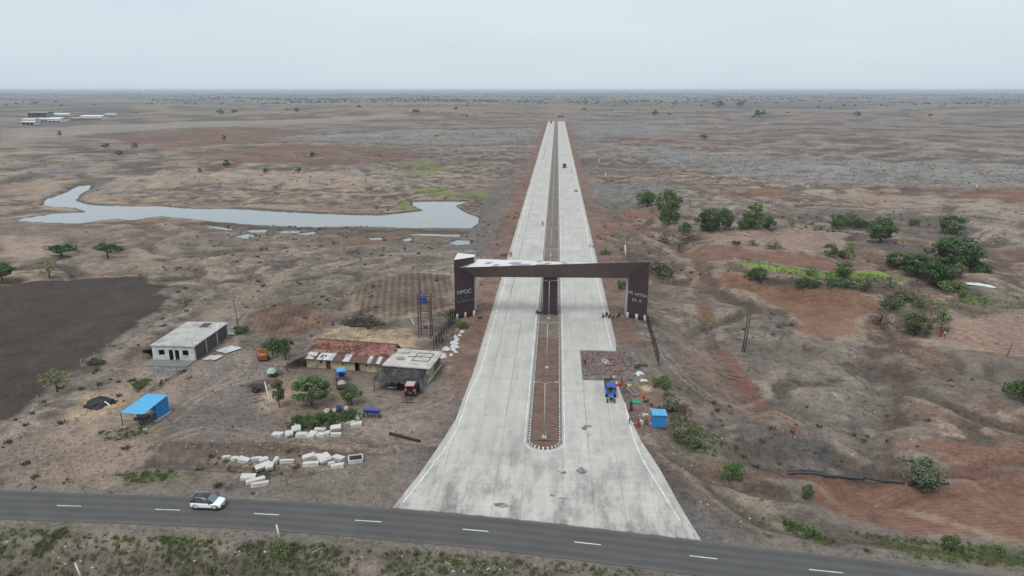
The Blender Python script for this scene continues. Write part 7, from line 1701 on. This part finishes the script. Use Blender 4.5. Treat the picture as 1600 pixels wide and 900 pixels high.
def tree(px, pyb, pyt, wpx, shape, leafk, label, name='tree', clear=0.25, grp=None):
    """base pixel, top row and crown width in the photo -> tree on the land at its real size"""
    p = T(px, pyb); s = ppm(p); cosd = math.cos(math.atan2(CH, p.xy.length)); sind = math.sin(math.atan2(CH, p.xy.length))
    w = wpx / s; hpx = (pyb - pyt) / s; h = max(0.5 * w, (hpx - sind * w * .25) / cosd); i = ntree[0]; ntree[0] += 1
    t = thing(name, label, 'shrub' if 'shrub' in name or 'bush' in name or 'hedge' in name else 'tree', p, random.random() * 6.28, grp)
    ch = h * (1 - clear)
    if shape == 'umbrella': link('crown', crown_for(shape, leafk, i), t, (0, 0, h - ch * .78), 0, (w * .52, w * .52, ch * .98))
    else: link('crown', crown_for(shape, leafk, i), t, (0, 0, h - ch * .5 * (1.0 if shape != 'low' else 1.55)), 0, (w * .58, w * .58, ch * (.56 if shape not in ('low',) else .85)))
    link('trunk' if clear > .05 else 'stem', TRUNKS[i % 3], t, (0, 0, 0), random.random() * 6, (w * .45, w * .45, h * .8))
    return t
tree(487, 634, 583, 58, 'round', 'mid', 'dense round green tree in the middle of the farmyard', 'neem_tree', .2)
tree(550, 632, 602, 32, 'round', 'mid', 'small leafy tree right of the dense round tree', 'small_tree', .2)
tree(437, 637, 594, 25, 'tall', 'olive', 'slender young tree beside the leaning pale pole', 'young_tree', .3)
tree(447, 562, 522, 36, 'umbrella', 'dark', 'taller right half of the spreading tree by the orange machine', 'thorn_tree', .3)
tree(427, 556, 524, 34, 'umbrella', 'dark', 'left half of the spreading tree by the orange machine', 'thorn_tree', .3)
for k, (px, py, w) in enumerate([(463, 668, 26), (482, 665, 34), (505, 664, 36), (527, 661, 30), (545, 657, 26)]):
    tree(px, py, py - 22, w, 'low', 'dark', ['leftmost dark bush of the hedge behind the slab row', 'second bush from the left in the hedge behind the slabs', 'middle bush of the hedge behind the slab row', 'second bush from the right in the hedge behind the slabs', 'rightmost bush of the hedge under the small leafy tree'][k], 'hedge_bush', .02)
tree(97, 401, 380, 44, 'umbrella', 'dark', 'flat topped thorn tree left of its twin near the dark field', 'thorn_tree', .25)
tree(169, 404, 375, 44, 'umbrella', 'dark', 'flat topped thorn tree standing right above the dark field', 'thorn_tree', .35)
tree(4, 438, 409, 38, 'round', 'dark', 'dark tree cut off by the left picture edge', 'thorn_tree', .15)
tree(78, 434, 404, 36, 'sparse', 'yellow', 'pale thin leaved tree at the top of the dark field', 'thin_tree', .25)
tree(90, 612, 571, 50, 'sparse', 'yellow', 'bare yellowish tree at the edge of the dark field', 'thin_tree', .3)
tree(376, 520, 509, 26, 'low', 'dark', 'low green shrub behind the white house', 'green_shrub', .02)
tree(150, 568, 555, 24, 'low', 'olive', 'low olive shrub on the field fence left of the house', 'green_shrub', .02)
tree(290, 478, 462, 24, 'sparse', 'grey', 'grey thorny shrub at the corner of the dark field', 'thorn_shrub', .05)
tree(440, 876, 834, 36, 'sparse', 'light', 'tall pale grass clump around the white marker post', 'grass_shrub', .02)
R_ = [(1012, 322, 297, 26, 'round', 'mid'), (1004, 318, 300, 20, 'round', 'olive'), (1043, 342, 295, 38, 'round', 'mid'), (1045, 352, 320, 30, 'low', 'dark'), (1070, 364, 346, 22, 'low', 'mid'), (1108, 361, 324, 40, 'round', 'dark'), (1132, 359, 324, 26, 'round', 'mid'), (1178, 358, 318, 36, 'tall', 'light'), (1165, 359, 342, 26, 'low', 'dark'), (1200, 359, 338, 22, 'round', 'dark'),
      (1237, 356, 340, 10, 'sparse', 'light'), (1308, 357, 333, 26, 'round', 'mid'), (1330, 353, 332, 28, 'low', 'mid'), (1346, 356, 338, 20, 'low', 'dark'), (1375, 378, 338, 42, 'round', 'dark'), (1428, 352, 338, 16, 'low', 'mid'), (1487, 367, 331, 36, 'round', 'mid'), (1490, 418, 366, 74, 'round', 'dark'), (1525, 424, 400, 44, 'umbrella', 'dark'), (1405, 418, 390, 40, 'round', 'mid'), (1432, 430, 394, 52, 'round', 'dark'),
      (1460, 446, 406, 44, 'round', 'dark'), (1489, 433, 408, 34, 'low', 'grey'), (1470, 450, 424, 28, 'round', 'mid'), (1490, 458, 444, 40, 'low', 'light'), (1297, 402, 378, 20, 'round', 'dark'), (1314, 402, 391, 12, 'round', 'dark'), (1326, 405, 373, 26, 'sparse', 'light'), (1318, 434, 406, 32, 'round', 'mid'), (1313, 448, 430, 34, 'low', 'mid'), (1352, 455, 424, 44, 'sparse', 'mid'), (1268, 432, 412, 22, 'sparse', 'mid'), (1180, 436, 414, 34, 'low', 'dark'), (1262, 448, 432, 34, 'low', 'dark'), (1295, 452, 420, 14, 'sparse', 'mid'),
      (1395, 482, 456, 36, 'umbrella', 'grey'), (1430, 524, 485, 36, 'round', 'olive'), (1473, 504, 473, 32, 'sparse', 'light'), (1030, 432, 402, 40, 'umbrella', 'grey'), (1592, 622, 588, 44, 'umbrella', 'dark'), (1440, 758, 712, 60, 'round', 'grey'), (1261, 781, 755, 18, 'round', 'grey'), (1486, 862, 835, 28, 'round', 'olive'), (1033, 602, 584, 34, 'low', 'mid'), (1143, 748, 718, 36, 'low', 'mid'), (1350, 690, 684, 10, 'low', 'olive'), (1537, 478, 462, 12, 'sparse', 'grey'), (1080, 690, 664, 50, 'low', 'olive'), (1050, 640, 622, 30, 'low', 'grey'), (946, 397, 388, 16, 'low', 'light'), (970, 452, 434, 16, 'low', 'light'), (723, 512, 503, 18, 'low', 'dark'), (703, 494, 484, 22, 'low', 'mid'), (1270, 840, 812, 40, 'sparse', 'mid'), (1235, 826, 806, 30, 'sparse', 'mid'), (1560, 868, 846, 40, 'sparse', 'mid'), (1040, 380, 368, 36, 'sparse', 'dry'), (1075, 378, 360, 44, 'sparse', 'dry'), (1060, 392, 380, 30, 'sparse', 'dry'), (1150, 382, 373, 12, 'low', 'dry'), (1176, 384, 374, 20, 'sparse', 'dry'), (1210, 388, 376, 28, 'sparse', 'dry'), (1390, 450, 430, 26, 'sparse', 'grey'), (1415, 470, 450, 34, 'low', 'olive'), (1440, 480, 462, 34, 'sparse', 'olive'), (1375, 510, 480, 40, 'sparse', 'dry'), (1470, 520, 500, 30, 'sparse', 'olive')]
RL = ['taller of two trees at the head of the stony gully', 'small olive tree left of the gully head tree', 'large green tree beside the gravel bank right of the road', 'dark bush under the large tree by the gravel bank', 'round low bush at the left corner of the pale field', 'broad dark tree of the pair above the pale field', 'greener tree touching the broad dark tree', 'tall pale green bamboo like tree above the pale field', 'dark bush at the foot of the tall pale green tree', 'dark small tree right of the tall pale green tree',
      'thin light sapling above the pale field', 'round tree at the right end of the pale field', 'spreading green bush behind the right end of the pale field', 'small dark bush between two green trees upper right', 'large dark tree above the small grey plot', 'small bush below the bare grey ridge', 'tall green tree on the dark ridge at right', 'largest dark green tree at the right beside the grey plot', 'low spreading tree right of the largest dark tree', 'brighter tree at the left end of the tree belt', 'dark tree in the middle of the stream tree belt',
      'dense dark tree at the lower end of the tree belt', 'grey green bush below the largest dark tree', 'green tree nearest the small dark plot', 'light green hedge beside the small dark plot', 'small dark tree between the pale and red fields', 'tiny dark bush right of the small dark tree', 'thin light tree between pale and red fields', 'round tree on the bright green strip', 'green bush right below the round tree on the strip', 'feathery green tree right of the green strip', 'thin small tree on the green strip', 'dark bush hanging over the stream bank left', 'dark bush on the stream bank below the green strip', 'narrow feathery tree on the stream bank',
      'grey green flat shrub at the tip of the big red field', 'olive tree at the left end of the pale brown field', 'bright airy tree above the pale brown field', 'grey flat topped tree right of the right gateway tower', 'dark tree cut off by the right picture edge', 'rounded grey green bush beside the rightmost pipe', 'small grey green tree at the left end of the lower red field', 'olive bush by the asphalt at lower right', 'green shrub behind the roadside goods', 'green shrub above the red track near the lower red field', 'tiny olive bush in the grey hollow', 'thin grey sapling beside the stream at far right', 'olive shrub below the blue kiosk', 'grey shrub on the slope behind the kiosk', 'bright small shrub behind the gateway on the right', 'bright small shrub inside the right tower', 'dark small shrub by the foot of the left tower', 'green shrub left of the left gateway tower', 'weedy shrub on the bank of the lower red field', 'weedy shrub left on the bank of the lower red field', 'weedy shrub at the lower right corner', 'dry grey bush left in the gully right of the road', 'largest dry bush in the gully right of the road', 'low dry bush lowest in the gully right of the road', 'dark round dry bush on the pale field edge', 'second dry bush on the pale field edge', 'third dry bush on the pale field edge', 'grey thin bush on the stream bank', 'olive bush in the stream bend', 'thin olive bush in the stream bend', 'dry bush at the tip of the big red field', 'thin olive bush below the bright airy tree']
for (px, pb, pt, w, sh, lf), lb in zip(R_, RL):
    nm = 'tree' if 'tree' in lb or 'sapling' in lb else 'shrub'
    tree(px, pb, pt, w, sh, lf, lb, 'green_tree' if nm == 'tree' else 'shrub', .08 if nm == 'tree' else .02)
FT = [(1023, 181, 172, 10, 'lone round tree on the plain right of the far road end'), (1187, 182, 172, 20, 'wide tree on the far plain right of the road'), (1123, 167, 158, 18, 'pale far tree left of the dark far tree'), (1155, 167, 157, 12, 'dark far tree on the hazy plain'), (346, 178, 171, 14, 'wider of two far trees behind the left plain'), (366, 177, 171, 10, 'second of two far trees behind the left plain'), (464, 176, 168, 9, 'small far tree near the upper middle left'), (651, 177, 170, 12, 'far round tree left of the road end'), (354, 262, 250, 13, 'small tree standing in the red patch beyond the pond'), (313, 269, 262, 7, 'tiny tree left of the red patch beyond the pond'), (415, 270, 262, 12, 'bush on the pale bank beyond the pond'), (466, 270, 261, 11, 'second bush on the pale bank beyond the pond'), (488, 244, 237, 11, 'bush at the right end of the far red patch'), (350, 220, 211, 7, 'tiny tree on the grey plain beyond the red patch'), (187, 243, 235, 11, 'bush on the pale land at upper left'), (210, 232, 222, 9, 'small bush above the pale land at upper left'), (165, 231, 224, 14, 'low bush at upper left near the pale track'), (93, 213, 204, 6, 'tiny tree below the far white sheds'), (1340, 181, 174, 10, 'small far tree at upper right'), (900, 300, 296, 6, 'tiny bush on the gravel right of the road'), (1100, 217, 212, 14, 'low scrub bush on the far grey plain right')]
for px, pb, pt, w, lb in FT: tree(px, pb, pt, w, 'tiny', 'dark', lb, 'far_tree', .1)

# belts of far scrub: too many to count
N = 7000
yy = np.exp(rng.uniform(np.log(1500), np.log(12000), N * 3)); xx = rng.uniform(-1.05, 1.0, N * 3) * yy * .85
belt = con(fbm(xx / 900, yy / 420, 4, 411)); keep = (rng.uniform(0, 1, N * 3) < sstep(.42, .75, belt) * sstep(1900, 4600, yy) * 1.3 + .006) & (np.abs(xx + .8) > 30); xx, yy = xx[keep][:N], yy[keep][:N]
ico = bmesh.new(); bmesh.ops.create_icosphere(ico, subdivisions=2, radius=1.0)
iv = []
for v in ico.verts: q = 1 + random.uniform(-.28, .28); iv.append((v.co.x * q * 1.15, v.co.y * q * 1.15, v.co.z * q * .75 + .55))
tf = [tuple(v.index for v in f.verts) for f in ico.faces]; ico.free()
o = scatter('far_scrub_trees', iv, tf, np.stack([xx, yy, land(xx, yy) - .3], -1), rng.uniform(1.3, 3.8, len(xx)) * (1 + yy / 9000), rng.uniform(0, 6.28, len(xx)), mat('far_foliage', (0.06, 0.07, 0.045), 0.95, 0.35, .02)); o['kind'] = 'stuff'; o['label'] = 'hazy belts of scrub trees on the far plain'

# small weeds, tufts, stones and litter
def spots(n_, x0, x1, y0, y1, dens=None):
    x = rng.uniform(x0, x1, n_); y = rng.uniform(y0, y1, n_)
    k = np.abs(x + .8) > 15.5; k |= (y < 68); k &= seg_dist(x, y, [(p.x, p.y) for p in ASPH_C]) > 3.6
    for px in (F_DARK, F_RED_A, F_RED_B, F_PALE, F_PINK, F_RED_C): k &= ~inside(x, y, gpoly(px))
    for P in POND: k &= ~inside(x, y, P)
    for hx0, hx1, hy0, hy1 in ((-78, -67, 116, 134), (-47, -20, 107, 125), (-66.5, -61, 91.5, 98.5)): k &= ~((x > hx0) & (x < hx1) & (y > hy0) & (y < hy1))
    k &= np.abs(x) < 30 + y * .95
    if dens is not None: k &= rng.uniform(0, 1, n_) < dens(x, y)
    x, y = x[k], y[k]; return np.stack([x, y, land(x, y)], -1)
def poly_spots(px, n_):
    P = [(v.x, v.y) for v in (T(*p) for p in px)]; A_ = np.array(P); x = rng.uniform(A_[:, 0].min(), A_[:, 0].max(), n_ * 3); y = rng.uniform(A_[:, 1].min(), A_[:, 1].max(), n_ * 3)
    k = inside(x, y, P); x, y = x[k][:n_], y[k][:n_]; return np.stack([x, y, land(x, y)], -1)
def blades(n_, seed, w=.10, spread=.35):
    r = random.Random(seed); v, f = [], []
    for k in range(n_):
        a = r.random() * 6.28; ca, sa = math.cos(a), math.sin(a); bx_, by_ = r.uniform(-spread, spread), r.uniform(-spread, spread); lx, ly = r.uniform(-.35, .35), r.uniform(-.35, .35); o_ = len(v)
        v += [(bx_ - w * ca, by_ - w * sa, 0), (bx_ + w * ca, by_ + w * sa, 0), (bx_ + lx, by_ + ly, r.uniform(.6, 1.1))]; f.append((o_, o_ + 1, o_ + 2))
    return v, f
tuft_v, tuft_f = blades(7, 1); weed_v, weed_f = blades(12, 2, .13, .45)
dens1 = lambda x, y: .15 + .85 * sstep(.45, .62, fbm(x / 14, y / 14, 4, 501))
P = np.concatenate([spots(24000, -130, 130, 46, 190, dens1), spots(9000, -200, 200, 190, 330, dens1)])
o = scatter('dry_grass', tuft_v, tuft_f, P, rng.uniform(.16, .42, len(P)), rng.uniform(0, 6.28, len(P)), [leaf_mat('dry_tuft', (0.20, 0.17, 0.12), (0.36, 0.30, 0.21)), leaf_mat('grey_tuft', (0.12, 0.105, 0.08), (0.22, 0.19, 0.15))], midx=rng.integers(0, 2, len(P))); o['kind'] = 'stuff'; o['label'] = 'dry straw tufts on the bare land'
P = np.concatenate([spots(2600, -140, 150, 60, 330, lambda x, y: sstep(.48, .64, fbm(x / 26, y / 26, 4, 520))), spots(5200, -420, 460, 250, 900, lambda x, y: sstep(.46, .64, fbm(x / 55, y / 40, 4, 521)))])
o = scatter('low_scrub', *blades(16, 3, .2, .6), P, rng.uniform(.2, .75, len(P)), rng.uniform(0, 6.28, len(P)), [leaf_mat('scrub_brown', (0.06, 0.052, 0.04), (0.13, 0.11, 0.08)), leaf_mat('scrub_olive', (0.06, 0.066, 0.032), (0.12, 0.125, 0.06))], midx=rng.integers(0, 2, len(P))); o['kind'] = 'stuff'; o['label'] = 'low dark scrub dotted over the land'
GP = [([(-60, 822), (560, 862), (560, 960), (-60, 960)], 1100), ([(600, 858), (1000, 890), (1000, 960), (600, 960)], 500), ([(60, 850), (100, 826), (105, 832), (75, 868), (45, 878)], 90), ([(180, 742), (270, 735), (290, 748), (210, 756)], 90), ([(390, 845), (540, 855), (530, 900), (380, 900)], 160), ([(250, 838), (330, 845), (330, 880), (255, 885)], 90), ([(1040, 640), (1130, 690), (1120, 715), (1060, 700)], 150), ([(1220, 805), (1310, 845), (1290, 852), (1225, 824)], 130), ([(1330, 830), (1600, 858), (1600, 890), (1420, 872)], 330), ([(205, 600), (225, 592), (238, 594), (215, 614)], 120), ([(1030, 600), (1080, 640), (1100, 690), (1050, 660)], 140), ([(1150, 402), (1290, 426), (1400, 436), (1530, 470), (1440, 490), (1290, 446)], 400), ([(1380, 470), (1470, 470), (1480, 500), (1400, 520)], 260), ([(690, 500), (730, 500), (700, 540), (690, 560)], 60), ([(1490, 452), (1545, 465), (1590, 480), (1500, 474)], 200), ([(1138, 409), (1180, 412), (1290, 430), (1412, 433), (1405, 438), (1290, 437), (1180, 419)], 160), ([(150, 676), (225, 668), (230, 682), (170, 690)], 70), ([(340, 715), (380, 720), (440, 745), (400, 755), (350, 730)], 60)]
P = np.concatenate([poly_spots(p_, n_) for p_, n_ in GP] + [spots(2600, -130, 130, 46, 220, lambda x, y: sstep(.56, .66, fbm(x / 20, y / 20, 4, 502)))])
o = scatter('green_weeds', weed_v, weed_f, P, rng.uniform(.18, .55, len(P)), rng.uniform(0, 6.28, len(P)), [leaf_mat('weed_green', (0.075, 0.11, 0.035), (0.16, 0.20, 0.07)), leaf_mat('weed_olive', (0.11, 0.105, 0.06), (0.20, 0.185, 0.11))], midx=rng.integers(0, 2, len(P))); o['kind'] = 'stuff'; o['label'] = 'green weeds along verges and banks'
rock_v = [(random.uniform(.8, 1.1) * x, random.uniform(.7, 1.0) * y, random.uniform(.5, .75) * z + .15) for x, y, z in ((-.8, -.7, -.4), (.9, -.6, -.4), (.8, .8, -.4), (-.7, .8, -.4), (-.5, -.4, .7), (.5, -.5, .6), (.4, .5, .75), (-.5, .4, .55))]
rock_f = [(4, 5, 6, 7), (0, 1, 5, 4), (1, 2, 6, 5), (2, 3, 7, 6), (3, 0, 4, 7)]
stn = [mat('grey_stone', (0.165, 0.158, 0.153), 0.95, 0.2, .3), mat('brown_stone', (0.125, 0.10, 0.085), 0.95, 0.25, .3), mat('pale_chip', (0.36, 0.345, 0.32), 0.95, 0.2, .3)]
P = [spots(6000, -120, 130, 46, 260, lambda x, y: .1 + .9 * sstep(.5, .62, fbm(x / 18, y / 18, 4, 503)))]; S_ = [rng.uniform(.06, .2, len(P[0]))]
for p_, n_, a_, b_ in [([(240, 692), (670, 698), (670, 710), (240, 706)], 700, .05, .18), ([(750, 300), (790, 300), (780, 380), (740, 390)], 700, .1, .38), ([(915, 285), (1040, 283), (1070, 300), (1000, 330), (930, 325)], 1600, .15, .5), ([(980, 340), (1030, 350), (1080, 390), (1040, 400), (960, 370)], 500, .12, .4), ([(930, 240), (1250, 248), (1600, 265), (1600, 296), (1250, 282), (1050, 262)], 3600, .2, .85), ([(900, 255), (1080, 262), (1000, 275), (910, 272)], 900, .2, .7), ([(1460, 350), (1560, 370), (1560, 405), (1500, 395)], 300, .15, .5), ([(1128, 672), (1200, 662), (1290, 690), (1312, 715), (1170, 706)], 160, .05, .16), ([(903, 538), (1000, 545), (1015, 585), (905, 590)], 1300, .05, .17), ([(1010, 690), (1060, 720), (1160, 810), (1100, 790), (1030, 730)], 130, .05, .2), ([(300, 720), (560, 712), (560, 740), (380, 770)], 500, .06, .2), ([(470, 212), (830, 202), (850, 215), (520, 220)], 1500, .3, 1.1)]:
    q = poly_spots(p_, n_); P.append(q); S_.append(a_ + (b_ - a_) * rng.uniform(0, 1, len(q)) ** 2.5)
P, S_ = np.concatenate(P), np.concatenate(S_)
o = scatter('loose_stones', rock_v, rock_f, P, S_, rng.uniform(0, 6.28, len(P)), stn, midx=rng.choice(3, len(P), p=[.45, .47, .08])); o['kind'] = 'stuff'; o['label'] = 'loose stones and gravel scattered over the land'
P = np.concatenate([poly_spots([(-60, 832), (1000, 888), (1000, 970), (-60, 970)], 220), poly_spots([(20, 850), (160, 850), (160, 900), (20, 900)], 50), poly_spots([(620, 862), (840, 880), (840, 905), (620, 905)], 70), poly_spots([(960, 590), (1060, 620), (1060, 720), (990, 680)], 110), poly_spots([(130, 520), (680, 590), (650, 770), (150, 750)], 110), poly_spots([(1040, 690), (1180, 800), (1160, 830), (1050, 720)], 24), spots(300, -110, 110, 46, 200)])
flake_v = [(-.5, -.35, .03), (.5, -.45, .10), (.6, .4, .05), (-.4, .45, .16), (0, 0, .28)]; flake_f = [(0, 1, 4), (1, 2, 4), (2, 3, 4), (3, 0, 4)]
o = scatter('litter', flake_v, flake_f, P, .06 + .22 * rng.uniform(0, 1, len(P)) ** 2.2, rng.uniform(0, 6.28, len(P)), [sackm, mat('litter_grey', (0.42, 0.43, 0.43), 0.8), mat('litter_blue', (0.30, 0.42, 0.48), 0.8)], midx=rng.choice(3, len(P), p=[.6, .32, .08])); o['kind'] = 'stuff'; o['label'] = 'white litter scattered below the asphalt and around the yard'
brick_v = [(x, y, z) for z in (0, .5) for x, y in ((-.55, -.27), (.55, -.27), (.55, .27), (-.55, .27))]; brick_f = [(4, 5, 6, 7), (0, 1, 5, 4), (1, 2, 6, 5), (2, 3, 7, 6), (3, 0, 4, 7)]
P = np.concatenate([poly_spots(p_, n_) for p_, n_ in [([(905, 545), (955, 541), (962, 548), (915, 556)], 260), ([(905, 550), (928, 552), (922, 576), (906, 572)], 260), ([(954, 552), (974, 552), (970, 569), (955, 567)], 200), ([(922, 573), (944, 572), (945, 585), (925, 585)], 240), ([(953, 575), (971, 572), (973, 581), (957, 582)], 160), ([(903, 540), (1000, 545), (1005, 585), (905, 590)], 220)]])
P[:, 2] = np.maximum(P[:, 2], -.05) + rng.uniform(0, .13, len(P)); P = P[(P[:, 0] > MR + 4.4) & (P[:, 1] < 129.6) & (P[:, 1] > 115.4)]
o = scatter('broken_bricks', brick_v, brick_f, P, rng.uniform(.22, .42, len(P)), rng.uniform(0, 6.28, len(P)), [mat('rubble_brick', (0.22, 0.115, 0.10), 0.95, .25, 1), mat('rubble_brick_pale', (0.25, 0.185, 0.17), 0.95, .25, 1), stn[0]], tilt=rng.uniform(-.5, .5, len(P)), midx=rng.choice(3, len(P), p=[.42, .25, .33])); o['kind'] = 'stuff'; o['label'] = 'broken red bricks heaped in the missing road bay'

# ------------------------------------------------------------------ far white sheds and machines
def shed(label, xl, xr, pyb, pyt, depth, wallm, roofm, openfront=False):
    p = T((xl + xr) / 2, pyb); s = ppm(p); w = (xr - xl) / s; h = max(3.0, (pyb - pyt) / s * .8)
    t = thing('far_shed', label, 'shed', p)
    parts = [('wall', (-w / 2 + .2, depth / 2, h / 2), (.4, depth, h)), ('wall', (w / 2 - .2, depth / 2, h / 2), (.4, depth, h)), ('wall', (0, depth - .2, h / 2), (w - .8, .4, h))]
    nb_ = max(3, int(w / 6))
    parts += [('column', (-w / 2 + .6 + (w - 1.2) * k / nb_, .2, h / 2), (.6, .4, h)) for k in range(nb_ + 1)]
    if not openfront: parts.append(('front_wall', (0, .25, h * .7), (w - .6, .3, h * .6)))
    for nm_, c_, d in parts:
        mb = MB(); mb.box(c_, d); mb.build(nm_, wallm, t)
    mb = MB(); mb.box((0, 1.2, h * .45), (w - 1, .2, h * .9)); mb.build('dark_bay', darkin, t)
    mb = MB(); e = .8
    for a, b_ in ((-e, depth / 2), (depth / 2, depth + e)):
        za, zb = (h + .05, h + depth * .11) if a < 0 else (h + depth * .11, h + .05)
        mb.hexa([(-w / 2 - e, a, za), (w / 2 + e, a, za), (w / 2 + e, b_, zb), (-w / 2 - e, b_, zb), (-w / 2 - e, a, za + .15), (w / 2 + e, a, za + .15), (w / 2 + e, b_, zb + .15), (-w / 2 - e, b_, zb + .15)])
    mb.build('roof', roofm, t)
wsh = mat('far_white_wall', (0.62, 0.62, 0.62), 0.8, .08, .1); wrf = mat('far_white_roof', (0.66, 0.67, 0.68), 0.6, .06, .1); gsh = mat('far_grey_wall', (0.27, 0.25, 0.22), 0.9, .1, .1)
shed('large grey open shed at the back of the far group', 43, 74, 183, 175, 22, gsh, gsh, True)
shed('long white roofed shed right of the grey open shed', 76, 108, 182, 178, 20, wsh, wrf)
shed('white shed with dark open side at the front left of the far group', 33, 54, 195, 190, 14, wsh, wrf, True)
shed('white roofed shed in the middle of the far group', 34, 55, 190, 186, 16, wsh, wrf)
shed('white shed right of the middle of the far group', 57, 75, 189, 185, 16, wsh, wrf)
shed('white shed with bright roof end of the front row', 74, 95, 191, 185, 20, wsh, wrf)
shed('small pale hut between the far sheds', 113, 124, 188, 184, 8, gsh, wsh)
shed('long bright white shed at the right of the far group', 125, 160, 187, 181, 22, wsh, wrf)
shed('pale blue roofed shed at the right end of the far group', 163, 181, 182, 178, 18, wsh, mat('pale_blue_roof', (0.44, 0.50, 0.54), 0.7))
shed('small dark hut at the far right plain', 1336, 1345, 180, 177, 6, gsh, wsh)
def excavator(t, m_):
    for s in (-1, 1):
        mb = MB(); mb.loft([[(1.1 * s + w, y, z) for y, z in ((-1.8, .2), (-1.5, 0), (1.5, 0), (1.8, .2), (1.8, .6), (1.5, .85), (-1.5, .85), (-1.8, .6))] for w in (-.28, .28)]); mb.build('track', blackst, t)
    mb = MB(); mb.box((0, -.4, 1.5), (2.6, 3.4, 1.1)); mb.build('house', m_, t); mb = MB(); mb.box((-.8, .7, 2.4), (1.0, 1.4, 1.4), top=.85); cb = mb.build('cab', m_, t); mb = MB(); mb.box((-.8, 1.42, 2.5), (.8, .04, .9)); mb.build('window', glass, cb)
    mb = MB(); mb.tube([(.3, .8, 1.6), (.3, 3.2, 4.2), (.3, 5.6, 3.8)], [.3, .28, .2], 6); mb.build('boom', m_, t); mb = MB(); mb.tube([(.3, 5.5, 3.9), (.3, 6.2, 1.6)], .18, 6); mb.build('dipper_arm', m_, t); mb = MB(); mb.box((.3, 5.9, 1.1), (1.1, .9, .9), top=.8); mb.build('bucket', steel, t)
ymach = mat('machine_yellow', (0.50, 0.32, 0.04), 0.6, .1, 2)
t = thing('excavator', 'yellow excavator standing on the grey stony band', 'excavator', T(682, 213), -1.3); t.scale = (1.3,) * 3; excavator(t, ymach)
t = thing('excavator', 'dark excavator on the far plain left of the road end', 'excavator', T(730, 182.5), 1.2); t.scale = (1.4,) * 3; excavator(t, mat('machine_dark', (0.10, 0.10, 0.10), 0.7))
t = thing('excavator', 'pale excavator left of the dark one on the far plain', 'excavator', T(716, 182), 1.0); t.scale = (1.1,) * 3; excavator(t, mat('machine_pale', (0.4, 0.4, 0.38), 0.7))

# ------------------------------------------------------------------ the hazy air
hz = MB(); X_, Y0_, Y1_ = 34000.0, -400.0, 42000.0
hz.box((0, (Y0_ + Y1_) / 2, (-24 + 58) / 2), (2 * X_, Y1_ - Y0_, 82))
hm = bpy.data.materials.new('haze'); hm.use_nodes = True; n, l = hm.node_tree.nodes, hm.node_tree.links; n.clear()
out = n.new('ShaderNodeOutputMaterial'); pv = n.new('ShaderNodeVolumePrincipled'); pv.inputs['Density'].default_value = 0.000105; pv.inputs['Color'].default_value = (0.80, 0.89, 0.99, 1); pv.inputs['Anisotropy'].default_value = 0.0
l.new(pv.outputs['Volume'], out.inputs['Volume'])
bpy.data.scenes.remove(_ts_scene)
hz = hz.build('haze', hm); hz['kind'] = 'stuff'; hz['label'] = 'thin grey haze lying over the plain'
